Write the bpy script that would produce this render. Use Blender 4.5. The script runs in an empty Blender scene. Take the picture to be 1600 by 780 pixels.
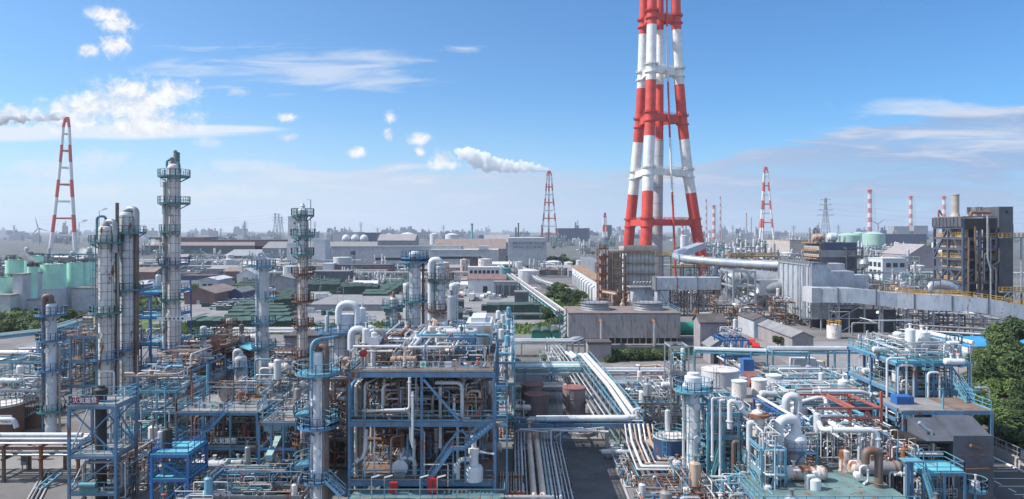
import bpy, math, random
from mathutils import Vector, Matrix
from math import pi, sin, cos, radians
RND=random.Random(11)
SC=bpy.context.scene
COL=SC.collection
FPX, HOR, CAMZ=1100.0, 360.0, 30.0
def X(px, D):return(px-800.0)*D/FPX
def Z(py, D):return CAMZ-(py-HOR)*D/FPX
def P(px, py, D):return Vector((X(px, D), D, Z(py, D)))
def GD(py):return CAMZ*FPX/(py-HOR)
def V(*a):return Vector(a)
class MB:
 """collects shapes, builds them as ONE mesh object"""
 def __init__(s):
  s.v, s.f, s.m, s.sm=[], [], [], []
 def add(s, vs, fs, m=0, smooth=False):
  b=len(s.v)
  s.v.extend([tuple(v)for v in vs])
  for f in fs:
   s.f.append(tuple(b+i for i in f));s.m.append(m);s.sm.append(smooth)
 def bx(s, x0, x1, y0, y1, z0, z1, m=0, mtop=None):
  vs=[(x0, y0, z0), (x1, y0, z0), (x1, y1, z0), (x0, y1, z0), (x0, y0, z1), (x1, y0, z1), (x1, y1, z1), (x0, y1, z1)]
  s.add(vs, [(3, 2, 1, 0), (0, 1, 5, 4), (1, 2, 6, 5), (2, 3, 7, 6), (3, 0, 4, 7)], m)
  s.add(vs[4:], [(0, 1, 2, 3)], m if mtop is None else mtop)
 def box(s, c, d, m=0):
  s.bx(c[0]-d[0]/2, c[0]+d[0]/2, c[1]-d[1]/2, c[1]+d[1]/2, c[2]-d[2]/2, c[2]+d[2]/2, m)
 def prism(s, poly, ax, a0, a1, m=0):
  """extrude a 2D polygon along axis ax ('x': poly is (y,z); 'y': (x,z); 'z': (x,y))"""
  n=len(poly)
  def mk(q, a):
   return(a, q[0], q[1])if ax=='x' else(q[0], a, q[1])if ax=='y' else(q[0], q[1], a)
  vs=[mk(q, a0)for q in poly]+[mk(q, a1)for q in poly]
  fs=[tuple(range(n)), tuple(range(2*n-1, n-1, -1))]
  for i in range(n):
   j=(i+1)%n
   fs.append((i, j, n+j, n+i))
  s.add(vs, fs, m)
 def beam(s, p0, p1, w, h=None, m=0):
  p0, p1=Vector(p0), Vector(p1)
  h=h or w
  t=p1-p0
  if t.length<1e-5:return
  t.normalize()
  up=Vector((0, 0, 1))if abs(t.z)<.95 else Vector((0, 1, 0))
  a=t.cross(up).normalized()*(w/2)
  b=a.cross(t).normalized()*(h/2)
  vs=[p+q for p in(p0, p1)for q in(-a-b, a-b, a+b, -a+b)]
  s.add(vs, [(3, 2, 1, 0), (4, 5, 6, 7), (0, 1, 5, 4), (1, 2, 6, 5), (2, 3, 7, 6), (3, 0, 4, 7)], m)
 def sweep(s, pts, r, n=8, m=0, cap=True, r2=None):
  pts=[Vector(p)for p in pts]
  k=len(pts)
  T=[]
  for i in range(k):
   a=pts[max(0, i-1)];b=pts[min(k-1, i+1)]
   t=(b-a)
   T.append(t.normalized()if t.length>1e-6 else Vector((0, 0, 1)))
  u=T[0].orthogonal().normalized()
  vs=[]
  for i in range(k):
   u=(u-T[i]*u.dot(T[i]))
   u=u.normalized()if u.length>1e-6 else T[i].orthogonal().normalized()
   w=T[i].cross(u)
   rr=r if r2 is None else r+(r2-r)*i/(k-1)
   for j in range(n):
    a=2*pi*(j+.5)/n
    vs.append(pts[i]+(u*cos(a)+w*sin(a))*rr)
  fs=[]
  for i in range(k-1):
   for j in range(n):
    j2=(j+1)%n
    fs.append((i*n+j, i*n+j2, (i+1)*n+j2, (i+1)*n+j))
  s.add(vs, fs, m, n>4)
  if cap:
   s.add(vs[:n], [tuple(range(n-1, -1, -1))], m)
   s.add(vs[-n:], [tuple(range(n))], m)
 def tube(s, p0, p1, r, n=8, m=0, r2=None, cap=True):
  s.sweep([p0, p1], r, n, m, cap, r2)
 def pipe(s, pts, r, n=8, m=0, bend=None, k=4):
  s.sweep(roundpts(pts, bend if bend is not None else r*2.5, k), r, n, m)
 def lathe(s, c, prof, n=20, m=0, ax='z', smooth=True):
  """prof: (radius, height) or (radius, height, slot used from here on)"""
  vs=[];mm=[]
  cur=m
  for q in prof:
   if len(q)>2:cur=q[2]
   mm.append(cur)
   for j in range(n):
    a=2*pi*j/n
    x, y, z=q[0]*cos(a), q[0]*sin(a), q[1]
    if ax=='x':x, y, z=z, x, y
    elif ax=='y':x, y, z=x, z, -y
    vs.append((c[0]+x, c[1]+y, c[2]+z))
  for i in range(len(prof)-1):
   if prof[i][0]==prof[i+1][0]==0:continue
   fs=[]
   for j in range(n):
    j2=(j+1)%n
    fs.append((i*n+j, i*n+j2, (i+1)*n+j2, (i+1)*n+j))
   s.add(vs[i*n:(i+2)*n], [tuple(q-i*n for q in f)for f in fs], mm[i], smooth)
  if prof[0][0]>1e-4:s.add(vs[:n], [tuple(range(n-1, -1, -1))], mm[0])
  if prof[-1][0]>1e-4:s.add(vs[-n:], [tuple(range(n))], mm[-2])
 def rail(s, pts, h=1.1, w=.06, closed=False, step=1.5, m=0, mid=2):
  pts=[Vector(p)for p in pts]
  if closed:pts=pts+[pts[0]]
  for a, b in zip(pts, pts[1:]):
   for q in range(mid):
    z=Vector((0, 0, h*(1-q/mid)))
    s.beam(a+z, b+z, w, w, m)
   d=(b-a).length
   k=max(1, int(round(d/step)))
   for i in range(k+(0 if closed else 1)):
    p=a+(b-a)*(i/k)
    s.beam(p, p+Vector((0, 0, h)), w, w, m)
   s.beam(a+Vector((0, 0, .08)), b+Vector((0, 0, .08)), .03, .15, m)
 def arcpts(s, c, r, a0, a1, step=20):
  k=max(2, int(abs(a1-a0)/step))
  return[Vector((c[0]+r*cos(radians(a0+(a1-a0)*i/k)), c[1]+r*sin(radians(a0+(a1-a0)*i/k)), c[2]))for i in range(k+1)]
 def sector(s, c, r0, r1, a0, a1, t=.12, m=0):
  A=s.arcpts(c, r0, a0, a1, 15);B=s.arcpts(c, r1, a0, a1, 15)
  k=len(A);dz=Vector((0, 0, -t))
  vs=A+B+[p+dz for p in A]+[p+dz for p in B]
  fs=[]
  for i in range(k-1):
   fs+=[(i, k+i, k+i+1, i+1), (2*k+i, 2*k+i+1, 3*k+i+1, 3*k+i), (k+i, 3*k+i, 3*k+i+1, k+i+1), (i, i+1, 2*k+i+1, 2*k+i)]
  if abs(a1-a0)<359:
   fs+=[(0, 2*k, 3*k, k), (k-1, 2*k-1, 4*k-1, 3*k-1)]
  s.add(vs, fs, m)
 def ladder(s, p0, p1, off, w=.5, m=0, cage=False):
  """two rails and rungs from p0 up to p1; off = outward direction"""
  p0, p1=Vector(p0), Vector(p1);off=Vector(off).normalized()
  sd=off.cross(Vector((0, 0, 1))).normalized()*(w/2)
  s.beam(p0-sd, p1-sd, .06, .06, m);s.beam(p0+sd, p1+sd, .06, .06, m)
  L=(p1-p0).length;k=int(L/.6)
  for i in range(k):
   q=p0+(p1-p0)*((i+.5)/k)
   s.beam(q-sd, q+sd, .035, .035, m)
  if cage:
   k=int(L/1.3)
   for i in range(2, k):
    q=p0+(p1-p0)*(i/k)
    pts=[q-sd, q-sd*1.5+off*.4, q+off*.75, q+sd*1.5+off*.4, q+sd]
    for a, b in zip(pts, pts[1:]):s.beam(a, b, .04, .05, m)
   for o in(sd*-1.5+off*.4, off*.75, sd*1.5+off*.4):
    if k>3:s.beam(p0+(p1-p0)*(2/k)+o, p0+(p1-p0)*((k-1)/k)+o, .04, .04, m)
 def build(s, name, mats, parent=None, origin=None, loc=None):
  me=bpy.data.meshes.new(name)
  o=origin
  if o is None and parent is None and s.v:
   xs=[v[0]for v in s.v];ys=[v[1]for v in s.v];zs=[v[2]for v in s.v]
   o=((min(xs)+max(xs))/2, (min(ys)+max(ys))/2, min(zs))
  if o is not None:
   vs=[(v[0]-o[0], v[1]-o[1], v[2]-o[2])for v in s.v]
  else:
   vs=s.v
  me.from_pydata(vs, [], s.f)
  if not isinstance(mats, (list, tuple)):mats=[mats]
  for mt in mats:me.materials.append(mt)
  me.polygons.foreach_set('material_index', s.m)
  me.polygons.foreach_set('use_smooth', s.sm)
  me.update()
  ob=bpy.data.objects.new(name, me);COL.objects.link(ob)
  if parent is not None:
   ob.parent=parent
  else:
   ob.location=loc if loc is not None else(o or(0, 0, 0))
  return ob
def roundpts(pts, b, k=4):
 pts=[Vector(p)for p in pts]
 out=[pts[0]]
 for i in range(1, len(pts)-1):
  p, a, c=pts[i], pts[i-1], pts[i+1]
  d0, d1=(a-p), (c-p)
  l=min(b, d0.length*.49, d1.length*.49)
  if l<1e-4:continue
  q0=p+d0.normalized()*l;q1=p+d1.normalized()*l
  for j in range(k+1):
   t=j/k
   out.append(q0*(1-t)**2+p*(2*t*(1-t))+q1*t**2)
 out.append(pts[-1])
 return out
def tag(o, label=None, cat=None, group=None, kind=None):
 if label:o['label']=label
 if cat:o['category']=cat
 if group:o['group']=group
 if kind:o['kind']=kind
 return o
class Thing:
 """an Empty at the thing's base; parts are given in world coordinates"""
 def __init__(s, name, label, cat, loc, group=None):
  s.o=bpy.data.objects.new(name, None);COL.objects.link(s.o)
  s.o.empty_display_size=.3
  s.loc=Vector(loc);s.o.location=s.loc
  tag(s.o, label, cat, group)
 def part(s, name, mb, mats, parent=None, label=None):
  if not mb.f:return None
  ob=mb.build(name, mats, parent=parent or s.o, origin=s.loc)
  if label:ob['label']=label
  return ob
PIPES=[]
def solo(name, mb, mats, label, cat, group=None):
 if name=='pipe':
  PIPES.append((mb, mats, label, cat, group));return
 return tag(mb.build(name, mats), label, cat, group)
def copy_tree(o, loc, rz=0.0, label=None, group=None, scale=None):
 c=o.copy();COL.objects.link(c)
 c.location=loc;c.rotation_euler=(0, 0, rz)
 if scale is not None:c.scale=scale
 if label:c['label']=label
 if group:c['group']=group
 for ch in list(o.children):
  d=ch.copy();COL.objects.link(d);d.parent=c
  for g in list(ch.children):
   e=g.copy();COL.objects.link(e);e.parent=d
 return c
 # ------------------------------------------------------------------ materials
MATS={}
class NT:
 def __init__(s, tree):s.t=tree;s.n=tree.nodes;s.l=tree.links
 def node(s, ty, **kw):
  n=s.n.new(ty)
  for k, v in kw.items():setattr(n, k, v)
  return n
 def put(s, sock, v):
  if isinstance(v, bpy.types.NodeSocket):s.l.new(v, sock)
  elif v is not None:sock.default_value=v
 def math(s, op, a, b=None, c=None, clamp=False):
  n=s.node('ShaderNodeMath', operation=op, use_clamp=clamp)
  for i, q in enumerate((a, b, c)):
   if q is not None:s.put(n.inputs[i], q)
  return n.outputs[0]
 def smooth(s, x, a, b, lo=0.0, hi=1.0):
  n=s.node('ShaderNodeMapRange', interpolation_type='SMOOTHSTEP')
  for i, q in enumerate((x, a, b, lo, hi)):s.put(n.inputs[i], q)
  return n.outputs[0]
 def noise(s, vec, scale, detail=4.0, rough=.6, mul=None, dist=0.0):
  if mul is not None:
   m=s.node('ShaderNodeVectorMath', operation='MULTIPLY');s.put(m.inputs[0], vec);m.inputs[1].default_value=mul
   vec=m.outputs[0]
  n=s.node('ShaderNodeTexNoise')
  s.put(n.inputs['Vector'], vec);n.inputs['Scale'].default_value=scale
  n.inputs['Detail'].default_value=detail;n.inputs['Roughness'].default_value=rough;n.inputs['Distortion'].default_value=dist
  return n.outputs['Fac']
 def mix(s, f, a, b, mode='MIX'):
  n=s.node('ShaderNodeMix', data_type='RGBA', blend_type=mode)
  s.put(n.inputs[0], f);s.put(n.inputs[6], a);s.put(n.inputs[7], b)
  return n.outputs[2]
def rgba(c):return(c[0], c[1], c[2], 1.0)
def paint(name, col, rough=.5, metal=0.0, var=.18, streak=.25, streak_col=(.10, .065, .045), rust=0.0, rust_col=(.19, .062, .025), scale=1.0, bump=0.0, seams=None, seam_col=None):
 """painted or bare surface: broad tone changes, vertical weather streaks, rust patches with their own shape"""
 if name in MATS:return MATS[name]
 m=bpy.data.materials.new(name);m.use_nodes=True
 k=NT(m.node_tree)
 b=k.n['Principled BSDF']
 geo=k.node('ShaderNodeNewGeometry');pos=geo.outputs['Position']
 oi=k.node('ShaderNodeObjectInfo')
 n1=k.noise(pos, .35*scale, 5)
 c=k.mix(k.smooth(n1, .3, .7), rgba([q*(1-var)for q in col]), rgba([min(1, q*(1+var*.6))for q in col]))
 c=k.mix(k.math('MULTIPLY', oi.outputs['Random'], var*.9), c, rgba([q*.6 for q in col]))
 if streak>0:
  n2=k.noise(pos, 1.6*scale, 4, .65, mul=(1, 1, .14))
  c=k.mix(k.math('MULTIPLY', k.smooth(n2, .5, .75), streak), c, rgba(streak_col))
  n4=k.noise(pos, 5*scale, 3, .6)
  c=k.mix(k.math('MULTIPLY', k.smooth(n4, .55, .75), streak*.5), c, rgba([q*.5 for q in col]))
 if rust>0:
  n3=k.noise(pos, .9*scale, 6, .7, mul=(1, 1, .35))
  f=k.smooth(n3, .62-rust*.3, .7-rust*.22)
  n5=k.noise(pos, 6*scale, 3)
  rc=k.mix(n5, rgba([q*.5 for q in rust_col]), rgba([min(1, q*1.7)for q in rust_col]))
  c=k.mix(f, c, rc)
  k.l.new(k.smooth(f, 0, 1, rough, .9), b.inputs['Roughness'])
 else:
  b.inputs['Roughness'].default_value=rough
 if seams:
  sep=k.node('ShaderNodeSeparateXYZ');k.l.new(pos, sep.inputs[0])
  hz=None
  for axis, period, wd in seams:
   q=k.math('FRACT', k.math('MULTIPLY', sep.outputs[axis], 1.0/period))
   w=k.math('LESS_THAN', q, wd/period)
   hz=w if hz is None else k.math('MAXIMUM', hz, w)
  c=k.mix(k.math('MULTIPLY', hz, .75), c, rgba(seam_col or[q*.3 for q in col]))
 k.l.new(c, b.inputs['Base Color'])
 b.inputs['Metallic'].default_value=metal
 if bump>0:
  bn=k.node('ShaderNodeBump');bn.inputs['Strength'].default_value=bump;bn.inputs['Distance'].default_value=.1
  k.l.new(k.noise(pos, 3*scale, 5), bn.inputs['Height']);k.l.new(bn.outputs[0], b.inputs['Normal'])
 MATS[name]=m
 return m
def M_(n):return MATS[n]
paint('white_clad', (.60, .62, .645), .45, .0, .16, .38, (.26, .23, .21), rust=.03)
paint('white_clean', (.68, .70, .72), .42, 0, .12, .26, (.34, .31, .29))
paint('white_rust', (.70, .665, .635), .5, 0, .15, .5, (.33, .19, .12), rust=.2)
paint('white_rust2', (.66, .60, .56), .55, 0, .2, .6, (.32, .16, .09), rust=.5)
paint('alu', (.52, .54, .57), .36, .55, .18, .3, (.16, .13, .11))
paint('alu_dull', (.40, .41, .43), .5, .35, .2, .4, (.14, .11, .09))
paint('grey_pipe', (.33, .32, .315), .5, .2, .2, .35)
paint('brown_pipe', (.17, .125, .105), .6, .1, .25, .4, rust=.25)
paint('rust_pipe', (.27, .13, .075), .7, 0, .3, .5, rust=.5)
paint('tan_pipe', (.48, .37, .29), .6, 0, .2, .45, rust=.2)
paint('rust_col', (.58, .47, .40), .65, 0, .25, .7, (.33, .15, .07), rust=.52, rust_col=(.30, .115, .045))
paint('cyan_steel', (.14, .36, .475), .5, 0, .25, .35, (.22, .23, .24), rust=.16)
paint('blue_steel', (.10, .235, .385), .5, 0, .3, .4, (.17, .19, .21), rust=.2)
paint('deep_blue', (.03, .15, .42), .5, 0, .25, .3, (.12, .18, .28), rust=.14)
paint('teal_steel', (.075, .235, .26), .5, 0, .2, .3, rust=.12)
paint('grey_steel', (.19, .20, .215), .55, .1, .25, .35, rust=.22)
paint('brown_steel', (.145, .105, .085), .7, 0, .3, .5, rust=.5)
paint('galv', (.42, .44, .46), .5, .3, .15, .25)
paint('yellow_steel', (.62, .36, .06), .55, 0, .2, .3, rust=.25)
paint('red_steel', (.43, .125, .10), .55, 0, .25, .45, (.30, .2, .17), rust=.25)
paint('rust_steel', (.30, .105, .07), .65, 0, .3, .4, rust=.4)
paint('red_paint', (.46, .028, .03), .4, 0, .1, .1)
paint('stack_red', (.64, .065, .045), .55, 0, .2, .5, (.36, .08, .07), seams=[('Z', 7.6, .12)], seam_col=(.42, .05, .04))
paint('stack_white', (.76, .76, .75), .55, 0, .14, .5, (.46, .42, .39), seams=[('Z', 7.6, .12)], seam_col=(.5, .49, .48))
paint('stack_grey', (.40, .40, .42), .5, .1, .1, .2, seams=[('Z', 9.0, .35)])
paint('concrete', (.31, .29, .28), .85, 0, .25, .45, (.09, .07, .06), bump=.15)
paint('concrete_pale', (.42, .40, .39), .85, 0, .2, .35, (.14, .12, .11), bump=.1)
paint('deck_brown', (.20, .145, .115), .8, 0, .35, .0, rust=.3, scale=1.2)
paint('deck_grey', (.27, .27, .265), .75, 0, .3, 0, rust=.2)
paint('deck_green', (.14, .235, .235), .7, 0, .3, 0, rust=.25, scale=1.3)
paint('deck_cyan', (.13, .46, .56), .6, 0, .25, 0, rust=.12)
paint('dark', (.028, .028, .03), .7, 0, .3, .2)
paint('black_pipe', (.035, .033, .032), .6, .1, .3, .3)
paint('glass_dark', (.03, .04, .05), .12, 0, .2, 0)
paint('tank_brown', (.155, .085, .06), .6, 0, .2, .4, rust=.3)
paint('tank_mauve', (.235, .185, .18), .8, 0, .2, .6, (.09, .06, .05))
paint('roof_red', (.27, .12, .105), .8, 0, .3, .2, rust=.2)
paint('tank_blue', (.035, .09, .21), .5, 0, .2, .3, rust=.1)
paint('teal_tank', (.13, .46, .41), .5, 0, .12, .15, (.08, .2, .18))
paint('silo_green', (.44, .77, .64), .5, 0, .12, .18, (.08, .25, .18), seams=[('X', 7.5, .16)], seam_col=(.36, .6, .52))
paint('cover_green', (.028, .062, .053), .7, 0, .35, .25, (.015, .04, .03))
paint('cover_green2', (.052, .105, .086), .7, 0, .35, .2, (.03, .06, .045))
paint('green_shed', (.02, .27, .17), .5, 0, .15, .15, (.02, .12, .08))
paint('hazard_green', (.02, .42, .16), .5, 0, .05, 0)
paint('wall_white', (.62, .63, .65), .7, 0, .1, .25, (.3, .29, .28))
paint('wall_pale', (.46, .47, .50), .75, 0, .15, .3, (.25, .24, .24))
paint('wall_grey', (.30, .31, .335), .75, 0, .18, .3)
paint('wall_mauve', (.33, .30, .31), .8, 0, .15, .5, (.12, .10, .10))
paint('wall_brown', (.215, .13, .125), .8, 0, .2, .3)
paint('wall_dark', (.10, .11, .135), .7, 0, .25, .35, (.05, .053, .06))
paint('wall_beige', (.46, .41, .37), .8, 0, .15, .3)
paint('wall_navy', (.05, .075, .15), .6, 0, .2, .2)
paint('roof_grey', (.25, .245, .25), .8, 0, .2, .15)
paint('roof_brown', (.25, .20, .185), .85, 0, .25, .2, rust=.1)
paint('roof_dark', (.105, .09, .09), .8, 0, .3, .2)
paint('roof_white', (.60, .61, .62), .7, 0, .15, .15)
paint('corr_grey', (.30, .315, .35), .55, .2, .12, .4, (.14, .12, .11), rust=.06, seams=[('X', 1.2, .07)], seam_col=(.19, .2, .225))
paint('duct_grey', (.47, .51, .57), .5, .2, .12, .55, (.17, .14, .13), rust=.07)
paint('tower_front', (.44, .385, .375), .85, 0, .12, .75, (.09, .08, .08), seams=[('X', .9, .07)], seam_col=(.26, .235, .24))
paint('tan_steel', (.36, .24, .155), .7, 0, .3, .4, rust=.35)
paint('rubble', (.26, .24, .23), .9, 0, .6, 0, scale=6)
paint('rust_streak', (.74, .66, .61), .55, 0, .2, .9, (.42, .17, .07), rust=.22, rust_col=(.33, .12, .045), scale=1.5)
paint('pink_clad', (.71, .645, .62), .5, 0, .2, .6, (.40, .24, .16), rust=.16, rust_col=(.35, .14, .06))
paint('cream_pipe', (.76, .62, .52), .5, 0, .15, .3)
paint('plinth_wall', (.50, .51, .55), .85, 0, .15, .35, (.24, .23, .23))
paint('steel_bluegrey', (.085, .11, .155), .6, .1, .25, .3, rust=.12)
paint('hut_dark', (.095, .105, .13), .7, 0, .3, .35, (.04, .045, .06))
paint('bark', (.09, .065, .045), .9, 0, .3, .2)
def leafmat(name, a, b, trans=.25):
 m=bpy.data.materials.new(name);m.use_nodes=True
 k=NT(m.node_tree);p=k.n['Principled BSDF']
 geo=k.node('ShaderNodeNewGeometry');oi=k.node('ShaderNodeObjectInfo')
 n=k.noise(geo.outputs['Position'], .45, 4, .7)
 c=k.mix(k.smooth(n, .32, .68), rgba(a), rgba(b))
 c=k.mix(k.math('MULTIPLY', geo.outputs['Random Per Island'], .6), c, rgba([q*1.5 for q in b]))
 c=k.mix(k.math('MULTIPLY', oi.outputs['Random'], .35), c, rgba([q*.6 for q in a]))
 k.l.new(c, p.inputs['Base Color']);p.inputs['Roughness'].default_value=.6
 tr=k.node('ShaderNodeBsdfTranslucent');k.l.new(c, tr.inputs[0])
 mx=k.node('ShaderNodeMixShader');mx.inputs[0].default_value=trans
 k.l.new(p.outputs[0], mx.inputs[1]);k.l.new(tr.outputs[0], mx.inputs[2])
 k.l.new(mx.outputs[0], k.n['Material Output'].inputs[0])
 MATS[name]=m
leafmat('leaf_dark', (.03, .06, .02), (.075, .12, .035))
leafmat('leaf_mid', (.05, .095, .026), (.13, .18, .05))
leafmat('leaf_lime', (.07, .13, .03), (.17, .23, .06))
HAZE=.00009
# ------------------------------------------------------------------ camera, light, sky
cam=bpy.data.cameras.new('camera');camo=bpy.data.objects.new('camera', cam);COL.objects.link(camo)
camo.location=(0, 0, CAMZ);camo.rotation_euler=(radians(90), 0, 0)
cam.sensor_width=36;cam.lens=36*FPX/1600;cam.shift_y=-30/1600
cam.clip_start=.5;cam.clip_end=40000
SC.camera=camo
SUN_EL, SUN_AZ=47.0, -93.0
sd=Vector((sin(radians(SUN_AZ))*cos(radians(SUN_EL)), cos(radians(SUN_AZ))*cos(radians(SUN_EL)), sin(radians(SUN_EL))))
sl=bpy.data.lights.new('sun', 'SUN');sl.energy=3.6;sl.angle=radians(.5);sl.color=(1, .955, .89)
so=bpy.data.objects.new('sun', sl);COL.objects.link(so)
so.rotation_euler=sd.to_track_quat('Z', 'Y').to_euler();so.location=(-200, 50, 300)
w=bpy.data.worlds.new('World');SC.world=w;w.use_nodes=True
k=NT(w.node_tree)
bg=k.n['Background']
sky=k.node('ShaderNodeTexSky', sky_type='NISHITA', sun_disc=False)
sky.sun_elevation=radians(SUN_EL);sky.sun_rotation=radians(SUN_AZ)
sky.altitude=30;sky.air_density=1.0;sky.dust_density=.35;sky.ozone_density=2.0
tc=k.node('ShaderNodeTexCoord');dirv=tc.outputs['Generated']
sp=k.node('ShaderNodeSeparateXYZ');k.l.new(dirv, sp.inputs[0])
dx, dy, dz=sp.outputs
ady=k.math('MAXIMUM', k.math('ABSOLUTE', dy), .02)
U=k.math('MULTIPLY', k.math('DIVIDE', dx, ady), 11.0)
W_=k.math('MULTIPLY', k.math('DIVIDE', dz, ady), 11.0)
cv=k.node('ShaderNodeCombineXYZ');k.l.new(U, cv.inputs[0]);k.l.new(W_, cv.inputs[1])
uv=cv.outputs[0]
fb=k.noise(uv, 3.6, 8, .66, mul=(1, 1.3, 1), dist=.5)
fb2=k.noise(uv, 7.0, 6, .6)
fbw=k.noise(uv, 1.1, 8, .62, mul=(.45, 3.6, 1), dist=.7)
fbl=k.noise(uv, .55, 4, .5, mul=(1, 2.2, 1))
def blob(px, py, rx, ry):
 a=k.math('DIVIDE', k.math('SUBTRACT', U, (px-800)/100), rx/100)
 b=k.math('DIVIDE', k.math('SUBTRACT', W_, (360-py)/100), ry/100)
 r2=k.math('ADD', k.math('MULTIPLY', a, a), k.math('MULTIPLY', b, b))
 return k.math('EXPONENT', k.math('MULTIPLY', r2, -.62))
def msum(L):
 r=L[0]
 for q in L[1:]:r=k.math('MAXIMUM', r, q)
 return r
C=k.mix(1.0, sky.outputs[0], k.mix(k.smooth(U, -8, 8), (.53, .78, .98, 1), (.34, .68, .98, 1)), 'MULTIPLY')
CW=5.9
veil=k.smooth(W_, 2.2, .0, 0, .5)
veil=k.math('MULTIPLY', veil, k.smooth(U, 9.0, -9.0, .12, 1.25))
veil=k.math('MULTIPLY', veil, k.smooth(fbl, .2, .8, .75, 1.1))
C=k.mix(veil, C, (CW*.72, CW*.80, CW*.95, 1))
edge=k.math('ADD', .98, k.math('MULTIPLY', k.smooth(U, 1.6, 8.0), .95))
edge=k.math('ADD', edge, k.math('MULTIPLY', k.math('SUBTRACT', fbw, .5), .9))
bank=k.smooth(k.math('SUBTRACT', edge, W_), -.05, .13)
bank=k.math('MULTIPLY', bank, k.smooth(U, -7.5, -1.5, .25, .95))
bank=k.math('MULTIPLY', bank, k.smooth(fbw, .34, .6, .55, 1.0))
bcol=k.mix(k.smooth(U, -5, 7.5), (CW*.70, CW*.78, CW*.91, 1), (CW*.31, CW*.44, CW*.70, 1))
bcol=k.mix(k.math('MULTIPLY', k.smooth(fbw, .5, .72), k.smooth(U, -4, 8, .6, .3)), bcol, (CW*.86, CW*.91, CW*.99, 1))
C=k.mix(bank, C, bcol)
wz=msum([blob(450, 105, 190, 32), blob(560, 90, 120, 18), blob(300, 108, 90, 16), blob(560, 132, 140, 12), blob(1480, 172, 190, 14), blob(1520, 215, 240, 26), blob(720, 78, 40, 8), blob(60, 125, 60, 10)])
wsp=k.math('MULTIPLY', k.smooth(k.math('ADD', fbw, k.math('MULTIPLY', wz, .34)), .66, .95), .62)
wsp=k.math('MULTIPLY', wsp, k.smooth(wz, .02, .4))
C=k.mix(wsp, C, (CW*.84, CW*.88, CW*.96, 1))
sk=msum([blob(180, 206, 190, 11), blob(330, 202, 100, 6), blob(20, 210, 100, 12)])
C=k.mix(k.math('MULTIPLY', k.smooth(k.math('ADD', sk, k.math('MULTIPLY', k.math('SUBTRACT', fbw, .5), .6)), .3, .8), .8), C, (CW*.9, CW*.93, CW*.99, 1))
cu=msum([blob(205, 160, 66, 30), blob(268, 143, 40, 16), blob(110, 188, 50, 14), blob(230, 195, 60, 14), blob(205, 140, 24, 16), blob(130, 172, 56, 17), blob(225, 185, 60, 20), blob(20, 180, 40, 14), blob(145, 160, 40, 16), blob(182, 38, 24, 11), blob(178, 72, 20, 14), blob(140, 80, 16, 9), blob(165, 22, 24, 9), blob(447, 185, 13, 6), blob(452, 214, 11, 6), blob(609, 183, 7, 7), blob(606, 211, 6, 8), blob(655, 216, 14, 8), blob(657, 238, 7, 7), blob(692, 248, 14, 12), blob(556, 238, 12, 6), blob(690, 258, 20, 7)])
soft=msum([blob(90, 262, 75, 18), blob(325, 222, 24, 9), blob(150, 250, 60, 14), blob(380, 258, 60, 10), blob(370, 145, 14, 7), blob(330, 300, 120, 12), blob(125, 300, 140, 12)])
wob=k.math('ADD', k.math('MULTIPLY', k.math('SUBTRACT', fb, .5), 1.9), k.math('MULTIPLY', k.math('SUBTRACT', fb2, .5), .75))
ca=k.smooth(k.math('ADD', cu, wob), .14, 1.02)
ca=k.math('MULTIPLY', ca, k.smooth(cu, .02, .3))
sa=k.math('MULTIPLY', k.smooth(k.math('ADD', soft, wob), .3, 1.05), .5)
sa=k.math('MULTIPLY', sa, k.smooth(soft, .03, .35))
C=k.mix(sa, C, (CW*.86, CW*.89, CW*.95, 1))
body=k.mix(k.smooth(fb, .38, .62), (CW*.8, CW*.83, CW*.9, 1), (CW*1.06, CW*1.06, CW*1.06, 1))
C=k.mix(k.math('MULTIPLY', ca, .97), C, body)
hi=k.math('MAXIMUM', k.smooth(dz, .42, .62), k.smooth(dy, .05, -.25))  # unseen bright cloud overhead and behind the camera, added as fill light
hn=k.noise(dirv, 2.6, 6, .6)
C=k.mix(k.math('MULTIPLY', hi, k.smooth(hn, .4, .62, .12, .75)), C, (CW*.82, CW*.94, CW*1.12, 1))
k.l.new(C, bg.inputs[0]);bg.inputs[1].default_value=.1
try:w.cycles.sampling_method='MANUAL';w.cycles.sample_map_resolution=512
except Exception:pass
vs_=SC.view_settings
vs_.view_transform='Standard';vs_.look='None';vs_.gamma=1;vs_.use_curve_mapping=False;vs_.exposure=.72
SC.render.engine='CYCLES'
cy=SC.cycles
cy.max_bounces=10;cy.diffuse_bounces=4;cy.glossy_bounces=2;cy.transmission_bounces=2;cy.volume_bounces=10;cy.transparent_max_bounces=6
cy.caustics_reflective=False;cy.caustics_refractive=False
cy.use_denoising=True
cy.sample_clamp_indirect=4
# ------------------------------------------------------------------ ground
def ground_mat():
 m=bpy.data.materials.new('ground_concrete');m.use_nodes=True
 k=NT(m.node_tree);b=k.n['Principled BSDF']
 pos=k.node('ShaderNodeNewGeometry').outputs['Position']
 n1=k.noise(pos, .035, 6, .6);n2=k.noise(pos, .6, 6, .65);n3=k.noise(pos, .09, 5, .6)
 c=k.mix(k.smooth(n1, .35, .65), (.135, .128, .125, 1), (.22, .21, .205, 1))
 c=k.mix(k.smooth(n2, .45, .75, 0, .5), c, (.10, .088, .08, 1))
 c=k.mix(k.smooth(n3, .56, .7, 0, .55), c, (.16, .10, .07, 1))
 k.l.new(c, b.inputs[0]);b.inputs['Roughness'].default_value=.9
 return m
g=MB();g.add([(-9000, -300, 0), (9000, -300, 0), (9000, 14000, 0), (-9000, 14000, 0)], [(0, 1, 2, 3)])
tag(g.build('ground', ground_mat(), origin=(0, 0, 0)), kind='structure')
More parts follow.
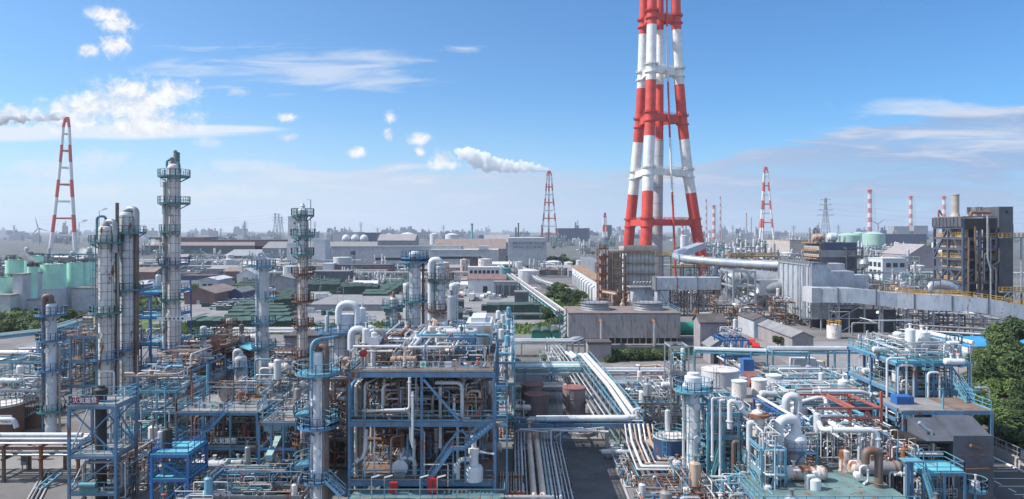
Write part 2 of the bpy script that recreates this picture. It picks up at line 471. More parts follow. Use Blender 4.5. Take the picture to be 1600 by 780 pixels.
if HAZE>0:
 hm=bpy.data.materials.new('haze');hm.use_nodes=True
 k=NT(hm.node_tree);k.n.remove(k.n['Principled BSDF'])
 pv=k.node('ShaderNodeVolumePrincipled');pv.inputs['Color'].default_value=(.80, .88, 1.0, 1);pv.inputs['Density'].default_value=HAZE
 pv.inputs['Anisotropy'].default_value=.1
 k.l.new(pv.outputs[0], k.n['Material Output'].inputs['Volume'])
 h=MB();h.bx(-8800, 8800, -250, 9500, -1, 260)
 tag(h.build('haze', hm, origin=(0, 0, 0)), kind='stuff')
 # ------------------------------------------------------------------ the great red and white chimney
def band_tube(mb, pts, r0, r1, cuts, first, n=16):
 """tube through pts (ordered by rising z) whose slot flips at every height in cuts"""
 zs=sorted(set([p[2]for p in pts]+[c for c in cuts if pts[0][2]<c<pts[-1][2]]))
 def at(z):
  for a, b in zip(pts, pts[1:]):
   if a[2]<=z<=b[2]:
    t=(z-a[2])/(b[2]-a[2]);return Vector(a)+(Vector(b)-Vector(a))*t
  return Vector(pts[-1])
 H0, H1=zs[0], zs[-1]
 for a, b in zip(zs, zs[1:]):
  m=(first+sum(1 for c in cuts if c<=a+1e-6))%2
  ra=r0+(r1-r0)*(a-H0)/(H1-H0);rb=r0+(r1-r0)*(b-H0)/(H1-H0)
  mb.tube(at(a), at(b), ra, n, m, rb, cap=(b==H1))
def big_stack():
 cuts=[51.3, 81.8, 113, 144, 175]
 RW=[M_('stack_red'), M_('stack_white'), M_('stack_grey')]
 base=V(X(1035, 402), 402, 0)
 T=Thing('chimney', 'giant red and white chimney on three splayed legs, cut off by the top edge', 'chimney', base)
 def leg(pxs, Ds):
  zz=[0, 33, 62, 92, 119.5, 150, 200]
  return[(X(p, d), d, z)for p, d, z in zip(pxs, Ds, zz)]
 L=leg([977, 984.5, 992, 999.5, 1003.5, 1006, 1008], [424, 421, 417.5, 414, 411.5, 409.5, 408])
 F=leg([1006, 1010.5, 1013, 1015.8, 1017.5, 1018.5, 1019.5], [380, 383, 386, 388.5, 390, 391.5, 393])
 R=leg([1103, 1087, 1075, 1066, 1060, 1056.5, 1054], [403, 403, 402.5, 402, 401.5, 401, 400])
 legs=[L, F, R]
 for q in legs:
  mb=MB();band_tube(mb, q, 3.25, 2.55, cuts, 0, 20)
  for z in(32.2, 36.5, 60.5, 64.5, 90.5, 95.2, 117.6, 122, 148, 152):
   for a, b in zip(q, q[1:]):
    if a[2]<=z<=b[2]:
     t=(z-a[2])/(b[2]-a[2]);c=Vector(a).lerp(Vector(b), t)
     m=sum(1 for cc in cuts if cc<=z)%2
     mb.lathe(c, [(3.7, -.35, m), (3.7, .35, m)], 20)
  T.part('leg', mb, RW)
 fl=[(X(1026.5, 402), 402, 0), (X(1028.5, 402), 402, 62), (X(1030.5, 402), 402, 92), (X(1031, 402), 402, 150), (X(1031, 402), 402, 202)]
 mb=MB();mb.tube(fl[0], fl[1], 2.95, 20, 2, 2.75);mb.tube(fl[1], (X(1030, 402), 402, 81.8), 2.75, 20, 2, 2.5)
 band_tube(mb, [(X(1030, 402), 402, 81.8)]+fl[2:], 2.3, 2.1, cuts, 0, 20)
 T.part('flue', mb, RW)
 def at(q, z):
  for a, b in zip(q, q[1:]):
   if a[2]<=z<=b[2]:return Vector(a).lerp(Vector(b), (z-a[2])/(b[2]-a[2]))
 ms=MB()
 mp=[(X(1056, 390), 390, 0), (X(1052.5, 391), 391, 33), (X(1049, 392), 392, 62), (X(1045.5, 393), 393, 92), (X(1043, 394), 394, 122), (X(1042, 395), 395, 150), (X(1041, 396), 396, 200)]
 band_tube(ms, mp, .62, .5, cuts, 0, 8)
 for i in range(60):
  c=at(mp, 20+i*2.4);ms.beam(c+V(.3, 0, 0), c+V(1.5, 0, 0), .12, .12, 2)
 T.part('ladder_mast', ms, [M_('stack_red'), M_('stack_white'), M_('grey_steel')])
 for z, hh in((34.3, 3.4), (62.5, 3.6), (93, 4), (119.8, 4), (150, 3.6)):
  mb=MB();m=sum(1 for c in cuts if c<=z)%2
  for a, b in((L, F), (F, R), (R, L)):
   mb.beam(at(a, z), at(b, z), 1.6, hh, m)
   p, q=at(a, z+hh/2), at(b, z+hh/2);d=(q-p).normalized().cross(V(0, 0, 1))*.8
   mb.rail([p+d, q+d], 1.3, .12, step=3, m=m);mb.rail([p-d, q-d], 1.3, .12, step=3, m=m)
  for q in(L, F, R):
   c=at(q, z+hh/2)
   mb.rail(mb.arcpts(c, 3.9, 0, 360, 30), 1.3, .12, step=3, m=m)
  mb.beam(at(mp, z), at(F, z).lerp(at(R, z), .5), .8, 1.2, m)
  T.part('ring_beam', mb, RW)
 return T
big_stack()
def far_stack(label, px, D, H, wb, wt, rleg, band, top=10, capslot=0, nl=3, bars=6, bare=18, group='red and white chimneys on the horizon', pal=('stack_red', 'stack_white', 'stack_grey')):
 """splayed lattice chimney: legs, cross bars, mouth"""
 x=X(px, D);T=Thing('far_chimney', label, 'chimney', (x, D, 0), group)
 cuts=[]
 z=H-top
 while z>bare:cuts.append(z);z-=band
 cuts=sorted(cuts)
 first=len(cuts)%2
 rots={3:(210, 330, 90), 4:(45, 135, 225, 315), 2:(180, 0)}[nl]
 def pos(a, z):
  t=z/H
  wr=(wb*(1-t)**1.25+wt)/2
  if z>H-top*.8:wr*=.55
  return Vector((x+wr*cos(radians(a)), D+wr*sin(radians(a)), z))
 for a in rots:
  mb=MB()
  zz=[0, H*.25, H*.5, H*.75, H-top, H]
  band_tube(mb, [tuple(pos(a, z))for z in zz], rleg*1.15, rleg*.85, cuts, first, 8)
  T.part('leg', mb, [M_(p)for p in pal])
 mb=MB()
 for i in range(bars):
  z=bare+(H-top-bare)*(i+.02)/(bars-.6)
  m=(first+sum(1 for c in cuts if c<=z))%2
  q=[pos(a, z)for a in rots]
  for a, b in zip(q, q[1:]+q[:1]):mb.beam(a, b, rleg*.7, rleg*1.1, m)
 T.part('bracing', mb, [M_(p)for p in pal])
 mb=MB();mb.tube((x, D, H-top*.4), (x, D, H+2), rleg*1.3, 10)
 T.part('mouth', mb, M_('dark')if capslot else M_('stack_red'))
far_stack('tall red and white chimney at far left trailing grey smoke', 105, 1070, 200, 34, 9, 2.3, 26.5, top=14, bars=7, bare=22, nl=3)
far_stack('red and white chimney with a long white steam plume', 858, 1790, 180, 36, 12, 2.2, 19, top=12, bars=8, bare=20)
far_stack('red and white lattice chimney alone right of the giant chimney', 1196, 1700, 182, 30, 10, 2.3, 22, top=14, bars=7, bare=26)
far_stack('slim dark capped chimney far behind the smoky trees', 945, 2000, 78, 10, 6, 2.2, 20, top=12, capslot=1, bars=4, bare=8)
def tube_stack(label, px, D, H, r, band, lattice=True, nb=9):
 x=X(px, D);T=Thing('banded_chimney', label, 'chimney', (x, D, 0), 'red and white chimneys on the horizon')
 cuts=[H-band*i for i in range(1, nb)];cuts=sorted(c for c in cuts if c>4)
 mb=MB();band_tube(mb, [(x, D, 0), (x, D, H)], r*1.1, r*.85, cuts, len(cuts)%2, 12)
 T.part('shaft', mb, [M_('stack_red'), M_('stack_white')])
 if lattice:
  mb=MB();n=int(H/(band*.5))
  for sx, sy in((-1, -1), (1, -1), (1, 1), (-1, 1)):
   mb.beam((x+sx*r*2.1, D+sy*r*2.1, 0), (x+sx*r*1.5, D+sy*r*1.5, H*.94), .7, .7)
  for i in range(n):
   z0, z1=H*.94*i/n, H*.94*(i+1)/n
   q=r*(2.1-.6*i/n)
   for s in(-1, 1):
    mb.beam((x-q*s, D-q, z0), (x+q*s, D-q, z1), .4, .4)
   mb.beam((x-q, D-q, z1), (x+q, D-q, z1), .4, .4)
  T.part('lattice', mb, M_('stack_white'))
 mb=MB();mb.lathe((x, D, H*.97), [(r*1.5, 0), (r*1.5, 1.5)], 12);T.part('top_gallery', mb, M_('stack_red'))
tube_stack('broad red and white banded chimney rising behind the pale green tanks', 1359, 2095, 152, 6.2, 14, nb=10)
tube_stack('red and white banded chimney next to the square far boiler houses', 1423, 2490, 152, 6.0, 16)
tube_stack('short red and white chimney peeping over the open boiler house roof', 1475, 2490, 152, 6.0, 16)
tube_stack('thin banded flare mast, left of the pair beside the giant chimney', 1103.5, 2450, 138, 2.0, 12, nb=11)
tube_stack('stubby red and white chimney between two thin masts', 1115.5, 2300, 112, 5.2, 13)
tube_stack('thin banded flare mast, right of the pair beside the giant chimney', 1125.5, 2450, 148, 2.0, 12, nb=11)
tube_stack('small red and white chimney seen between the legs of the giant chimney', 1066, 2700, 76, 4.6, 12, lattice=False)
def plain_stack(label, px, D, top_py, r, mat, cat='chimney', cap=None):
 x=X(px, D);z=Z(top_py, D)
 T=Thing('vent_stack', label, cat, (x, D, 0))
 mb=MB();mb.lathe((x, D, 0), [(r*1.3, 0), (r, z*.5), (r, z)], 12);T.part('shaft', mb, M_(mat))
 mb=MB();mb.lathe((x, D, z), [(r*1.25, -1.5), (r*1.25, .6), (r*.7, .6)], 12);T.part('mouth', mb, M_(cap or mat))
plain_stack('slender turquoise chimney beyond the factory halls', 737.5, 1500, 350, 2.4, 'teal_tank', cap='dark')
plain_stack('dark slim vent stack left of the slogan wall, taller of two', 810, 1300, 349, 1.3, 'wall_dark')
plain_stack('dark slim vent stack left of the slogan wall, shorter of two', 806, 1300, 356, 1.5, 'wall_dark')
plain_stack('grey brown mast-like chimney on the right horizon between far masts', 1166, 2300, 333, 2.2, 'rust_col')
plain_stack('thin pale chimney just right of the grey brown far one', 1174, 2300, 340, 1.4, 'wall_pale')
plain_stack('dark lattice-like stack left of the steaming chimney', 846.5, 1500, 352, 1.4, 'wall_dark')
def pylon(label, px, D, H, w, group='transmission pylons', arms=3, th=.5, aw=None):
 x=X(px, D);T=Thing('transmission_pylon', label, 'pylon', (x, D, 0), group)
 mb=MB();N=8
 def c(i, sx, sy):
  t=i/N;q=w*(1-t)**1.5*.5+w*.07
  return Vector((x+sx*q, D+sy*q, H*t))
 K=((-1, -1), (1, -1), (1, 1), (-1, 1))
 for i in range(N):
  for a, b in zip(K, K[1:]+K[:1]):
   mb.beam(c(i, *a), c(i+1, *a), th, th)
   mb.beam(c(i, *a), c(i+1, *b), th*.6, th*.6);mb.beam(c(i, *b), c(i+1, *a), th*.6, th*.6)
 T.part('tower', mb, M_('galv'))
 aw=aw or w
 for i in range(arms):
  z=H*(.97-.1*i);q=aw*(.38+.09*i)
  mb=MB()
  for s in(-1, 1):
   mb.beam((x, D, z), (x+s*q, D, z+.2), th, th);mb.beam((x, D, z-H*.035), (x+s*q, D, z), th*.7, th*.7)
   mb.beam((x+s*q, D, z), (x+s*q, D, z-H*.03), th*.5, th*.5)
  T.part('cross_arm', mb, M_('galv'))
pylon('big transmission pylon with six arms right of the lone chimney', 1290, 1080, 80, 15, arms=4, th=.55, aw=19)
for i, (px, D, tp)in enumerate(((430, 1700, 333), (435.5, 1900, 334), (440, 1900, 339))):
 pylon('rear pylon of the close row of three left of the white tower' if i else 'nearest pylon of the close row of three left of the white tower', px, D, Z(tp, D), 13, th=.5, aw=15)
pylon('single pylon beyond the brown roofed mill', 382.5, 1700, Z(346, 1700), 10, aw=14)
for i, (px, tp)in enumerate(((564, 347), (492, 346), (306, 357), (345, 357), (638, 355), (693, 352), (22, 352), (1310, 352), (21, 372), (1145, 352), (590, 356), (1400, 356), (1240, 353))):
 pylon('small faint pylon on the hazy skyline', px, 2600, Z(tp, 2600), 10, 'faint skyline pylons', th=.6, aw=16)
def wires(label, p0, p1, sag=6, n=3):
 mb=MB()
 for j in range(n):
  a=Vector(p0)+V(0, 0, -j*8);b=Vector(p1)+V(0, 0, -j*8)
  pts=[]
  for i in range(13):
   t=i/12;pts.append(a.lerp(b, t)-V(0, 0, sag*4*t*(1-t)))
  mb.sweep(pts, .16, 3, cap=False)
 solo('power_line', mb, M_('galv'), label, 'power line', 'power lines')
wires('power lines strung between the row of three pylons and the left edge', P(430, 335, 1700), P(60, 338, 1700), 14)
wires('power lines strung from the row of three pylons past the white building', P(438, 338, 1900), P(693, 352, 2600), 14)
wires('power lines running from the six armed pylon towards the left', P(1290, 316, 1080), P(1080, 345, 2200), 12)
wires('power lines running from the six armed pylon towards the right edge', P(1290, 316, 1080), P(1640, 330, 1080), 10)
def turbine(label, px, py, D, blade, ang):
 T=Thing('wind_turbine', label, 'wind turbine', (X(px, D), D, 0), 'wind turbines')
 c=P(px, py, D)
 mb=MB();mb.tube((c.x, D, 0), c, 1.5, 8, r2=.9);T.part('tower', mb, M_('wall_pale'))
 mb=MB();mb.box(c, (2, 4.5, 2));T.part('nacelle', mb, M_('wall_pale'))
 for i in range(3):
  a=radians(ang+120*i);d=V(cos(a), 0, sin(a));s=V(-sin(a), 0, cos(a));o=c+V(0, -2.6, 0)
  mb=MB();vs=[]
  for t, ww in((0, .5), (.2, 1.1), (1, .15)):
   for s1, s2 in((-1, -1), (1, -1), (1, 1), (-1, 1)):vs.append(o+d*blade*t+s*ww*s1+V(0, .25*s2, 0))
  fs=[(3, 2, 1, 0), (8, 9, 10, 11)]
  for b in(0, 4):
   for j in range(4):fs.append((b+j, b+(j+1)%4, b+4+(j+1)%4, b+4+j))
  mb.add(vs, fs);T.part('blade', mb, M_('wall_pale'))
turbine('white wind turbine with three blades at far left behind the pipe towers', 61, 357, 1400, 24, 105)
turbine('white wind turbine turning beyond the pale green tanks', 1371, 350, 1500, 20, 35)
def vol_mat(name, col, dens):
 m=bpy.data.materials.new(name);m.use_nodes=True
 k=NT(m.node_tree);k.n.remove(k.n['Principled BSDF'])
 pv=k.node('ShaderNodeVolumePrincipled');pv.inputs['Color'].default_value=rgba(col);pv.inputs['Density'].default_value=dens;pv.inputs['Anisotropy'].default_value=.2
 k.l.new(pv.outputs[0], k.n['Material Output'].inputs['Volume']);MATS[name]=m
vol_mat('steam', (1, 1, 1), .1)
vol_mat('smoke', (.66, .68, .72), .2)
def lumps(path, name, label, mat, n, seed, vox, swell=4.0):
 """path: (pos, radius) along the plume; balls scattered on it, merged into one closed lumpy skin"""
 r=random.Random(seed);mb=MB()
 for i in range(n):
  t=r.random()*(len(path)-1);j=int(t);f=t-j
  p=Vector(path[j][0]).lerp(Vector(path[j+1][0]), f);q=path[j][1]*(1-f)+path[j+1][1]*f
  c=p+V(r.uniform(-1, 1), r.uniform(-1, 1), r.uniform(-1, 1))*q*.75
  rr=q*r.uniform(.28, .62)
  mb.lathe(c, [(0, -rr), (rr*.7, -rr*.7), (rr, 0), (rr*.7, rr*.7), (0, rr)], 8)
 o=mb.build(name, M_(mat))
 md=o.modifiers.new('merge', 'REMESH');md.mode='VOXEL';md.voxel_size=vox
 tx=bpy.data.textures.new(name+'_swell', 'CLOUDS');tx.noise_scale=vox*5;tx.noise_depth=3
 d=o.modifiers.new('swell', 'DISPLACE');d.texture=tx;d.strength=vox*swell;d.mid_level=.5;d.texture_coords='LOCAL'
 tag(o, label, 'steam' if 'steam' in mat else 'smoke', kind='stuff')
D=1790
lumps([(P(857, 267, D), 4), (P(845, 263, D), 9), (P(825, 261, D), 13), (P(800, 260, D), 16), (P(780, 259, D), 18), (P(760, 255, D), 20), (P(744, 248, D), 20), (P(725, 241, D), 17), (P(715, 236, D), 10)], 'steam_plume', 'white steam plume drifting left from the red and white chimney', 'steam', 330, 3, 1.8, 4.2)
D=1070
lumps([(P(104, 183, D), 3.5), (P(95, 184, D), 5), (P(75, 184, D), 6), (P(50, 185, D), 6.5), (P(25, 187, D), 7), (P(0, 188, D), 7.5), (P(-30, 190, D), 8)], 'smoke_plume', 'thin grey smoke drifting left from the tall chimney at far left', 'smoke', 120, 5, 1.3, 2.0)
D=700
lumps([(P(78, 410, D), 4), (P(90, 406, D), 4), (P(80, 398, D), 2.5)], 'steam_cloud', 'low white steam puff behind the green silos', 'steam', 26, 8, .9)
lumps([(P(120, 408, D), 5), (P(135, 402, D), 8), (P(150, 398, D), 9), (P(160, 392, D), 6)], 'steam_cloud', 'billowing white steam behind the twin columns', 'steam', 60, 9, 1.2)
D=900
lumps([(P(236, 378, D), 4), (P(243, 380, D), 5)], 'steam_cloud', 'small white steam puff over the brown mill roof', 'steam', 16, 4, 1.0)
# ------------------------------------------------------------------ buildings and tanks
def building(name, label, px0, px1, D, ztop, depth, wall, roof, z0=0, gable=None, wins=None, group=None, cat='building', front=None, doors=None, para=.5):
 """axis-aligned block seen from the front; px0..px1 is its front face at distance D.
    gable: ('x' or 'y', rise) ridge along x or y; wins: list of (u0,u1,v0,v1,count) bands on the front in 0..1"""
 x0, x1=X(px0, D), X(px1, D);y0, y1=D, D+depth
 T=Thing(name, label, cat, ((x0+x1)/2, (y0+y1)/2, z0), group)
 mb=MB();mb.bx(x0, x1, y0, y1, z0, ztop)
 if gable and gable[0]=='y':
  xm=(x0+x1)/2;mb.prism([(x0, ztop), (x1, ztop), (xm, ztop+gable[1])], 'y', y0, y1)
 if gable and gable[0]=='x':
  ym=(y0+y1)/2;mb.prism([(y0, ztop), (y1, ztop), (ym, ztop+gable[1])], 'x', x0, x1)
 T.part('wall', mb, M_(wall))
 mb=MB();o=.35
 if gable:
  g=gable[1];t=.25
  if gable[0]=='y':
   xm=(x0+x1)/2
   for a, b in((x0-o, xm), (x1+o, xm)):
    za=ztop-g*o/(xm-x0)
    mb.prism([(a, za+.02), (b, ztop+g+.02), (b, ztop+g+t), (a, za+t)], 'y', y0-o, y1+o)
  else:
   ym=(y0+y1)/2
   for a, b in((y0-o, ym), (y1+o, ym)):
    za=ztop-g*o/(ym-y0)
    mb.prism([(a, za+.02), (b, ztop+g+.02), (b, ztop+g+t), (a, za+t)], 'x', x0-o, x1+o)
 else:
  mb.bx(x0-.15, x1+.15, y0-.15, y1+.15, ztop+.003, ztop+para)
 T.part('roof', mb, M_(roof))
 H=ztop-z0;Wd=x1-x0
 for(u0, u1, v0, v1, n)in(wins or[]):
  for i in range(n):
   a=x0+Wd*(u0+(u1-u0)*(i+.16)/n);b=x0+Wd*(u0+(u1-u0)*(i+.84)/n)
   mb=MB();mb.bx(a, b, y0-.06, y0+.06, z0+H*v0, z0+H*v1)
   T.part('window', mb, M_('glass_dark'))
 for(u0, u1, v1, mt)in(doors or[]):
  mb=MB();mb.bx(x0+Wd*u0, x0+Wd*u1, y0-.08, y0+.05, z0, z0+H*v1);T.part('door', mb, M_(mt))
 return T
def tank(label, px, D, wpx, ztop, shell, roof=None, z0=0, cone=.12, ladder=True, group=None, rail=None, bands=0, n=28, cat='storage tank', stair=False, name='storage_tank'):
 x=X(px, D);r=wpx*D/FPX/2;D2=D+r
 x=(px-800)*D2/FPX
 T=Thing(name, label, cat, (x, D2, z0), group)
 mb=MB();prof=[(r, 0), (r, ztop-z0)]
 mb.lathe((x, D2, z0), prof, n)
 for i in range(bands):
  z=z0+(ztop-z0)*(i+1)/(bands+1);mb.lathe((x, D2, z), [(r+.02, -.06), (r+.06, 0), (r+.02, .06)], n)
 T.part('shell', mb, M_(shell))
 mb=MB();c=cone*r*2
 mb.lathe((x, D2, ztop), [(r+.08, .004), (r+.08, .15), (r*.97, .17), (r*.66, c*.48), (r*.33, c*.8), (0, c)], n)
 T.part('roof', mb, M_(roof or shell))
 if rail:
  mb=MB();mb.rail(mb.arcpts((x, D2, ztop+.15), r, 0, 360, 15), 1.0, .06, step=2);T.part('railing', mb, M_(rail))
 if ladder:
  a=radians(-120);d=V(cos(a), sin(a), 0)
  mb=MB();mb.ladder(V(x, D2, z0)+d*(r+.2), V(x, D2, ztop+.9)+d*(r+.2), d);T.part('ladder', mb, M_(rail or 'grey_steel'))
 if stair:
  mb=MB();k=26
  for i in range(k):
   a=radians(-170+150*i/k);z=z0+(ztop-z0)*(i+1)/k
   p=V(x+(r+.1)*cos(a), D2+(r+.1)*sin(a), z);q=V(x+(r+.9)*cos(a), D2+(r+.9)*sin(a), z)
   mb.beam(p, q, .3, .05);mb.beam(q, q+V(0, 0, 1), .05, .05)
   if i:
    mb.beam(pq, q, .06, .25);mb.beam(pq+V(0, 0, 1), q+V(0, 0, 1), .05, .05)
   pq=q
  T.part('stair', mb, M_(rail or 'grey_steel'))
 return T
B=building
D=620
B('mill_hall', 'long low hall with blue grey wall and pale upper storey', 517, 720, 600, Z(386, 600), 30, 'wall_pale', 'roof_grey', wins=[(.2, 1, .28, .42, 1)])
B('mill_hall', 'long lavender roofed hall behind, stepped up at its right half', 410, 640, 700, Z(388, 700), 40, 'wall_grey', 'roof_grey', gable=('x', 6))
B('mill_hall', 'large pale lilac roofed hall left of the slogan wall', 676, 790, 680, Z(389, 680), 60, 'wall_mauve', 'roof_brown', gable=('x', 9))
B('mill_hall', 'higher hall end with dark blue wall behind the lilac roofed hall', 756, 796, 760, Z(379, 760), 40, 'wall_grey', 'wall_mauve', gable=('x', 8))
B('mill_hall', 'dark gabled hall block breaking the roofline above the stepped hall', 590, 648, 690, Z(376, 690), 30, 'wall_grey', 'wall_mauve', gable=('x', 6))
B('mill_annex', 'low white annex with long window strip below the lilac roof', 672, 778, 590, Z(391, 590), 26, 'wall_pale', 'roof_white', wins=[(.0, .9, .45, .6, 1)])
B('mill_annex', 'small raised white box on the low annex roof', 748, 763, 588, Z(385.5, 588), 10, 'wall_white', 'roof_white', z0=Z(391, 590)+.5)
B('brown_mill', 'wide brown roofed steel mill behind the tall rust streaked column', 222, 420, 900, Z(384, 900), 50, 'wall_dark', 'roof_brown', gable=('x', 4))
B('brown_mill', 'dark brown raised roof house on top of the steel mill', 233, 318, 960, Z(372, 960), 50, 'wall_brown', 'wall_brown', para=1)
B('brown_mill', 'long low brown monitor roof right of the tall column', 318, 416, 960, Z(376, 960), 40, 'wall_brown', 'roof_dark', para=1)
B('saw_roof_shed', 'blue grey shed with saw tooth roof under the brown mill', 350, 452, 760, Z(400, 760), 60, 'wall_grey', 'wall_grey', gable=('x', 6), wins=[(.02, .98, .2, .75, 14)])
B('mill_hall', 'dark flat hall with brown top left of the tall white building', 398, 456, 900, Z(376, 900), 60, 'wall_brown', 'roof_dark', para=1)
for(a, b, d, zt, dp, l)in((450, 467, 560, 339, 14, 'tall white windowed tower building, slim upper part'), (448, 475, 556, 381, 3, 'white lower block in front of the tall white tower')):
 B('white_tower_building', l, a, b, d, Z(zt, d), dp, 'wall_white', 'roof_white', wins=[(.45, .8, v, v+.035, 1)for v in((.5, .62, .74, .86)if zt==339 else(.2, .5, .75))])
B('white_block', 'plain white windowless block right of the tall white building', 488, 508, 560, Z(375, 560), 16, 'wall_white', 'roof_white')
B('slogan_hall', 'blue grey hall whose blank end wall carries a two line slogan', 795, 854, 560, Z(373, 560), 60, 'wall_pale', 'wall_pale', cat='building')
B('workshop', 'white two storey workshop with brown lower roof behind the parking lot', 731, 781, 350, Z(419, 350), 9, 'wall_white', 'roof_white', wins=[(.04, .98, .76, .9, 7)])
B('workshop_hall', 'white ground floor of the workshop under its purple brown roof', 731, 790, 338, Z(437, 338), 10, 'wall_white', 'wall_brown', gable=('x', 2.0), doors=[(.4, .52, .5, 'dark')])
B('garage', 'low flat garage with wide dark doors next to the workshop', 772, 809, 322, Z(442, 322), 8, 'wall_grey', 'roof_grey', doors=[(.08, .3, .8, 'wall_dark'), (.36, .62, .8, 'wall_dark'), (.68, .94, .8, 'wall_dark')])
B('open_shelter', 'flat roofed open shelter with dark inside by the pipe rack', 804, 826, 290, Z(457.5, 290), 6, 'wall_dark', 'roof_grey')
B('red_door_shed', 'small brown gabled shed with red front among the tanks', 734, 750, 480, Z(405, 480), 10, 'wall_dark', 'roof_dark', gable=('y', 1.6), doors=[(.4, .75, .8, 'rust_pipe')])
B('office_block', 'three storey grey office with strip windows behind the green stacks', 542, 602, 420, Z(424, 420), 10, 'wall_pale', 'roof_grey', wins=[(.06, .8, .62, .74, 7), (.06, .8, .25, .37, 7)])
B('brown_shed', 'wide dark brown corrugated shed above the office', 520, 612, 445, Z(415, 445), 12, 'wall_brown', 'wall_dark')
B('white_shed', 'small bright white box shed left of the brown corrugated shed', 504, 520, 440, Z(413, 440), 10, 'wall_white', 'roof_white')
B('flat_canopy', 'long low flat canopy above the dark green stacks', 488, 545, 400, Z(425, 400), 12, 'wall_dark', 'roof_grey')
B('purple_shed', 'long purple grey shed with pitched roof behind the parked cars', 288, 336, 285, Z(459, 285), 24, 'wall_brown', 'roof_brown', gable=('y', 2.2), doors=[(.4, .5, .4, 'wall_pale')])
B('blue_shed', 'blue clad shed with grey roof beside the green stacks', 358, 377, 300, Z(457, 300), 16, 'wall_navy', 'roof_grey', gable=('y', 1.5))
B('white_roof_shed', 'pale blue workshop with white roof and two windows', 311, 340, 340, Z(438, 340), 18, 'wall_pale', 'roof_white', gable=('y', 1.2), wins=[(.15, .75, .55, .7, 2)])
B('arched_warehouse', 'white warehouse with curved roof and orange door', 370, 402, 395, Z(430, 395), 20, 'wall_white', 'roof_white', gable=('y', 3.0), doors=[(.3, .55, .75, 'rust_col')])
B('low_shed', 'low pale shed with white roof left of the tall rust streaked column', 200, 222, 330, Z(445, 330), 12, 'wall_navy', 'roof_white', gable=('y', 1.2))
B('dark_shed', 'dark shed with blue door just left of the tall rust streaked column', 222, 252, 320, Z(450, 320), 12, 'wall_dark', 'roof_dark', doors=[(.4, .6, .6, 'wall_pale')])
B('dark_shed', 'long dark blue shed right behind the tall rust streaked column', 282, 330, 380, Z(432, 380), 12, 'wall_navy', 'roof_dark', doors=[(.02, .3, .6, 'wall_pale'), (.36, .7, .6, 'wall_pale')])
B('grey_shed', 'grey two bay shed behind the blue railed column', 417, 458, 345, Z(436, 345), 16, 'wall_grey', 'roof_grey', gable=('y', 1.6))
B('flat_warehouse', 'wide flat warehouse with pale grey roof in front of the green stacks', 480, 625, 262, Z(477, 262), 40, 'wall_grey', 'roof_grey', para=.3)
B('beige_block', 'beige windowless block on the plain behind the big duct', 1234, 1266, 640, Z(376, 640), 58, 'wall_beige', 'roof_brown')
ofc=B('white_office', 'white office block with square dark windows right of the dark boiler house', 1379, 1417, 420, Z(405, 420), 17, 'wall_white', 'roof_white', wins=[(.1, .95, .62, .82, 3)])
for i in range(3):
 for v in(.25, .62):
  mb=MB();xo=X(1379, 420);zz=Z(405, 420);mb.bx(xo-.06, xo+.05, 422+i*5, 425.4+i*5, zz*v, zz*(v+.22));ofc.part('window', mb, M_('glass_dark'))
B('grey_dome_shed', 'grey round roofed coal shed left of the open boiler house', 1420, 1470, 560, Z(398, 560), 40, 'wall_mauve', 'wall_mauve', gable=('y', 8))
B('far_boiler_house', 'square bluish boiler house, left of two on the right skyline', 1397, 1421, 2300, Z(354, 2300), 40, 'wall_grey', 'roof_grey')
B('far_boiler_house', 'square bluish boiler house, right of two on the right skyline', 1428, 1450, 2300, Z(353, 2300), 40, 'wall_grey', 'roof_grey')
B('far_hall', 'long navy hall below the right skyline', 1384, 1448, 1500, Z(366, 1500), 60, 'wall_navy', 'roof_grey')
B('far_block', 'dark bluish block on the skyline right of the steaming chimney', 872, 920, 1900, Z(357, 1900), 80, 'wall_navy', 'roof_grey')
B('far_block', 'slim dark slab tower on the skyline beside the dark capped chimney', 948, 956, 2100, Z(352, 2100), 20, 'wall_navy', 'roof_grey')
B('far_block', 'wide navy and white block on the skyline right of the white building', 541, 588, 1500, Z(364, 1500), 60, 'wall_navy', 'roof_grey')
B('far_block', 'pale stepped block on the skyline right of the white building', 520, 560, 1450, Z(363, 1450), 60, 'wall_pale', 'roof_white')
for px, w, py, d, c, l in((1268+57, 36, 368, 1150, 'teal_far', 'middle pale green domed tank under the banded chimney'), (1365, 33, 366, 1000, 'teal_far', 'nearest pale green domed tank under the banded chimney'), (1300, 24, 366, 1250, 'teal_far', 'leftmost pale green domed tank behind the pylon'), (1342, 22, 365, 1300, 'teal_far', 'hindmost pale green domed tank between two others')):
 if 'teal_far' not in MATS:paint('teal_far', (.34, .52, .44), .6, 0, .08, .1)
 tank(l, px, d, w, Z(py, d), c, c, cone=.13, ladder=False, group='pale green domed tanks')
tank('white cylindrical tank with rusty streaks in the tank yard behind the workshop', 758, 440, 22, Z(405.5, 440), 'white_rust', 'roof_white', cone=.06)
tank('rusty white tank with stairs left of the red fronted shed', 725, 455, 12, Z(406, 455), 'white_rust2', 'white_rust2')
tank('rust brown tall tank behind the white gooseneck column', 695, 400, 14, Z(411, 400), 'rust_col', 'roof_white')
tank('white tank below the slogan wall, left of two', 811, 480, 13, Z(410, 480), 'white_clad', 'roof_white', cone=.1)
tank('wide flat white tank by the long pipe rack', 826, 390, 34, Z(424, 390), 'wall_pale', 'roof_white', cone=.1)
tank('teal blue open tank at the end of the workshop', 790, 400, 17, Z(420, 400), 'teal_steel', 'teal_steel')
tank('white tank near the mill, right of the tall rust streaked column', 357, 520, 14, Z(406, 520), 'white_clad', 'roof_white')
tank('white low tank between the two columns with blue and rusty shells', 453, 390, 21, Z(417, 390), 'white_clad', 'roof_white', cone=.03)
tank('white far tank inside the legs of the giant chimney', 1069, 600, 12, Z(369, 600), 'wall_white', 'roof_white')
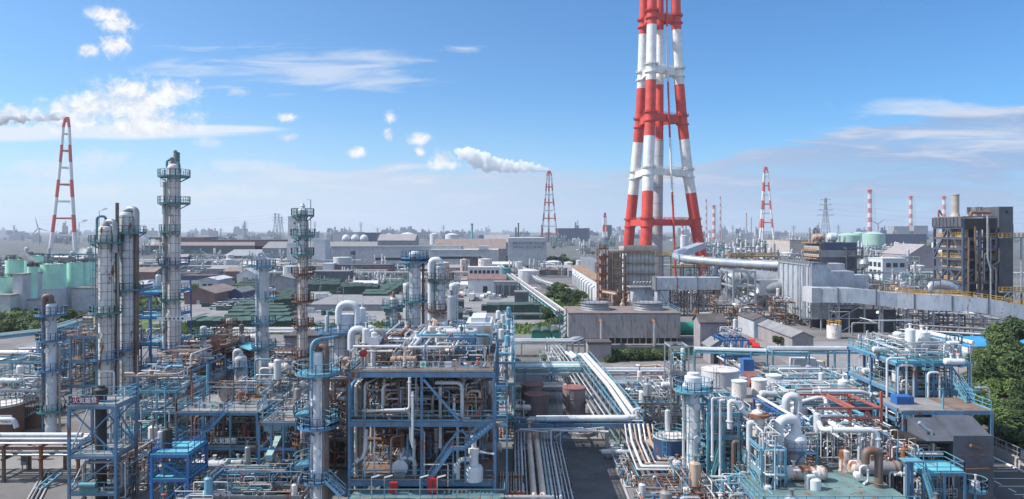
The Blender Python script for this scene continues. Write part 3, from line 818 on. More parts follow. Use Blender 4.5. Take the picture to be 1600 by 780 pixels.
for px, py, w, d in((608, 367, 15, 1500), (637, 366, 22, 1400), (678, 366, 13, 1450), (706, 367, 21, 1350)):
 tank('white domed tank on the skyline behind the lilac roofed hall', px, d, w, Z(py, d), 'wall_white', 'roof_white', cone=.14, ladder=False, group='white domed tanks on the skyline')
for px in(541, 555, 569):
 d=1100;c=P(px, 373, d);mb=MB();r=6.5
 T=Thing('spherical_tank', 'round white gas sphere behind the long hall, one of a row of three', 'storage tank', (c.x, d, 0), 'row of three gas spheres')
 mb.lathe(c, [(r*sin(pi*i/8), -r*cos(pi*i/8))for i in range(9)], 16);T.part('shell', mb, M_('wall_white'))
 mb=MB()
 for a in range(0, 360, 60):mb.tube((c.x+r*cos(radians(a)), d+r*sin(radians(a)), 0), (c.x+r*cos(radians(a)), d+r*sin(radians(a)), c.z), .4, 6)
 T.part('support_legs', mb, M_('wall_pale'))
x=X(535, 470);T=Thing('cooling_cell', 'white tapered cooling cell beside a dark water tower', 'cooling tower', (x, 470, 0))
mb=MB();mb.lathe((x, 470, 0), [(5, 0), (4.9, 2), (6.2, Z(402, 470)), (5.8, Z(402, 470))], 20);T.part('shell', mb, M_('wall_white'))
x=X(550, 480);T=Thing('water_tower', 'dark water tower on thin legs beside the white cooling cell', 'water tower', (x, 480, 0))
mb=MB();z=Z(398, 480)
for sx, sy in((-1, -1), (1, -1), (1, 1), (-1, 1)):mb.beam((x+sx*2, 480+sy*2, 0), (x+sx*1.6, 480+sy*1.6, z), .3, .3)
for i in range(3):mb.beam((x-2, 478, z*i/3), (x+2, 478, z*(i+1)/3), .2, .2)
T.part('legs', mb, M_('grey_steel'));mb=MB();mb.lathe((x, 480, z), [(2.4, 0), (2.4, 2.6), (0, 3.4)], 12);T.part('bowl', mb, M_('wall_dark'))
def lettering(parent, body, loc, size, mat, name='lettering', rot=(pi/2, 0, 0), al='CENTER', ext=.02):
 cu=bpy.data.curves.new(name, 'FONT');cu.body=body;cu.size=size;cu.align_x=al;cu.align_y='CENTER';cu.extrude=ext
 cu.materials.append(M_(mat))
 tmp=bpy.data.objects.new(name, cu);COL.objects.link(tmp)
 me=bpy.data.meshes.new_from_object(tmp);bpy.data.objects.remove(tmp);bpy.data.curves.remove(cu)
 o=bpy.data.objects.new(name, me);COL.objects.link(o);o.rotation_euler=rot
 if parent is not None:
  o.parent=parent;o.location=Vector(loc)-parent.location
 else:o.location=loc
 return o
sh=[o for o in bpy.data.objects if o.name.startswith('slogan_hall')][0]
mb=MB();a=P(794, 373, 559);bq=P(854, 403, 559)
mb.bx(a.x-.2, a.x+.35, 559.3, 559.9, 0, a.z);mb.bx(a.x, bq.x, 559.6, 559.94, Z(377, 559)-.1, Z(377, 559)+.15)
o=mb.build('wall_trim', M_('roof_white'), parent=sh, origin=sh.location)
lettering(sh, '無事は 世界に通じる広い道', P(826, 380.6, 559.5), 2.1, 'wall_navy')
lettering(sh, '安全をみ一つで心をつなぐ', P(826, 386.2, 559.5), 2.1, 'wall_navy')
# ------------------------------------------------------------------ vegetation
def leaf_mesh(name, mat, n, shape, seed, ls=.4):
 """crown: leaf clusters spread through overlapping uneven lobes; shape = list of (centre, radii)"""
 r=random.Random(seed);mb=MB()
 for i in range(n):
  c, q=r.choice(shape)
  while True:
   d=V(r.uniform(-1, 1), r.uniform(-1, 1), r.uniform(-1, 1))
   if.25<d.length<1:break
  d=d*(d.length**-.45)if r.random()<.7 else d
  p=V(c[0]+d.x*q[0], c[1]+d.y*q[1], c[2]+d.z*q[2])
  if p.z<.1:continue
  nrm=(V(d.x, d.y, d.z+.5)+V(r.uniform(-1, 1), r.uniform(-1, 1), r.uniform(-1, 1))*.8).normalized()
  u=nrm.orthogonal().normalized();u=Matrix.Rotation(r.uniform(0, 6.28), 3, nrm)@u;w=nrm.cross(u)
  s=ls*r.uniform(.6, 1.4)
  mb.add([p-u*s, p-w*s*.55, p+u*s, p+w*s*.55+nrm*s*.3], [(0, 1, 2, 3)])
 return mb
TREES={}
def tree_proto(key, mat, h, wd, seed, n=1300, ls=.34, kind='tree', lobes=9):
 r=random.Random(seed)
 T=Thing(kind, 'x', kind.replace('_', ' '), (0, 0, 0))
 mb=MB()
 if kind=='tree':
  sh=[]
  for i in range(lobes):
   a=r.uniform(0, 6.28);q=r.uniform(.1, .6)*wd/2;z=h*r.uniform(.42, .86)
   rr=wd*r.uniform(.16, .29)
   sh.append((V(q*cos(a), q*sin(a), z), (rr, rr, rr*.75)))
  mb.tube((0, 0, -.3), (0, 0, h*.45), wd*.035, 8, r2=wd*.022)
  for c, q in sh:
   mb.tube((0, 0, h*r.uniform(.25, .42)), c, wd*.014, 5, r2=.02)
 else:
  sh=[]
  for i in range(lobes):
   a=r.uniform(0, 6.28);q=r.uniform(0, .75)*wd/2
   rr=wd*r.uniform(.16, .28)
   sh.append((V(q*cos(a), q*sin(a), h*r.uniform(.25, .6)), (rr, rr, h*r.uniform(.3, .42))))
  for i in range(5):mb.tube((0, 0, -.2), (r.uniform(-1, 1)*wd*.3, r.uniform(-1, 1)*wd*.3, h*.6), .05, 5, r2=.02)
 T.part('trunk' if kind=='tree' else 'stem', mb, M_('bark'))
 T.part('crown' if kind=='tree' else 'foliage', leaf_mesh('crown', mat, n, sh, seed+1, ls), M_(mat))
 TREES[key]=[T.o, False, h]
 return T.o
def plant(key, x, y, label, group, s=1.0, z=0, sq=1.0):
 e=TREES[key]
 if not e[1]:
  e[1]=True;o=e[0];o.location=(x, y, z);o.scale=(s*sq, s*sq, s);o.rotation_euler=(0, 0, RND.uniform(0, 6.28));tag(o, label, None, group);return o
 return copy_tree(e[0], (x, y, z), RND.uniform(0, 6.28), label, group, (s*sq, s*sq, s))
for i in range(3):tree_proto('oak%d'%i, ('leaf_dark', 'leaf_mid', 'leaf_dark')[i], 9, 8, 40+i, 2600, .36)
for i in range(3):tree_proto('bush%d'%i, ('leaf_mid', 'leaf_dark', 'leaf_lime')[i], 2.6, 4.2, 50+i, 1500, .2, 'bush')
for i in range(2):tree_proto('fartree%d'%i, ('leaf_dark', 'leaf_mid')[i], 9, 9, 60+i, 500, .8)
def scatter_trees(keys, px0, px1, y0, y1, n, label, group, s0=.8, s1=1.2, sq=1.0):
 for i in range(n):
  D=GD(RND.uniform(y0, y1));x=X(RND.uniform(px0, px1), D)
  plant(RND.choice(keys), x, D, label, group, RND.uniform(s0, s1), 0, sq)
OAK=['oak0', 'oak1', 'oak2'];BUSH=['bush0', 'bush1', 'bush2'];FT=['fartree0', 'fartree1']
scatter_trees(OAK, 862, 888, 463, 482, 9, 'dark green tree in the grove beside the long pipe rack', 'trees in the grove by the pipe rack', .6, .95, 1.1)
scatter_trees(OAK, 885, 915, 468, 480, 6, 'green tree at the edge of the grove in front of the white turbine hall', 'trees at the edge of the grove', .45, .65, 1.2)
plant('oak0', X(856, 226), 226, 'round dark bush-like tree behind the three green arched sheds', None, .62, 0, 1.3)
scatter_trees(['bush1', 'bush0'], 858, 900, 462, 468, 5, 'low shrub along the road through the grove', 'shrubs along the grove road')
scatter_trees(FT, 855, 900, 408, 422, 16, 'tree in the belt in front of the slogan wall', 'trees in the belt by the slogan wall', .5, .9)
scatter_trees(FT, 380, 1500, 388, 402, 40, 'small far tree between the distant plants', 'scattered far trees', .4, .9, 1.3)
scatter_trees(BUSH+['bush1'], -5, 120, 500, 522, 34, 'bush in front of the grey silo bases', 'bushes in front of the silo bases', .9, 1.9, 1.2)
scatter_trees(BUSH, 205, 262, 470, 490, 18, 'bush in the green patch behind the twin columns', 'bushes behind the twin columns', 1.0, 1.7, 1.2)
plant('oak1', X(108, 215), 215, 'round dark tree standing before the grey silo bases', None, .72, 0, 1.25)
scatter_trees(BUSH, 285, 310, 452, 458, 6, 'bush along the purple grey shed', 'bushes by the purple grey shed', 1.0, 1.4)
plant('oak2', X(1216, 178), 178, 'single small round tree in front of the long grey shed', None, .4, 0, 1.1)
for i in range(15):
 px=956+i*7.4
 plant('bush%d'%(i%2), X(px, 163), 163+RND.uniform(-.8, .8), 'clipped dark hedge bush along the near bank of the green pond', 'hedge along the green pond', RND.uniform(.95, 1.1), 0, .9)
scatter_trees(BUSH, 935, 965, 556, 566, 7, 'loose shrub at the left end of the pond hedge', 'shrubs at the pond end', .7, 1.0)
scatter_trees(BUSH, 850, 880, 560, 575, 6, 'low shrub under the pipe bridge beside the inner road', 'shrubs beside the inner road', .5, .8)
def sheet(name, pts, z, mat, kind='structure'):
 g=MB();g.add([(p[0], p[1], z)for p in pts], [tuple(range(len(pts)))])
 return tag(g.build(name, mat, origin=(0, 0, 0)), kind=kind)
def flat(name, c1, c2, sc, rough=.9, c3=None):
 m=bpy.data.materials.new(name);m.use_nodes=True
 k=NT(m.node_tree);b=k.n['Principled BSDF'];pos=k.node('ShaderNodeNewGeometry').outputs['Position']
 c=k.mix(k.smooth(k.noise(pos, sc, 6, .65), .35, .65), rgba(c1), rgba(c2))
 if c3:c=k.mix(k.smooth(k.noise(pos, sc*3.7, 5, .7), .55, .7, 0, .7), c, rgba(c3))
 k.l.new(c, b.inputs[0]);b.inputs['Roughness'].default_value=rough;MATS[name]=m;return m
flat('asphalt', (.075, .075, .08), (.11, .108, .11), .25, .9, (.06, .058, .06))
flat('asphalt_pale', (.20, .195, .20), (.27, .26, .26), .08, .9, (.17, .16, .16))
flat('grass_soil', (.06, .10, .022), (.12, .17, .04), .12, .95, (.17, .15, .07))
flat('pond_green', (.018, .038, .024), (.025, .05, .03), .05, .12)
flat('yard_concrete', (.23, .215, .205), (.33, .315, .30), .06, .9, (.15, .12, .10))
flat('paint_white', (.7, .7, .7), (.78, .78, .78), 1.0, .7)
def quad(px0, px1, ya, yb):
 """ground strip between two picture rows, straight sides in the world"""
 Da, Db=GD(yb), GD(ya)
 return[(X(px0, Da), Da), (X(px1, Da), Da), (X(px1, Da), Db), (X(px0, Da), Db)]
flat('far_ground', (.055, .065, .062), (.15, .148, .15), .045, .95, (.05, .07, .045))
sheet('far_ground', [(-6000, 440), (6000, 440), (8000, 9000), (-8000, 9000)], .003, M_('far_ground'))
sheet('storage_yard', [(-150, 226), (12, 226), (-4, 420), (-190, 420)], .004, M_('asphalt_pale'))
sheet('grass_strip', [(-110, 203), (10, 203), (12, 225.5), (-130, 225.5)], .006, M_('grass_soil'))
sheet('lawn', [(-190, 214), (-115, 205), (-118, 245), (-200, 252)], .007, M_('grass_soil'))
sheet('grass_strip', [(10.5, 225), (24, 225), (34, 280), (24, 330), (8, 330)], .008, M_('grass_soil'))
sheet('road', [(12, 200), (19, 200), (9, 330), (-9, 560), (-14, 560), (0, 330)], .012, M_('asphalt_pale'))
sheet('pavement', [(23, 144), (52, 144), (52, 158), (22, 158)], .006, M_('asphalt_pale'))
sheet('service_road', [(60, 128), (120, 128), (160, 190), (64, 190)], .006, M_('asphalt_pale'))
mb=MB();r=random.Random(5)
for i in range(9000):
 if r.random()<.8:x, y=r.uniform(-110, 12), r.uniform(203, 225)
 else:x, y=r.uniform(11, 24), r.uniform(226, 290)
 if x>-3 and y<226 and x<8 and r.random()<.3:continue
 h=r.uniform(.35, .95)*(1.4 if(int(x/9)%3)else.8);a=r.uniform(0, 6.28);q=r.uniform(.15, .4)
 u=V(cos(a), sin(a), 0)*q;t=V(r.uniform(-.3, .3), r.uniform(-.3, .3), h)
 mb.add([V(x, y, 0)-u, V(x, y, 0)+u, V(x, y, 0)+u*.5+t, V(x, y, 0)-u*.5+t], [(0, 1, 2, 3)])
tag(mb.build('grass', M_('leaf_lime')), 'bright green grass growing on the strip behind the refinery', 'grass', kind='stuff')
# ------------------------------------------------------------------ green silos at far left
def silo(label, px, D, w, tpy, bpy_, mat='silo_green', plinth=True, group='green silos'):
 r=w*D/FPX/2;x=X(px, D);zt, zb=Z(tpy, D), max(.5, Z(bpy_, D))
 T=Thing('silo', label, 'silo', (x, D+r, 0), group)
 mb=MB();mb.lathe((x, D+r, 0), [(r, zb), (r, zt), (r*.3, zt+r*.14), (0, zt+r*.16)], 28);T.part('shell', mb, M_(mat))
 mb=MB();mb.rail(mb.arcpts((x, D+r, zt), r, 0, 360, 20), 1.1, .1, step=2.5);mb.box((x, D+r-.4*r, zt+1), (1.2, 1.2, 1.6));T.part('railing', mb, M_('grey_steel'))
 if plinth:
  mb=MB();mb.lathe((x, D+r, 0), [(r*1.12, 0), (r*1.12, zb-.004)], 28);T.part('plinth', mb, M_('plinth_wall'))
 else:
  mb=MB();mb.lathe((x, D+r, 0), [(r*.12, zb-r*1.3), (r, zb-.01)], 24);T.part('hopper', mb, M_(mat))
  mb=MB()
  for a in(45, 135, 225, 315):mb.beam((x+r*.95*cos(radians(a)), D+r+r*.95*sin(radians(a)), 0), (x+r*.95*cos(radians(a)), D+r+r*.95*sin(radians(a)), zb+.5), .8)
  T.part('support_legs', mb, M_('plinth_wall'))
silo('short pale green silo cut by the left picture edge', -4, 236, 24, 434, 463, plinth=True)
silo('pale green silo with a hopper bottom near the left edge', 14, 252, 25, 407, 437, plinth=False)
silo('tall green silo behind the concrete pillar, crossed by a conveyor', 42, 262, 28, 401, 462)
silo('broad blue green silo at the middle of the silo row', 72, 256, 34, 414, 452)
silo('narrow green silo squeezed behind the broad one', 95, 272, 14, 412, 449)
silo('bright green silo third from the right end of the row', 111, 268, 23, 411, 448)
silo('rightmost green silo of the row', 132, 272, 19, 410, 447)
silo('green silo half hidden at the lower left behind the pillar', 46, 240, 14, 417, 470)
for px0, px1, D, tp, l in((20, 35, 236, 430, 'tall concrete pillar standing between the green silos'), (-20, 16, 232, 463, 'low grey concrete silo base at the left picture edge'), (38, 53, 238, 470, 'small pale concrete base right of the pillar'), (112, 152, 262, 452, 'grey concrete silo base at the right end of the row')):
 B('silo_plinth', l, px0, px1, D, Z(tp, D), 10, 'plinth_wall', 'concrete', cat='silo base', group='concrete silo bases')
mb=MB();a, b=P(32, 395, 258), P(58, 414, 246);mb.beam(a, b, 1.6, 1.8);mb.beam(a, a-V(0, 0, 4), .4);mb.beam(b, b-V(0, 0, 3), .4)
solo('conveyor', mb, M_('grey_steel'), 'sloping conveyor gallery over the tall green silo', 'conveyor')
# ------------------------------------------------------------------ covered stacks, cars
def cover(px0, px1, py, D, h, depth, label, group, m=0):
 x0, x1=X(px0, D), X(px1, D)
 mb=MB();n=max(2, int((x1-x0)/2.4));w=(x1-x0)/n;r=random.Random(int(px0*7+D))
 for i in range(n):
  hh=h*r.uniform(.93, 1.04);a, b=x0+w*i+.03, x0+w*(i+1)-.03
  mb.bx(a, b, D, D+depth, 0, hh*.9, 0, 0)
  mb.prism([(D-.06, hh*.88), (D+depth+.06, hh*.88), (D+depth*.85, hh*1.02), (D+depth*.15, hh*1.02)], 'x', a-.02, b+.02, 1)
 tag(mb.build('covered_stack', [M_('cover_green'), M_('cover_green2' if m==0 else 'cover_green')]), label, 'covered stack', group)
G1='green covered stacks'
cover(292, 470, 0, 212, 3.2, 9, 'longest dark green covered stack just behind the grass strip', G1)
for i in range(5):
 cover(350+i*6, 452-i*3, 0, 228+i*11, 2.9, 5.5, 'one of the parallel long green covered stacks behind the longest one', 'parallel long green covered stacks')
for i in range(4):
 cover(428+i*4, 462+i*5, 0, 262+i*12, 5.0, 8, 'tall dark green covered stack left of the rust streaked column', 'dark green covered stacks by the rust streaked column', 1)
for i in range(3):
 cover(532, 590-i*5, 0, 318+i*9, 5.2-i*.3, 6.5, 'dark green covered block stack before the office block', 'dark green block stacks before the office', 1)
for i in range(8):
 cover(566+i*3.4, 606+i*5, 0, 296+i*11, 3.8, 6, 'green covered row in the slanting set right of the office', 'slanting set of green covered rows')
for i in range(4):
 cover(345+i*14, 420+i*9, 0, 330+i*16, 3.5, 8, 'dark covered row in the far part of the yard', 'far dark covered rows', 1)
for i in range(3):
 cover(478+i*5, 530, 0, 345+i*14, 4, 8, 'dark green covered heap left of the block stacks', 'dark green heaps in the far yard', 1)
cover(760, 845, 0, 256, 3.3, 7, 'long green covered stack beside the parking lot', G1)
cover(752, 762, 0, 262, 2.2, 5, 'short dark stack at the left end of the parking lot stack', G1, 1)
cover(702, 724, 0, 268, 3.4, 5, 'pair of dark green bins behind the white gooseneck column', G1, 1)
cover(706, 722, 0, 236, 2.6, 4, 'small dark green bin at the edge of the grass strip', G1, 1)
cover(632, 650, 0, 250, 3, 6, 'dark green covered bin at the right end of the flat warehouse', G1, 1)
cover(792, 846, 0, 236, 1.7, 4, 'row of blue grey drums and bins in front of the long covered stack', G1, 1)
cover(600, 640, 0, 258, 2.2, 5, 'low green covered heap on the flat warehouse side', G1)
def car_proto(col):
 if 'car_'+col not in MATS:paint('car_'+col, {'white':(.75, .76, .77), 'silver':(.42, .44, .47), 'red':(.55, .03, .03), 'dark':(.05, .055, .07)}[col], .25, 0, .02, 0)
 T=Thing('parked_car', 'x', 'car', (0, 0, 0));mb=MB()
 side=[(-2.1, .28), (2.1, .28), (2.12, .75), (1.9, .92), (1.0, .98), (.45, 1.42), (-1.35, 1.45), (-1.95, 1.0), (-2.12, .8)]
 mb.prism(side, 'y', -.83, .83);T.part('body', mb, M_('car_'+col))
 mb=MB();mb.prism([(.92, 1.0), (.42, 1.37), (-1.3, 1.39), (-1.75, 1.02)], 'y', -.845, .845)
 mb.add([(1.02, -.7, .99), (1.02, .7, .99), (.5, .66, 1.43), (.5, -.66, 1.43)], [(0, 1, 2, 3)]);T.part('windows', mb, M_('glass_dark'))
 for sx in(-1.3, 1.3):
  for sy in(-.8, .8):
   mb=MB();mb.lathe((sx, sy, .32), [(.32, -.1), (.32, .1)], 12, ax='y');T.part('wheel', mb, M_('dark'))
 return T.o
CARS={c:[car_proto(c), False]for c in('white', 'silver', 'red', 'dark')}
def car(col, x, y, rz, label, group):
 e=CARS[col]
 if not e[1]:e[1]=True;o=e[0];o.location=(x, y, 0);o.rotation_euler=(0, 0, rz);tag(o, label, None, group);return
 copy_tree(e[0], (x, y, 0), rz, label, group)
cn={'white':'white', 'silver':'silver grey', 'red':'red', 'dark':'dark'}
for i, c in enumerate(('white', 'white', 'silver', 'white', 'silver')):car(c, X(707+i*4.4, 322), 322+(i%2)*7, 1.5, cn[c]+' car parked left of the yard lane behind the white gooseneck column', 'cars left of the yard lane')
car('red', X(717, 312), 312, .1, 'only red car, parked left of the yard lane', 'cars left of the yard lane')
for i, c in enumerate(('white', 'silver', 'white', 'dark', 'silver', 'white', 'white', 'dark')):car(c, X(755+i*4.2, 316), 313+(i%3)*8, 1.4, cn[c]+' car parked in front of the workshop', 'cars in front of the workshop')
for i in range(40):
 c=RND.choice(['white', 'white', 'white', 'silver', 'dark'])
 rr, cc=divmod(i, 8)
 car(c, X(337+cc*9.2+rr*3, 268+rr*13), 268+rr*13+RND.uniform(-1, 1), RND.choice([.2, 3.3])+RND.uniform(-.1, .1), cn[c]+' car in the crowded car park behind the purple grey shed', 'cars in the crowded car park')
for i, c in enumerate(('red', 'red')):car(c, X(1174+i*7, 186-i*7), 186-i*7, 1.2, ('farther' if i==0 else 'nearer')+' red car beside the light blue shed door', 'red vehicles by the light blue shed')
# ------------------------------------------------------------------ pipe racks
def rack(label, pts, zt, w, npipes, seed, mat='grey_steel', pmats=('white_clad', 'grey_pipe', 'alu'), step=7, group='pipe racks', r=(.1, .28), lvl=1, name='pipe_rack', plab=None, pn=8, cyl=None):
 """trestles along pts (ground points) carrying pipes; the rack is one thing, every pipe on it another"""
 pts=[Vector((p[0], p[1], 0))for p in pts];rr=random.Random(seed)
 T=Thing(name, label, 'pipe rack', pts[0], group)
 mb=MB();bm=MB()
 segs=list(zip(pts, pts[1:]))
 for a, b in segs:
  d=(b-a);L=d.length;d.normalize();s=V(-d.y, d.x, 0)*(w/2);k=max(1, int(L/step))
  for i in range(k+1):
   p=a+d*(L*i/k)
   mb=MB()
   for q in(-1, 1):mb.beam(p+s*q, p+s*q+V(0, 0, zt), .3)
   for l in range(lvl):mb.beam(p-s*1.15+V(0, 0, zt-l*1.5), p+s*1.15+V(0, 0, zt-l*1.5), .28, .3)
   T.part('trestle', mb, M_(mat))
  for q in(-1, 1):bm.beam(a+s*q+V(0, 0, zt-.2), b+s*q+V(0, 0, zt-.2), .2, .35)
 T.part('beams', bm, M_(mat))
 def side(i):
  ds=[]
  if i>0:ds.append((pts[i]-pts[i-1]).normalized())
  if i<len(pts)-1:ds.append((pts[i+1]-pts[i]).normalized())
  n=sum((V(-d.y, d.x, 0)for d in ds), V(0, 0, 0)).normalized()
  return n/max(.5, n.dot(V(-ds[0].y, ds[0].x, 0)))
 S=[side(i)for i in range(len(pts))]
 nl=[npipes]+[max(1, npipes*2//3)]*(lvl-1)
 for l in range(lvl):
  for j in range(nl[l]):
   o=(j+.5)/nl[l]*w-w/2+rr.uniform(-.1, .1);rad=rr.uniform(*r);mt=rr.choice(pmats)
   mb=MB();mb.pipe([p+n*o+V(0, 0, zt+.16+rad-l*1.5)for p, n in zip(pts, S)], rad, pn)
   cl=mt.split('_')[0];cl={'alu':'silver', 'galv':'grey'}.get(cl, cl)
   solo('pipe', mb, M_(mt), '%s pipe %s %s'%(cl, 'on' if l==0 else 'low in', plab or('the '+label)), 'pipe', 'pipes on '+(plab or label))
rack('long pipe rack running away beside the grove road', [(15, 215), (-1, 393), (-9, 500)], 5, 3.2, 5, 1, 'teal_steel', ('white_clad', 'alu', 'grey_pipe', 'tan_pipe'), 9, lvl=2)
rack('pale pipe rack in front of the slogan wall', [(4, 560), (14, 360), (26, 300)], 4.5, 3, 4, 2, 'galv', ('white_clad', 'alu'), 12)
rack('pipe rack beyond the green covered yard', [(-160, 415), (-20, 415)], 5, 3, 4, 4, 'galv', ('white_clad', 'grey_pipe'), 12)
rack('far pipe rack across the plain behind the tall column', [(-230, 470), (-70, 470)], 6, 4, 5, 6, 'galv', ('white_clad', 'alu'), 14)
rack('farther pipe rack under the brown mill', [(-330, 560), (-120, 560)], 6, 4, 4, 7, 'galv', ('white_clad', 'alu'), 16)
rack('pipe rack on the right plain behind the big duct', [(70, 480), (230, 480)], 6, 4, 5, 8, 'galv', ('white_clad', 'alu', 'tan_pipe'), 14)
rack('pipe rack in front of the white office', [(180, 400), (310, 392)], 6, 4, 5, 9, 'galv', ('white_clad', 'alu'), 14)
rack('pipe rack in the middle of the mill yard', [(-60, 500), (-6, 500)], 5, 3, 4, 10, 'galv', ('white_clad', 'alu'), 12)
# ------------------------------------------------------------------ cooling tower, pond, sheds
D0, D1=183, 199;x0, x1=X(888, D0), X(1063, D0);zt=Z(491, D0)
T=Thing('cooling_tower', 'long grey cooling tower with two fan stacks and streaked louvred front', 'cooling tower', ((x0+x1)/2, 191, 0))
mb=MB();mb.bx(x0, x1, D0, D1, 2.0, zt);T.part('casing', mb, M_('tower_front'))
mb=MB();mb.bx(x0-.1, x1+.1, D0-.1, D1+.1, zt+.003, zt+.35);T.part('roof', mb, M_('roof_brown'))
mb=MB();mb.bx(x0+.3, x1-.3, D0+.4, D1-.4, .5, 1.997);T.part('air_inlet', mb, M_('dark'))
mb=MB();mb.bx(x0-.4, x1+.4, D0-1.4, D1+.4, 0, .5);T.part('basin', mb, M_('concrete'))
mb=MB()
for i in range(18):mb.beam((x0+(x1-x0)*(i+.5)/18, D0+.2, .5), (x0+(x1-x0)*(i+.5)/18, D0+.2, 2), .3)
T.part('columns', mb, M_('concrete'))
for px in(930, 1013):
 c=V(X(px, 191), 191, zt+.35);mb=MB();r=3.9
 mb.lathe(c, [(r*1.02, 0), (r*.93, 1.1), (r*.96, 2.0), (r*.88, 2.0), (r*.85, .2), (0, .2, 1)], 32)
 for z in(.5, 1.2, 1.9):mb.lathe(c+V(0, 0, z), [(r*.95, -.06), (r*1.03, 0), (r*.95, .06)], 32)
 st=T.part('fan_stack', mb, [M_('alu_dull'), M_('dark')])
 mb=MB();mb.rail(mb.arcpts(c+V(0, 0, 1.6), r*.98, 0, 360, 20), 1.1, .06, step=2)
 for a in range(0, 360, 60):
  u=V(cos(radians(a)), sin(radians(a)), 0);mb.beam(c+V(0, 0, 1.3), c+V(0, 0, 1.3)+u*r*.8, .5, .08)
 T.part('fan', mb, M_('grey_steel'), parent=st)
mb=MB();mb.rail([(x1-6, D1-.3, zt+.35), (x1, D1-.3, zt+.35), (x1, D0+.2, zt+.35)], 1.1, .07);T.part('roof_railing', mb, M_('cyan_steel'))
mb=MB()
for sy in(D0-.2, D0+2):
 for sx in(x0-2.2, x0-.4):mb.beam((sx, sy, 0), (sx, sy, zt+1.3), .14)
for i in range(6):
 z=zt*i/6;mb.beam((x0-2.2, D0-.2, z), (x0-.4, D0-.2, z+zt/6), .12, .3);mb.beam((x0-2.2, D0-.2, z), (x0-.4, D0-.2, z), .1)
T.part('stair_tower', mb, M_('teal_steel'))
for px, top in((940, 504), (1023, 504)):
 mb=MB();c=P(px, 541, D0-1.8);mb.tube((c.x, D0-1.8, .2), (c.x, D0-1.8, Z(top, D0-2)), .42, 10, 0);mb.pipe([(c.x, D0-1.8, Z(top+1, D0)), (c.x, D0-1.8, Z(top-2, D0)), (c.x, D0-.02, Z(top-3, D0))], .42, 10, 1)
 solo('riser_pipe', mb, [M_('alu'), M_('rust_pipe')], ('left' if px<1000 else 'right')+' riser pipe with rusty top bend on the cooling tower front', 'pipe')
sheet('pond', [(x0+7, 166), (x1+5, 166), (x1+7, 181), (x0+8, 181)], .03, M_('pond_green'))
mb=MB();q=[(x0+7, 165.6), (x1+5.2, 165.6), (x1+7.3, 181.2)]
for a, b in zip(q, q[1:]):mb.beam((a[0], a[1], .2), (b[0], b[1], .2), .4, .4)
solo('pond_wall', mb, M_('concrete_pale'), 'low concrete wall round the green pond', 'wall')
B('pump_house', 'small brown pump house at the left end of the pond', 919, 955, 160, 4.1, 5, 'wall_mauve', 'roof_dark')
B('brick_house', 'two storey grey brown gabled house right of the cooling tower', 1094, 1134, 168, 8.0, 6, 'wall_mauve', 'roof_dark', gable=('x', 1.6), wins=[(.68, .88, .5, .68, 1)], doors=[(.1, .25, .5, 'wall_dark')])
B('small_gabled_shed', 'small grey gabled shed in front of the brown house', 1110, 1137, 158, 3.8, 6, 'wall_mauve', 'roof_grey', gable=('y', 1.3), doors=[(.2, .45, .7, 'dark')])
paint('cyan_wall', (.30, .50, .66), .7, 0, .15, .2)
B('light_blue_shed', 'shed with light blue door leaves and dark roof', 1178, 1206, 196, 5.0, 14, 'wall_pale', 'roof_dark', gable=('y', 1.0), doors=[(.05, .3, .85, 'cyan_wall'), (.36, .62, .8, 'dark'), (.68, .95, .85, 'cyan_wall')])
B('long_shed', 'long grey shed with dull roof behind the small round tree', 1238, 1271, 172, 3.9, 30, 'wall_mauve', 'roof_grey', gable=('y', 1.2))
for i, px in enumerate((838, 853, 869)):
 D=188;x=X(px, D);mb=MB();w=1.25
 poly=[(x-w, 0), (x+w, 0), (x+w, 2.6)]+[(x+w*cos(radians(a)), 2.6+.8*sin(radians(a)))for a in range(20, 180, 20)]+[(x-w, 2.6)]
 T=Thing('arched_shed', ('left', 'middle', 'right')[i]+' one of three green arched sheds standing in a row', 'shed', (x, D, 0), 'three green arched sheds')
 mb.prism(poly, 'y', D, D+7);T.part('body', mb, M_('green_shed'))
 mb=MB();arc=[(x+(w+.08)*cos(radians(a)), 2.6+.9*sin(radians(a)))for a in range(0, 181, 20)]
 mb.prism(arc, 'y', D-.1, D+7.1);T.part('roof', mb, M_('cover_green2'))
mb=MB();c=V(X(1074, 192), 192, 3.2);mb.lathe(c, [(1.8, -4), (1.8, 4), (0, 4.3)], 20, ax='x');mb.bx(c.x-3.5, c.x-3, 191, 193, 0, 3);mb.bx(c.x+3, c.x+3.5, 191, 193, 0, 3)
solo('green_drum', mb, M_('green_shed'), 'bright green horizontal drum between cooling tower and brown house', 'tank')
r=random.Random(21);mbp={}
for i in range(44):
 mt=r.choice(['white_clad', 'rust_pipe', 'grey_pipe', 'red_steel', 'tan_pipe', 'dark', 'alu', 'tan_pipe', 'green_shed' if i%9==0 else 'white_rust'])
 p=V(X(r.uniform(1000, 1056), 148), r.uniform(140, 152), 0);a=r.uniform(0, 3.14);L=r.uniform(.8, 3.2);d=V(cos(a), sin(a), r.uniform(-.15, .3))*L/2;z=r.uniform(.3, 1.2)
 mb=MB()
 if r.random()<.55:mb.tube(p-d+V(0, 0, z), p+d+V(0, 0, z), r.uniform(.15, .4), 8)
 else:mb.beam(p-d+V(0, 0, z), p+d+V(0, 0, z), r.uniform(.5, 1.2), r.uniform(.4, 1.0))
 zmin=min(v[2]for v in mb.v);mb.v=[(v[0], v[1], v[2]-zmin)for v in mb.v]
 solo('scrap_piece', mb, M_(mt), '%s scrap piece in the junk heap before the pond hedge'%{'white_clad':'white', 'rust_pipe':'rusty', 'grey_pipe':'grey', 'red_steel':'red', 'tan_pipe':'tan', 'dark':'black', 'alu':'silver', 'green_shed':'green', 'white_rust':'stained white'}[mt], 'scrap', 'junk heap before the pond hedge')
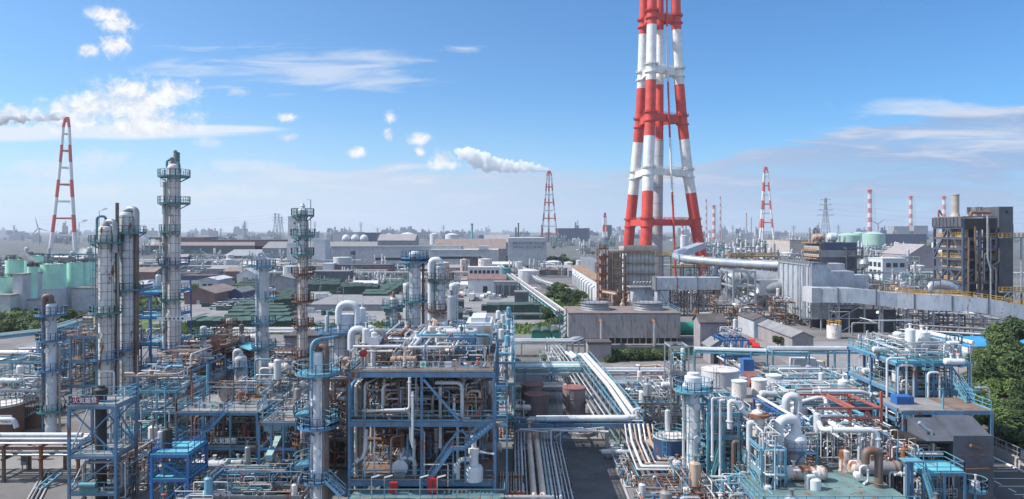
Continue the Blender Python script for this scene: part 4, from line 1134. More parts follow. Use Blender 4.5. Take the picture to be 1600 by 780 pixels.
 # ------------------------------------------------------------------ power plant on the right
def frame3d(mb, xs, ys, zs, w=.35, brace=(), m=0, posts=True):
 """steel frame: posts at every (x,y), beams at every z"""
 for x in xs:
  for y in ys:
   if posts:mb.beam((x, y, 0 if zs[0]>0 else zs[0]), (x, y, zs[-1]), w, w, m)
 for z in zs:
  for y in ys:mb.beam((xs[0], y, z-w*.6), (xs[-1], y, z-w*.6), w*.8, w, m)
  for x in xs:mb.beam((x, ys[0], z-w*.6), (x, ys[-1], z-w*.6), w*.8, w, m)
 for(i, j, k_, sgn)in brace:
  a, b=xs[i], xs[i+1];y=ys[j];z0, z1=zs[k_], zs[k_+1]
  if sgn in(1, 0):mb.beam((a, y, z0), (b, y, z1), w*.6, w*.6, m)
  if sgn in(-1, 0):mb.beam((b, y, z0), (a, y, z1), w*.6, w*.6, m)
D=275;x0, x1=X(976, D), X(1026, D);zt=Z(392, D)
T=Thing('boiler_building', 'pale panelled boiler with brown walkways below the giant chimney', 'boiler', ((x0+x1)/2, D+6, 0))
mb=MB();mb.bx(x0+.6, x1-.6, D, D+12, 4, zt);T.part('casing', mb, M_('wall_white'))
mb=MB()
for py in(395, 411, 427, 444, 459, 472):
 z=Z(py, D);mb.bx(x0-1, x1+1, D-1.6, D-.05, z-.25, z);mb.rail([(x0-1, D-1.5, z), (x1+1, D-1.5, z)], 1.2, .09, step=2)
T.part('walkways', mb, M_('tan_steel'))
mb=MB()
for i in range(9):mb.beam((x0+(x1-x0)*i/8, D-.2, 0), (x0+(x1-x0)*i/8, D-.2, zt+.5), .28)
T.part('columns', mb, M_('wall_beige'))
mb=MB();mb.bx(x0-.5, x1+.3, D-.5, D+12, zt+.01, zt+1.6)
for i in range(18):mb.bx(x0-.4+(x1-x0)*i/18, x0+.2+(x1-x0)*i/18, D-.8, D-.52, zt-.2, zt+2.2)
T.part('roof', mb, M_('wall_beige'))
D=272
for px0, px1, tp, mt, l in((936, 950, 388, 'rust_steel', 'rust brown steel stair tower at the left end of the boiler'), (957, 975, 394, 'tan_steel', 'tan steel frame tower next to the panelled boiler')):
 x0, x1=X(px0, D), X(px1, D);zt=Z(tp, D);T=Thing('frame_tower', l, 'steel tower', ((x0+x1)/2, D+3, 0));mb=MB()
 zs=[zt*i/7 for i in range(8)]
 frame3d(mb, [x0, x1], [D, D+6], zs, .38, [(0, 0, i, 1 if i%2 else-1)for i in range(7)]);T.part('frame', mb, M_(mt))
 mb=MB()
 for z in zs[1:]:mb.bx(x0, x1, D, D+6, z+.01, z+.12);mb.rail([(x0, D, z+.12), (x1, D, z+.12)], 1.1, .1, step=2)
 T.part('floors', mb, M_(mt))
 mb=MB();mb.bx(x0+.8, x1-.8, D+1.5, D+5.5, .2, zt*.9);T.part('duct', mb, M_('rust_col' if mt=='rust_steel' else 'wall_beige'))
mb=MB();x0, x1=X(952, 276), X(968, 276);mb.bx(x0, x1, 276, 282, 4, Z(391, 276));solo('flue_casing', mb, M_('wall_pale'), 'tall narrow pale casing between the rusty tower and the boiler', 'flue duct')
D=258;T=Thing('ash_hopper', 'pale grey trapezoid hopper under the panelled boiler', 'hopper', (X(1004, D), D+4, 0))
a, b, c, d=X(985, D), X(1022, D), X(992, D), X(1020, D);z0, z1=.5, Z(450, D);mb=MB()
vs=[(a, D, z0), (b, D, z0), (b, D+8, z0), (a, D+8, z0), (c, D+1, z1), (d, D+1, z1), (d, D+7, z1), (c, D+7, z1)]
mb.add(vs, [(3, 2, 1, 0), (0, 1, 5, 4), (1, 2, 6, 5), (2, 3, 7, 6), (3, 0, 4, 7), (4, 5, 6, 7)]);T.part('body', mb, M_('duct_grey'))
mb=MB();mb.bx(X(984, D), X(1024, D), D-.5, D+8, z1+.01, z1+.3);mb.rail([(X(984, D), D-.4, z1+.3), (X(1024, D), D-.4, z1+.3)], 1.1, .1);T.part('deck', mb, M_('galv'))
mb=MB()
for i in range(6):xx=X(990+i*5, D);mb.pipe([(xx, D+.3, z1+.3), (xx, D+.3, z1+2), (xx+.6, D+.3, z1+2.4)], .14, 6)
T.part('vents', mb, M_('alu'))
r=random.Random(3)
for i in range(16):
 px=r.uniform(940, 1000);D=r.uniform(250, 270);x=X(px, D);mb=MB();zt=r.uniform(2, 8)
 if i%2:mb.pipe([(x, D, 0), (x, D, zt), (x+r.choice([-1, 1])*r.uniform(1.5, 4), D, zt), (x+r.choice([-3, 3]), D+4, zt+.5)], r.uniform(.3, .7), 8)
 else:mb.lathe((x, D, 0), [(.9, 0), (.9, zt*.6), (.4, zt*.75), (.4, zt)], 12)
 solo('boiler_pipe' if i%2 else 'boiler_vessel', mb, M_(r.choice(['rust_pipe', 'tan_pipe', 'rust_col', 'brown_pipe'])), 'rusty %s at the foot of the tan boiler towers'%('bent pipe' if i%2 else 'vessel'), 'pipe' if i%2 else 'vessel', 'rusty gear at the boiler foot')
T=Thing('turbine_hall', 'long white hall with brown roof edge running back beside the grove', 'building', (36, 330, 0));mb=MB()
mb.bx(X(932, 285), 40, 285, 400, 0, 9.2);T.part('wall', mb, M_('wall_white'))
mb=MB();mb.bx(X(932, 285)-.4, 40.4, 284.6, 400, 9.205, 10);T.part('roof', mb, M_('tan_steel'))
for i in range(9):
 mb=MB();y=290+i*11;xx=X(932, 285)-.2;mb.pipe([(xx-1.2, y, 0), (xx-1.2, y, 6.5), (xx, y, 7.2)], .4, 8);T.part('vent_pipe', mb, M_('alu'))
mb=MB()
for i in range(14):y=330+i*5;mb.bx(X(925, 340)+0, X(925, 340)+6, y, y+3, 10.01, 15)
T.part('roof_fins', mb, M_('galv'))
D=245
T=Thing('flue_duct', 'pale blue grey rectangular flue on dark steel legs', 'flue duct', (X(1080, D), D+2, 0));mb=MB()
z0, z1=Z(453, D), Z(434, D);mb.bx(X(1025, D), X(1128, D), D, D+6, z0, z1);T.part('casing', mb, M_('duct_grey'))
for px in(1025, 1058, 1090, 1127):mb=MB();mb.bx(X(px, D)-.18, X(px, D)+.18, D-.25, D+6.2, z0-.25, z1+.25);T.part('stiffener_ring', mb, M_('grey_steel'))
mb=MB()
for px in(1030, 1052, 1075, 1098, 1122):
 for y in(D+.4, D+5.6):mb.beam((X(px, D), y, 0), (X(px, D), y, z0), .4)
 mb.beam((X(px, D), D+.4, z0*.5), (X(px, D), D+5.6, z0*.5), .3)
for i in range(4):
 a, b=X(1030+i*23, D), X(1053+i*23, D);mb.beam((a, D+.4, 0), (b, D+.4, z0), .25);mb.beam((b, D+.4, 0), (a, D+.4, z0), .25);mb.beam((a, D+.4, z0*.5), (b, D+.4, z0*.5), .25)
T.part('trestle', mb, M_('grey_steel'))
mb=MB();mb.bx(X(1027, D), X(1046, D), D+.3, D+5, .2, z0-.3);solo('downcomer_duct', mb, M_('duct_grey'), 'pale vertical duct dropping from the left end of the flue', 'flue duct')
r=random.Random(8)
for i in range(9):
 D=r.uniform(250, 285);px=1040+i*19;x=X(px, D);w=r.uniform(4, 7);h=r.uniform(8, 13);mb=MB()
 frame3d(mb, [x, x+w], [D, D+5], [0, h/3, h*2/3, h], .3, [(0, 0, k_, 0)for k_ in range(3)])
 for j in range(7):q=x+r.uniform(0, w);mb.beam((q, D+r.uniform(0, 5), 0), (q+r.uniform(-1, 1), D+r.uniform(0, 5), h), .18)
 solo('support_frame', mb, M_(r.choice(['grey_steel', 'wall_dark', 'galv', 'brown_steel'])), 'dark braced support frame in the steel thicket under the flue', 'steel frame', 'steel thicket under the flue')
for i in range(12):
 D=r.uniform(252, 275);x=X(r.uniform(1050, 1215), D);h=r.uniform(3, 12);mb=MB()
 mb.pipe([(x, D, 0), (x, D, h), (x+r.uniform(-6, 6), D+1, h), (x+r.uniform(-6, 6), D+1, h+3)], r.uniform(.2, .6), 8)
 solo('pipe', mb, M_(r.choice(['alu', 'tan_pipe', 'grey_pipe', 'rust_pipe'])), 'pipe bending through the steel thicket under the flue', 'pipe', 'pipes under the flue')
T=Thing('gas_main', 'long silver round gas main from the chimney foot to the grey precipitator', 'flue duct', (X(1100, 300), 300, 0));mb=MB()
mb.sweep(roundpts([P(1087, 388, 380), P(1058, 397, 318), P(1053, 403, 300), P(1110, 409, 285), P(1165, 413, 268), P(1230, 415, 252)], 14, 5), 1.75, 16);T.part('shell', mb, M_('alu'))
mb=MB()
for i in range(9):
 q=P(1060+i*19, 404+i*1.35, 298-i*5.2);mb.lathe(q, [(1.78, -.2), (1.98, -.2), (1.98, .2), (1.78, .2)], 16, ax='x')
T.part('flanges', mb, M_('alu_dull'))
for i in range(8):
 mb=MB();q=P(1068+i*20, 408, 295-i*5.5);mb.beam((q.x, q.y, 0), (q.x, q.y, q.z-1.3), .4);mb.beam((q.x, q.y+3, 0), (q.x, q.y+3, q.z-1.3), .4);mb.beam((q.x, q.y, q.z-2), (q.x, q.y+3, q.z-2), .3);T.part('trestle', mb, M_('grey_steel'))
mb=MB();mb.beam(P(1060, 397, 330), P(1095, 384, 372), 4.5, 3.2);solo('chimney_inlet_duct', mb, M_('duct_grey'), 'grey duct sloping up to the right foot of the giant chimney', 'flue duct')
for px0, px1, D, py, l in((1050, 1110, 292, 418, 'yellow railed gallery under the left part of the gas main'), (1140, 1215, 290, 401, 'yellow railed gallery behind the right part of the gas main'), (1000, 1050, 285, 400, 'yellow railed gallery right of the panelled boiler')):
 z=Z(py, D);T=Thing('gallery', l, 'gallery', (X(px0, D), D, 0));mb=MB();mb.bx(X(px0, D), X(px1, D), D, D+4, z-.3, z)
 T.part('deck', mb, M_('grey_steel'));mb=MB();mb.rail([(X(px0, D), D, z), (X(px1, D), D, z), (X(px1, D), D+4, z), (X(px0, D), D+4, z)], 1.3, .13, closed=True, step=2);T.part('railing', mb, M_('yellow_steel'))
 mb=MB()
 for i in range(5):q=X(px0+(px1-px0)*i/4, D);mb.beam((q, D+2, 0), (q, D+2, z-.3), .35)
 T.part('legs', mb, M_('grey_steel'))
T=Thing('upper_elbow_duct', 'fat silver round duct turning into the precipitator, upper one', 'flue duct', (X(1170, 243), 243, 0));mb=MB()
mb.sweep(roundpts([P(1139, 452, 247), P(1142, 436, 247), P(1175, 434, 246), P(1225, 440, 243)], 6, 6), 3.0, 18);T.part('shell', mb, M_('alu_dull'))
mb=MB()
for px in(1153, 1165, 1178, 1190, 1202):mb.lathe(P(px, 434.5+(px-1150)*.05, 246), [(3.02, -.12), (3.16, 0), (3.02, .12)], 18, ax='x')
T.part('bands', mb, M_('alu'))
T=Thing('lower_elbow_duct', 'fat silver round duct bending upwards below, with segmented elbows', 'flue duct', (X(1170, 240), 240, 0));mb=MB()
mb.sweep(roundpts([P(1128, 462, 244), P(1137, 480, 243), P(1165, 478, 242), P(1188, 462, 242), P(1198, 450, 241), P(1225, 448, 240)], 5, 4), 2.9, 18);T.part('shell', mb, M_('alu_dull'))
mb=MB();mb.bx(X(1188, 238), X(1216, 238), 238.5, 245, Z(462, 238), Z(438, 238));T.part('square_transition', mb, M_('alu'))
D=232;xs=[X(1146, D), X(1180, D)];T=Thing('duct_stand', 'tall grey braced steel stand around the silver round ducts', 'steel frame', ((xs[0]+xs[1])/2, D+7, 0));mb=MB()
zs=[0, Z(487, D), Z(446, D), Z(423, D)];frame3d(mb, xs, [D, D+7, D+14], zs, .55, [(0, 0, 0, 0), (0, 0, 1, 0), (0, 0, 2, 1), (0, 2, 0, 0), (0, 2, 1, 0)]);T.part('frame', mb, M_('galv'))
xs=[X(1184, D), X(1212, D)];mb=MB();T=Thing('duct_stand', 'lower dark braced stand between the round ducts and the precipitator', 'steel frame', ((xs[0]+xs[1])/2, D+5, 0))
frame3d(mb, [xs[0], sum(xs)/2, xs[1]], [D, D+9], [0, 4, 8], .4, [(0, 0, 0, 0), (1, 0, 0, 0), (0, 0, 1, 1), (1, 0, 1, -1)]);T.part('frame', mb, M_('grey_steel'))
D=215;y1=241;xl=X(1266, D);xr=xl+12;zt=Z(413, D);zb=Z(499, D)
T=Thing('precipitator', 'big pale grey electrostatic precipitator with ribbed side and hopper', 'precipitator', (xl+6, D+13, 0));mb=MB()
mb.bx(xl, xl+5.2, D, y1, zb, zt);T.part('casing', mb, M_('duct_grey'))
mb=MB();zh=Z(472, D)
poly=[(xl+5.21, zb+1), (xl+5.21, zt-.6), (xl+9.8, Z(440, D)), (xl+9.8, Z(466, D))]
mb.prism(poly, 'y', D+.6, y1-.6);T.part('nozzle', mb, M_('duct_grey'))
mb=MB()
for i in range(7):
 y=D+1+i*(y1-D-2)/6;mb.bx(xl-.32, xl-.003, y-.22, y+.22, zb, zt)
mb.bx(xl-.35, xl-.003, D, y1, zt-.5, zt);T.part('ribs', mb, M_('galv'))
mb=MB();mb.bx(xl-.4, xl+5.5, D-.3, y1+.3, zt+.005, zt+.3);mb.rail([(xl, y1, zt+.3), (xl, D, zt+.3), (xl+5.2, D, zt+.3)], 1.2, .12, step=2);T.part('roof_walk', mb, M_('grey_steel'))
mb=MB()
for yy in(D+1, D+9, D+17, y1-1):
 for xx in(xl+.5, xl+9):mb.beam((xx, yy, 0), (xx, yy, zb if xx<xl+5 else zb+2), .5)
for i in range(3):mb.beam((xl+.5, D+1+8*i, 0), (xl+.5, D+9+8*i, zb), .3);mb.beam((xl+.5, D+9+8*i, 0), (xl+.5, D+1+8*i, zb), .3)
T.part('legs', mb, M_('grey_steel'))
mb=MB();mb.bx(xl+1.5, xl+10, D+3, y1-2, .2, zb-.2);T.part('hopper', mb, M_('wall_dark'))
mb=MB()
for px, dd in((1250, 214), (1258, 214), (1268, 213)):mb.tube((X(px, dd), dd, Z(500, dd)), (X(px, dd), dd, Z(412, dd)), .22, 8)
mb.pipe([(X(1250, 213), 213, Z(440, 213)), (X(1250, 213), 213, Z(497, 213)), (X(1276, 213), 213, Z(498, 213))], .3, 8);T.part('pipes', mb, M_('alu'))
for px0, px1, D, t, b, dp, mt, l in((1262, 1335, 228, 424, 448, 5, 'duct_grey', 'blue grey stepped casing on the duct behind the precipitator roof'), (1262, 1320, 236, 412, 430, 6, 'wall_pale', 'upper ribbed casing behind the precipitator roof'), (1318, 1357, 232, 430, 452, 6, 'duct_grey', 'smooth blue grey box at the right of the stepped casing')):
 mb=MB();mb.bx(X(px0, D), X(px1, D), D, D+dp, Z(b, D), Z(t, D))
 for px in(px0+4, (px0+px1)/2, px1-4):
  for yy in(D+1, D+dp-1):mb.beam((X(px, D), yy, 0), (X(px, D), yy, Z(b, D)), .5)
 solo('duct_casing', mb, M_(mt), l, 'flue duct')
mb=MB();D=222;mb.add([P(1266, 437, D), P(1288, 437, D), P(1302, 450, D-8), P(1272, 450, D-8), P(1266, 439, D), P(1288, 439, D), P(1302, 452, D-8), P(1272, 452, D-8)], [(0, 1, 2, 3), (7, 6, 5, 4), (3, 2, 6, 7), (0, 3, 7, 4), (1, 0, 4, 5), (2, 1, 5, 6)])
solo('sloping_cover', mb, M_('wall_navy'), 'deep blue sloping plate cover beside the precipitator top', 'cover plate')
T=Thing('gallery_stair', 'steep tan stair climbing the blue grey casing', 'stair', (X(1300, 226), 226, 0));mb=MB();a, b=P(1303, 447, 222), P(1290, 417, 232)
for s in(-.5, .5):mb.beam(a+V(s, 0, 0), b+V(s, 0, 0), .12, .35);mb.beam(a+V(s, 0, 1.1), b+V(s, 0, 1.1), .08)
for i in range(16):q=a.lerp(b, i/16);mb.beam(q-V(.5, 0, 0), q+V(.5, 0, 0), .3, .06)
mb.beam(a, (a.x, a.y, 0), .25);mb.beam(b, (b.x, b.y, 0), .25);T.part('flight', mb, M_('tan_steel'))
def hexduct(name, label, pts, w, h, mat, rings=True, legs=()):
 T=Thing(name, label, 'flue duct', (pts[0][0], pts[0][1], 0));mb=MB();k=0
 pts=[Vector(p)for p in pts];vs=[]
 for p in pts:vs+=[p, p+V(0, w, 0), p+V(0, w, -h), p+V(0, 0, -h)]
 fs=[(3, 2, 1, 0)];n=len(pts)
 for i in range(n-1):
  for j in range(4):fs.append((4*i+j, 4*i+(j+1)%4, 4*i+4+(j+1)%4, 4*i+4+j))
 fs.append(tuple(4*(n-1)+j for j in range(4)))
 mb.add(vs, fs);T.part('casing', mb, M_(mat))
 mb=MB();L=sum((b-a).length for a, b in zip(pts, pts[1:]));acc=0
 for a, b in zip(pts, pts[1:]):
  m=max(1, int((b-a).length/6))
  for i in range(m):
   mb=MB();q=a.lerp(b, (i+.5)/m);mb.bx(q.x-.16, q.x+.16, q.y-.22, q.y+w+.2, q.z-h-.22, q.z+.2);T.part('stiffener_ring', mb, M_('grey_steel'))
 return T, pts
path=[P(1282, 450.5, 206), P(1336, 451, 204), P(1402, 458.5, 202), P(1455, 462, 199), P(1520, 464, 196), P(1568, 471, 194), P(1640, 484, 192)]
T, pp=hexduct('sloping_duct', 'long blue grey duct sloping away right across the power plant', path, 6, 4.2, 'duct_grey')
mb=MB()
for a, b in zip(pp[2:], pp[3:]):
 for o in(.1, 5.9):mb.rail([a+V(0, o, .02), b+V(0, o, .02)], 1.2, .11, step=2)
T.part('railing', mb, M_('yellow_steel'))
mb=MB()
for i, (px, D)in enumerate(((1296, 206), (1312, 206), (1352, 205), (1380, 204), (1420, 203), (1460, 200), (1500, 198), (1540, 197), (1580, 195))):
 zt=8.6-max(0, i-4)*.55
 if i>1:zt-=.3*(i-1)
 if i>2:mb=MB()
 for y in(D+.5, D+5.5):mb.beam((X(px, D), y, 0), (X(px, D), y, zt), .4)
 mb.beam((X(px, D), D+.5, zt*.6), (X(px, D), D+5.5, zt*.6), .25)
 if i>2:T.part('trestle', mb, M_('galv'))
 else:m3=mb
mb=m3
a, b=X(1296, 206), X(1312, 206)
for z0, z1 in((0, 4.2), (4.2, 8.4)):mb.beam((a, 206.5, z0), (b, 206.5, z1), .22);mb.beam((b, 206.5, z0), (a, 206.5, z1), .22);mb.beam((a, 206.5, z1), (b, 206.5, z1), .25)
b2=X(1352, 205)
for z0, z1 in((0, 4.2), (4.2, 8.4)):mb.beam((b, 206.5, z0), (b2, 205.5, z1), .22);mb.beam((b, 206.5, z1), (b2, 205.5, z1), .25)
T.part('trestle', mb, M_('galv'))
mb=MB();mb.bx(X(1268, 206), X(1282, 206)-.01, 205.8, 213, pp[0].z-4.3, pp[0].z+.1);T.part('mouth', mb, M_('wall_pale'))
B('dark_hall', 'dark open machine hall in the shadow under the sloping duct', 1322, 1400, 208, 6.0, 14, 'wall_dark', 'roof_dark', doors=[(.05, .55, .7, 'dark')])
r=random.Random(17)
for i in range(26):
 D=r.uniform(196, 238);px=r.uniform(1325, 1560);x=X(px, D);h=r.uniform(1.5, 7);mb=MB()
 kx=r.uniform(-14, 14)
 mb.pipe([(x, D, 0), (x, D, h), (x+kx, D+r.uniform(-2, 2), h), (x+kx, D+6, h)], r.uniform(.12, .32), 6)
 solo('pipe', mb, M_(r.choice(['alu', 'white_clad', 'grey_pipe', 'tan_pipe'])), 'pipe in the tangle of pipework under the sloping duct', 'pipe', 'pipework under the sloping duct')
for i in range(10):
 D=r.uniform(195, 235);x=X(1330+i*24, D);w=r.uniform(5, 9);h=r.uniform(4, 8);mb=MB()
 frame3d(mb, [x, x+w], [D, D+5], [0, h/2, h], .28, [(0, 0, 0, 0), (0, 0, 1, 1)])
 solo('support_frame', mb, M_(r.choice(['grey_steel', 'galv', 'wall_dark'])), 'small braced steel frame in the shadow of the sloping duct', 'steel frame', 'frames under the sloping duct')
for i in range(9):
 mb=MB();y=186+i*3.2;a, b=V(X(1420+i*4, y), y+6, 1.5+i%3), V(X(1555-i*3, y), y-5, 1.5+i%3)
 mb.tube(a, b, .22+.1*(i%3==0), 7);
 for t in(.1, .4, .7, .95):q=a.lerp(b, t);mb.beam(q, (q.x, q.y, 0), .16)
 solo('pipe', mb, M_(['alu', 'white_clad', 'grey_pipe'][i%3]), '%s pipe run lying low on stools behind the blue tank deck'%['silver', 'white', 'grey'][i%3], 'pipe', 'low pipe runs behind the blue tank deck')
mb=MB();D=204;mb.pipe([P(1378, 530, D), P(1378, 492, D), P(1371, 488, D-1)], .45, 10);mb.pipe([P(1374, 520, D), P(1374, 452, D)], .35, 10);solo('double_riser', mb, M_('alu'), 'pair of silver riser pipes in front of the sloping duct', 'pipe')
mb=MB();D=196;c=V(X(1303, D), D, 0);mb.lathe(c, [(1.9, 0), (1.9, 3.6), (0, 4.0)], 20);Tt=Thing('small_tank', 'white drum tank with a yellow rail below the duct trestle', 'tank', c);Tt.part('shell', mb, M_('white_rust'));mb=MB();mb.rail(mb.arcpts(c+V(0, 0, 3.7), 1.9, 0, 360, 30), 1.1, .12);Tt.part('railing', mb, M_('yellow_steel'))
D=330;x0, x1=X(1283, D), X(1338, D)
T=Thing('boiler_house', 'dark blue banded boiler house with vessels on the roof behind the precipitator', 'boiler house', ((x0+x1)/2, D+8, 0));mb=MB()
mb.bx(x0, x1, D, D+18, 2, Z(379, D));T.part('wall', mb, M_('wall_dark'))
mb=MB();mb.bx(X(1287, D), x1+.1, D-.2, D-.003, Z(390, D), Z(380, D));T.part('blue_band', mb, M_('wall_navy'))
mb=MB();mb.bx(X(1283, D), X(1338, D), D-.4, D-.21, Z(402, D), Z(391, D));T.part('grey_band', mb, M_('wall_grey'))
mb=MB();mb.bx(x0-.9, x0-.01, D+.5, D+17, Z(402, D), Z(384, D));T.part('side_block', mb, M_('wall_beige'))
mb=MB()
for py in(379.5, 392, 404, 415):z=Z(py, D);mb.bx(x0-2.2, x0-.92, D, D+17, z-.3, z);mb.rail([(x0-2.1, D, z), (x0-2.1, D+17, z)], 1.4, .16, step=2)
T.part('walkways', mb, M_('tan_steel'))
xs=[X(1323, D-3), X(1338, D-3), X(1347, D-3)];mb=MB();frame3d(mb, xs, [D-3, D+3], [0, 6, 12, 18, 22], .5, [(0, 0, i, 1)for i in range(4)]);T.part('steel_frame', mb, M_('wall_dark'))
for i, (px0, px1, mt, rr)in enumerate(((1274, 1292, 'rust_col', 1.6), (1297, 1313, 'white_clad', 2.0))):
 mb=MB();z=Z(371, D);a, b=X(px0, D), X(px1, D);mb.lathe((a, D+3, z), [(0, 0), (rr*.7, .25), (rr, 1), (rr, b-a-1), (rr*.7, b-a-.25), (0, b-a)], 16, ax='x')
 for t in(.25, .75):mb.bx(a+(b-a)*t-.3, a+(b-a)*t+.3, D+2, D+4, Z(379, D), z)
 solo('roof_drum', mb, M_(mt), ['rusty ringed drum lying on the dark boiler house roof', 'white drum lying on the dark boiler house roof'][i], 'vessel')
r=random.Random(12)
for i in range(8):
 px=1276+i*8;mb=MB();h=r.uniform(1.5, 5.5)if i!=0 else 7;mb.lathe((X(px, D), D+8, Z(379, D)), [(.5, 0), (.5, h), (.3, h)], 8)
 solo('roof_vent', mb, M_('alu_dull'), 'vent pipe on the dark boiler house roof', 'vent', 'vents on the dark boiler house roof')
for i in range(2):
 mb=MB();px=1277+i*4;mb.pipe([(X(px, D), D+5, Z(379, D)), (X(px, D), D+5, Z(357+i*3, D)), (X(px+5, D), D+5, Z(356+i*3, D)), (X(px+5, D), D+5, Z(364, D))], .6, 8)
 solo('gooseneck_pipe', mb, M_('alu_dull'), 'tall gooseneck pipe on the dark boiler house roof, %s of two'%('left' if i==0 else 'right'), 'pipe')
mb=MB();c=P(1350, 412, 326);mb.lathe(c, [(0, -2.4), (1.7, -1.7), (2.4, 0), (1.7, 1.7), (0, 2.4)], 14);mb.beam((c.x, c.y, 0), c, .8);solo('round_vessel', mb, M_('alu_dull'), 'grey round vessel at the right foot of the dark boiler house', 'vessel')
D=258;W=lambda px:X(px, D)
T=Thing('open_boiler_house', 'tall open steel boiler house with dark blue frame at the right edge', 'boiler house', (W(1525), D+10, 0));mb=MB()
xs=[W(1505), W(1530), W(1556)];zs=[0, Z(468, D), Z(455, D), Z(440, D), Z(420, D), Z(404, D), Z(388, D), Z(371, D), Z(354, D), Z(341, D)]
yb=D+17.5;ym=D+8.7
frame3d(mb, xs, [D, ym, yb], zs, .75, [(0, 0, 3, 1), (1, 0, 6, -1), (0, 0, 1, 1), (1, 1, 4, 0)])
for(p0, p1)in(((D, zs[5]), (ym, zs[8])), ((yb, zs[5]), (ym, zs[8])), ((D, zs[4]), (ym, zs[2])), ((yb, zs[4]), (ym, zs[2])), ((D, zs[2]), (ym, zs[4])), ((yb, zs[2]), (ym, zs[4]))):mb.beam((xs[0]-.1, p0[0], p0[1]), (xs[0]-.1, p1[0], p1[1]), .55)
T.part('frame', mb, M_('steel_bluegrey'))
mb=MB();mb.bx(xs[0]-.7, xs[0]-.45, D-.3, yb+.3, zs[8], zs[9]+.4)
for i in range(9):q=D+(yb-D)*i/8;mb.bx(xs[0]-.95, xs[0]-.71, q-.15, q+.15, zs[8]-.2, zs[9]+.4)
T.part('louvre_band', mb, M_('wall_dark'))
mb=MB();mb.bx(xs[0]+3.6, xs[2]-3.2, D+6, D+16, zs[1]+1, zs[9]-.5);mb.bx(xs[0]+.3, xs[2], D-.45, D-.38, zs[8]-1, zs[9]);T.part('boiler_casing', mb, M_('dark'))
mb=MB();mb.bx(xs[0]+2, xs[0]+3.19, D+2, D+16, zs[1]+.5, zs[8]);T.part('inner_casing', mb, M_('tan_pipe'))
for i in range(2, 9):
 fl=MB();z=zs[i];fl.bx(xs[0], xs[0]+1.9, D+.5, yb, z+.02, z+.14);fl.bx(xs[1], xs[2], D-.3, D+1.7, z+.02, z+.14)
 T.part('floor', fl, M_('grey_steel'))
mb=MB()
for i in(3, 5, 7):
 mb.rail([(xs[0]+.3, D+.3, zs[i]+.14), (xs[0]+.3, yb-.3, zs[i]+.14)], 1.5, .12, step=1.6)
 if i>4:mb.rail([(xs[1]-1.5, D-.25, zs[i]+.14), (xs[2], D-.25, zs[i]+.14)], 1.3, .14, step=2)
T.part('railing', mb, M_('yellow_steel'))
mb=MB();mb.bx(xs[0]-.3, xs[2], D-.2, yb, zs[9]+.41, zs[9]+.7);T.part('roof', mb, M_('roof_brown'))
r=random.Random(33)
for i in range(9):
 p=MB();q=xs[0]+.6+r.random()*(xs[2]-xs[0]-1.2);z0, z1=zs[r.randint(1, 3)], zs[r.randint(5, 8)];k_=r.uniform(-2.5, 2.5)
 p.pipe([(q, D-.9, z0), (q, D-.9, (z0+z1)/2), (q+k_, D-.9, (z0+z1)/2+1), (q+k_, D-.9, z1)], r.uniform(.15, .38), 8);T.part('riser_pipe', p, M_(r.choice(['alu_dull', 'grey_pipe', 'brown_pipe'])))
mb=MB();mb.pipe([(W(1540), D-1, zs[9]+1), (W(1540), D-1, zs[5]), (W(1545), D-1, zs[4]), (W(1545), D-1, zs[1])], .35, 8);T.part('riser_pipe', mb, M_('alu_dull'))
for i in range(9):
 for j in range(2):
  bc=MB();q0, q1=xs[j]+.4, xs[j+1]-.4;y=D+3+(i%3)*4;bc.beam((q0, y, zs[i]), (q1, y, zs[i+1]), .28);bc.beam((q1, y, zs[i]), (q0, y, zs[i+1]), .28);bc.beam((q0, y-2, zs[i+1]-1), (q1, y-2, zs[i+1]-1), .3)
  T.part('bracing', bc, M_(['grey_steel', 'brown_steel', 'steel_bluegrey'][(i+j)%3]))
D2=262;mb=MB();mb.bx(X(1561, D2), X(1583, D2), D2, D2+9, 0, Z(323, D2));mb.bx(X(1571, D2), X(1575, D2), D2-.05, D2, Z(334, D2), Z(329, D2), 1)
solo('lift_tower', mb, [M_('wall_dark'), M_('dark')], 'tall grey lift tower at the right of the open boiler house', 'tower')
c=V(W(1514), D+8, zs[9]+.7);mb=MB();mb.lathe(c, [(1.7, 0), (1.35, 1.4), (1.35, 8.0), (1.5, 8.0), (1.5, 8.4), (1.1, 8.4)], 16);solo('roof_stack', mb, M_('wall_beige'), 'tan stack on the roof of the open boiler house', 'chimney')
c=V(W(1546), D+8, zs[9]+.7);mb=MB();mb.lathe(c, [(2.2, 0), (2.2, 1.2), (2.5, 3.6), (2.2, 3.6)], 16)
for a in range(0, 360, 30):mb.beam(c+V(2.5*cos(radians(a)), 2.5*sin(radians(a)), 1), c+V(2.5*cos(radians(a)), 2.5*sin(radians(a)), 3.6), .2)
solo('roof_fan', mb, M_('alu_dull'), 'round fan tub on the roof of the open boiler house', 'fan housing')
mb=MB();a=zs[9]+.7;mb.pipe([(W(1500), D+13, a), (W(1500), D+13, a+3), (W(1506), D+13, a+.6)], .3, 6);mb.pipe([(W(1525), D+3, a), (W(1525), D+3, a+1.5), (W(1556), D+3, a+1.5)], .6, 8)
solo('roof_pipe', mb, M_('rust_pipe'), 'rusty pipes on the roof of the open boiler house', 'pipe')
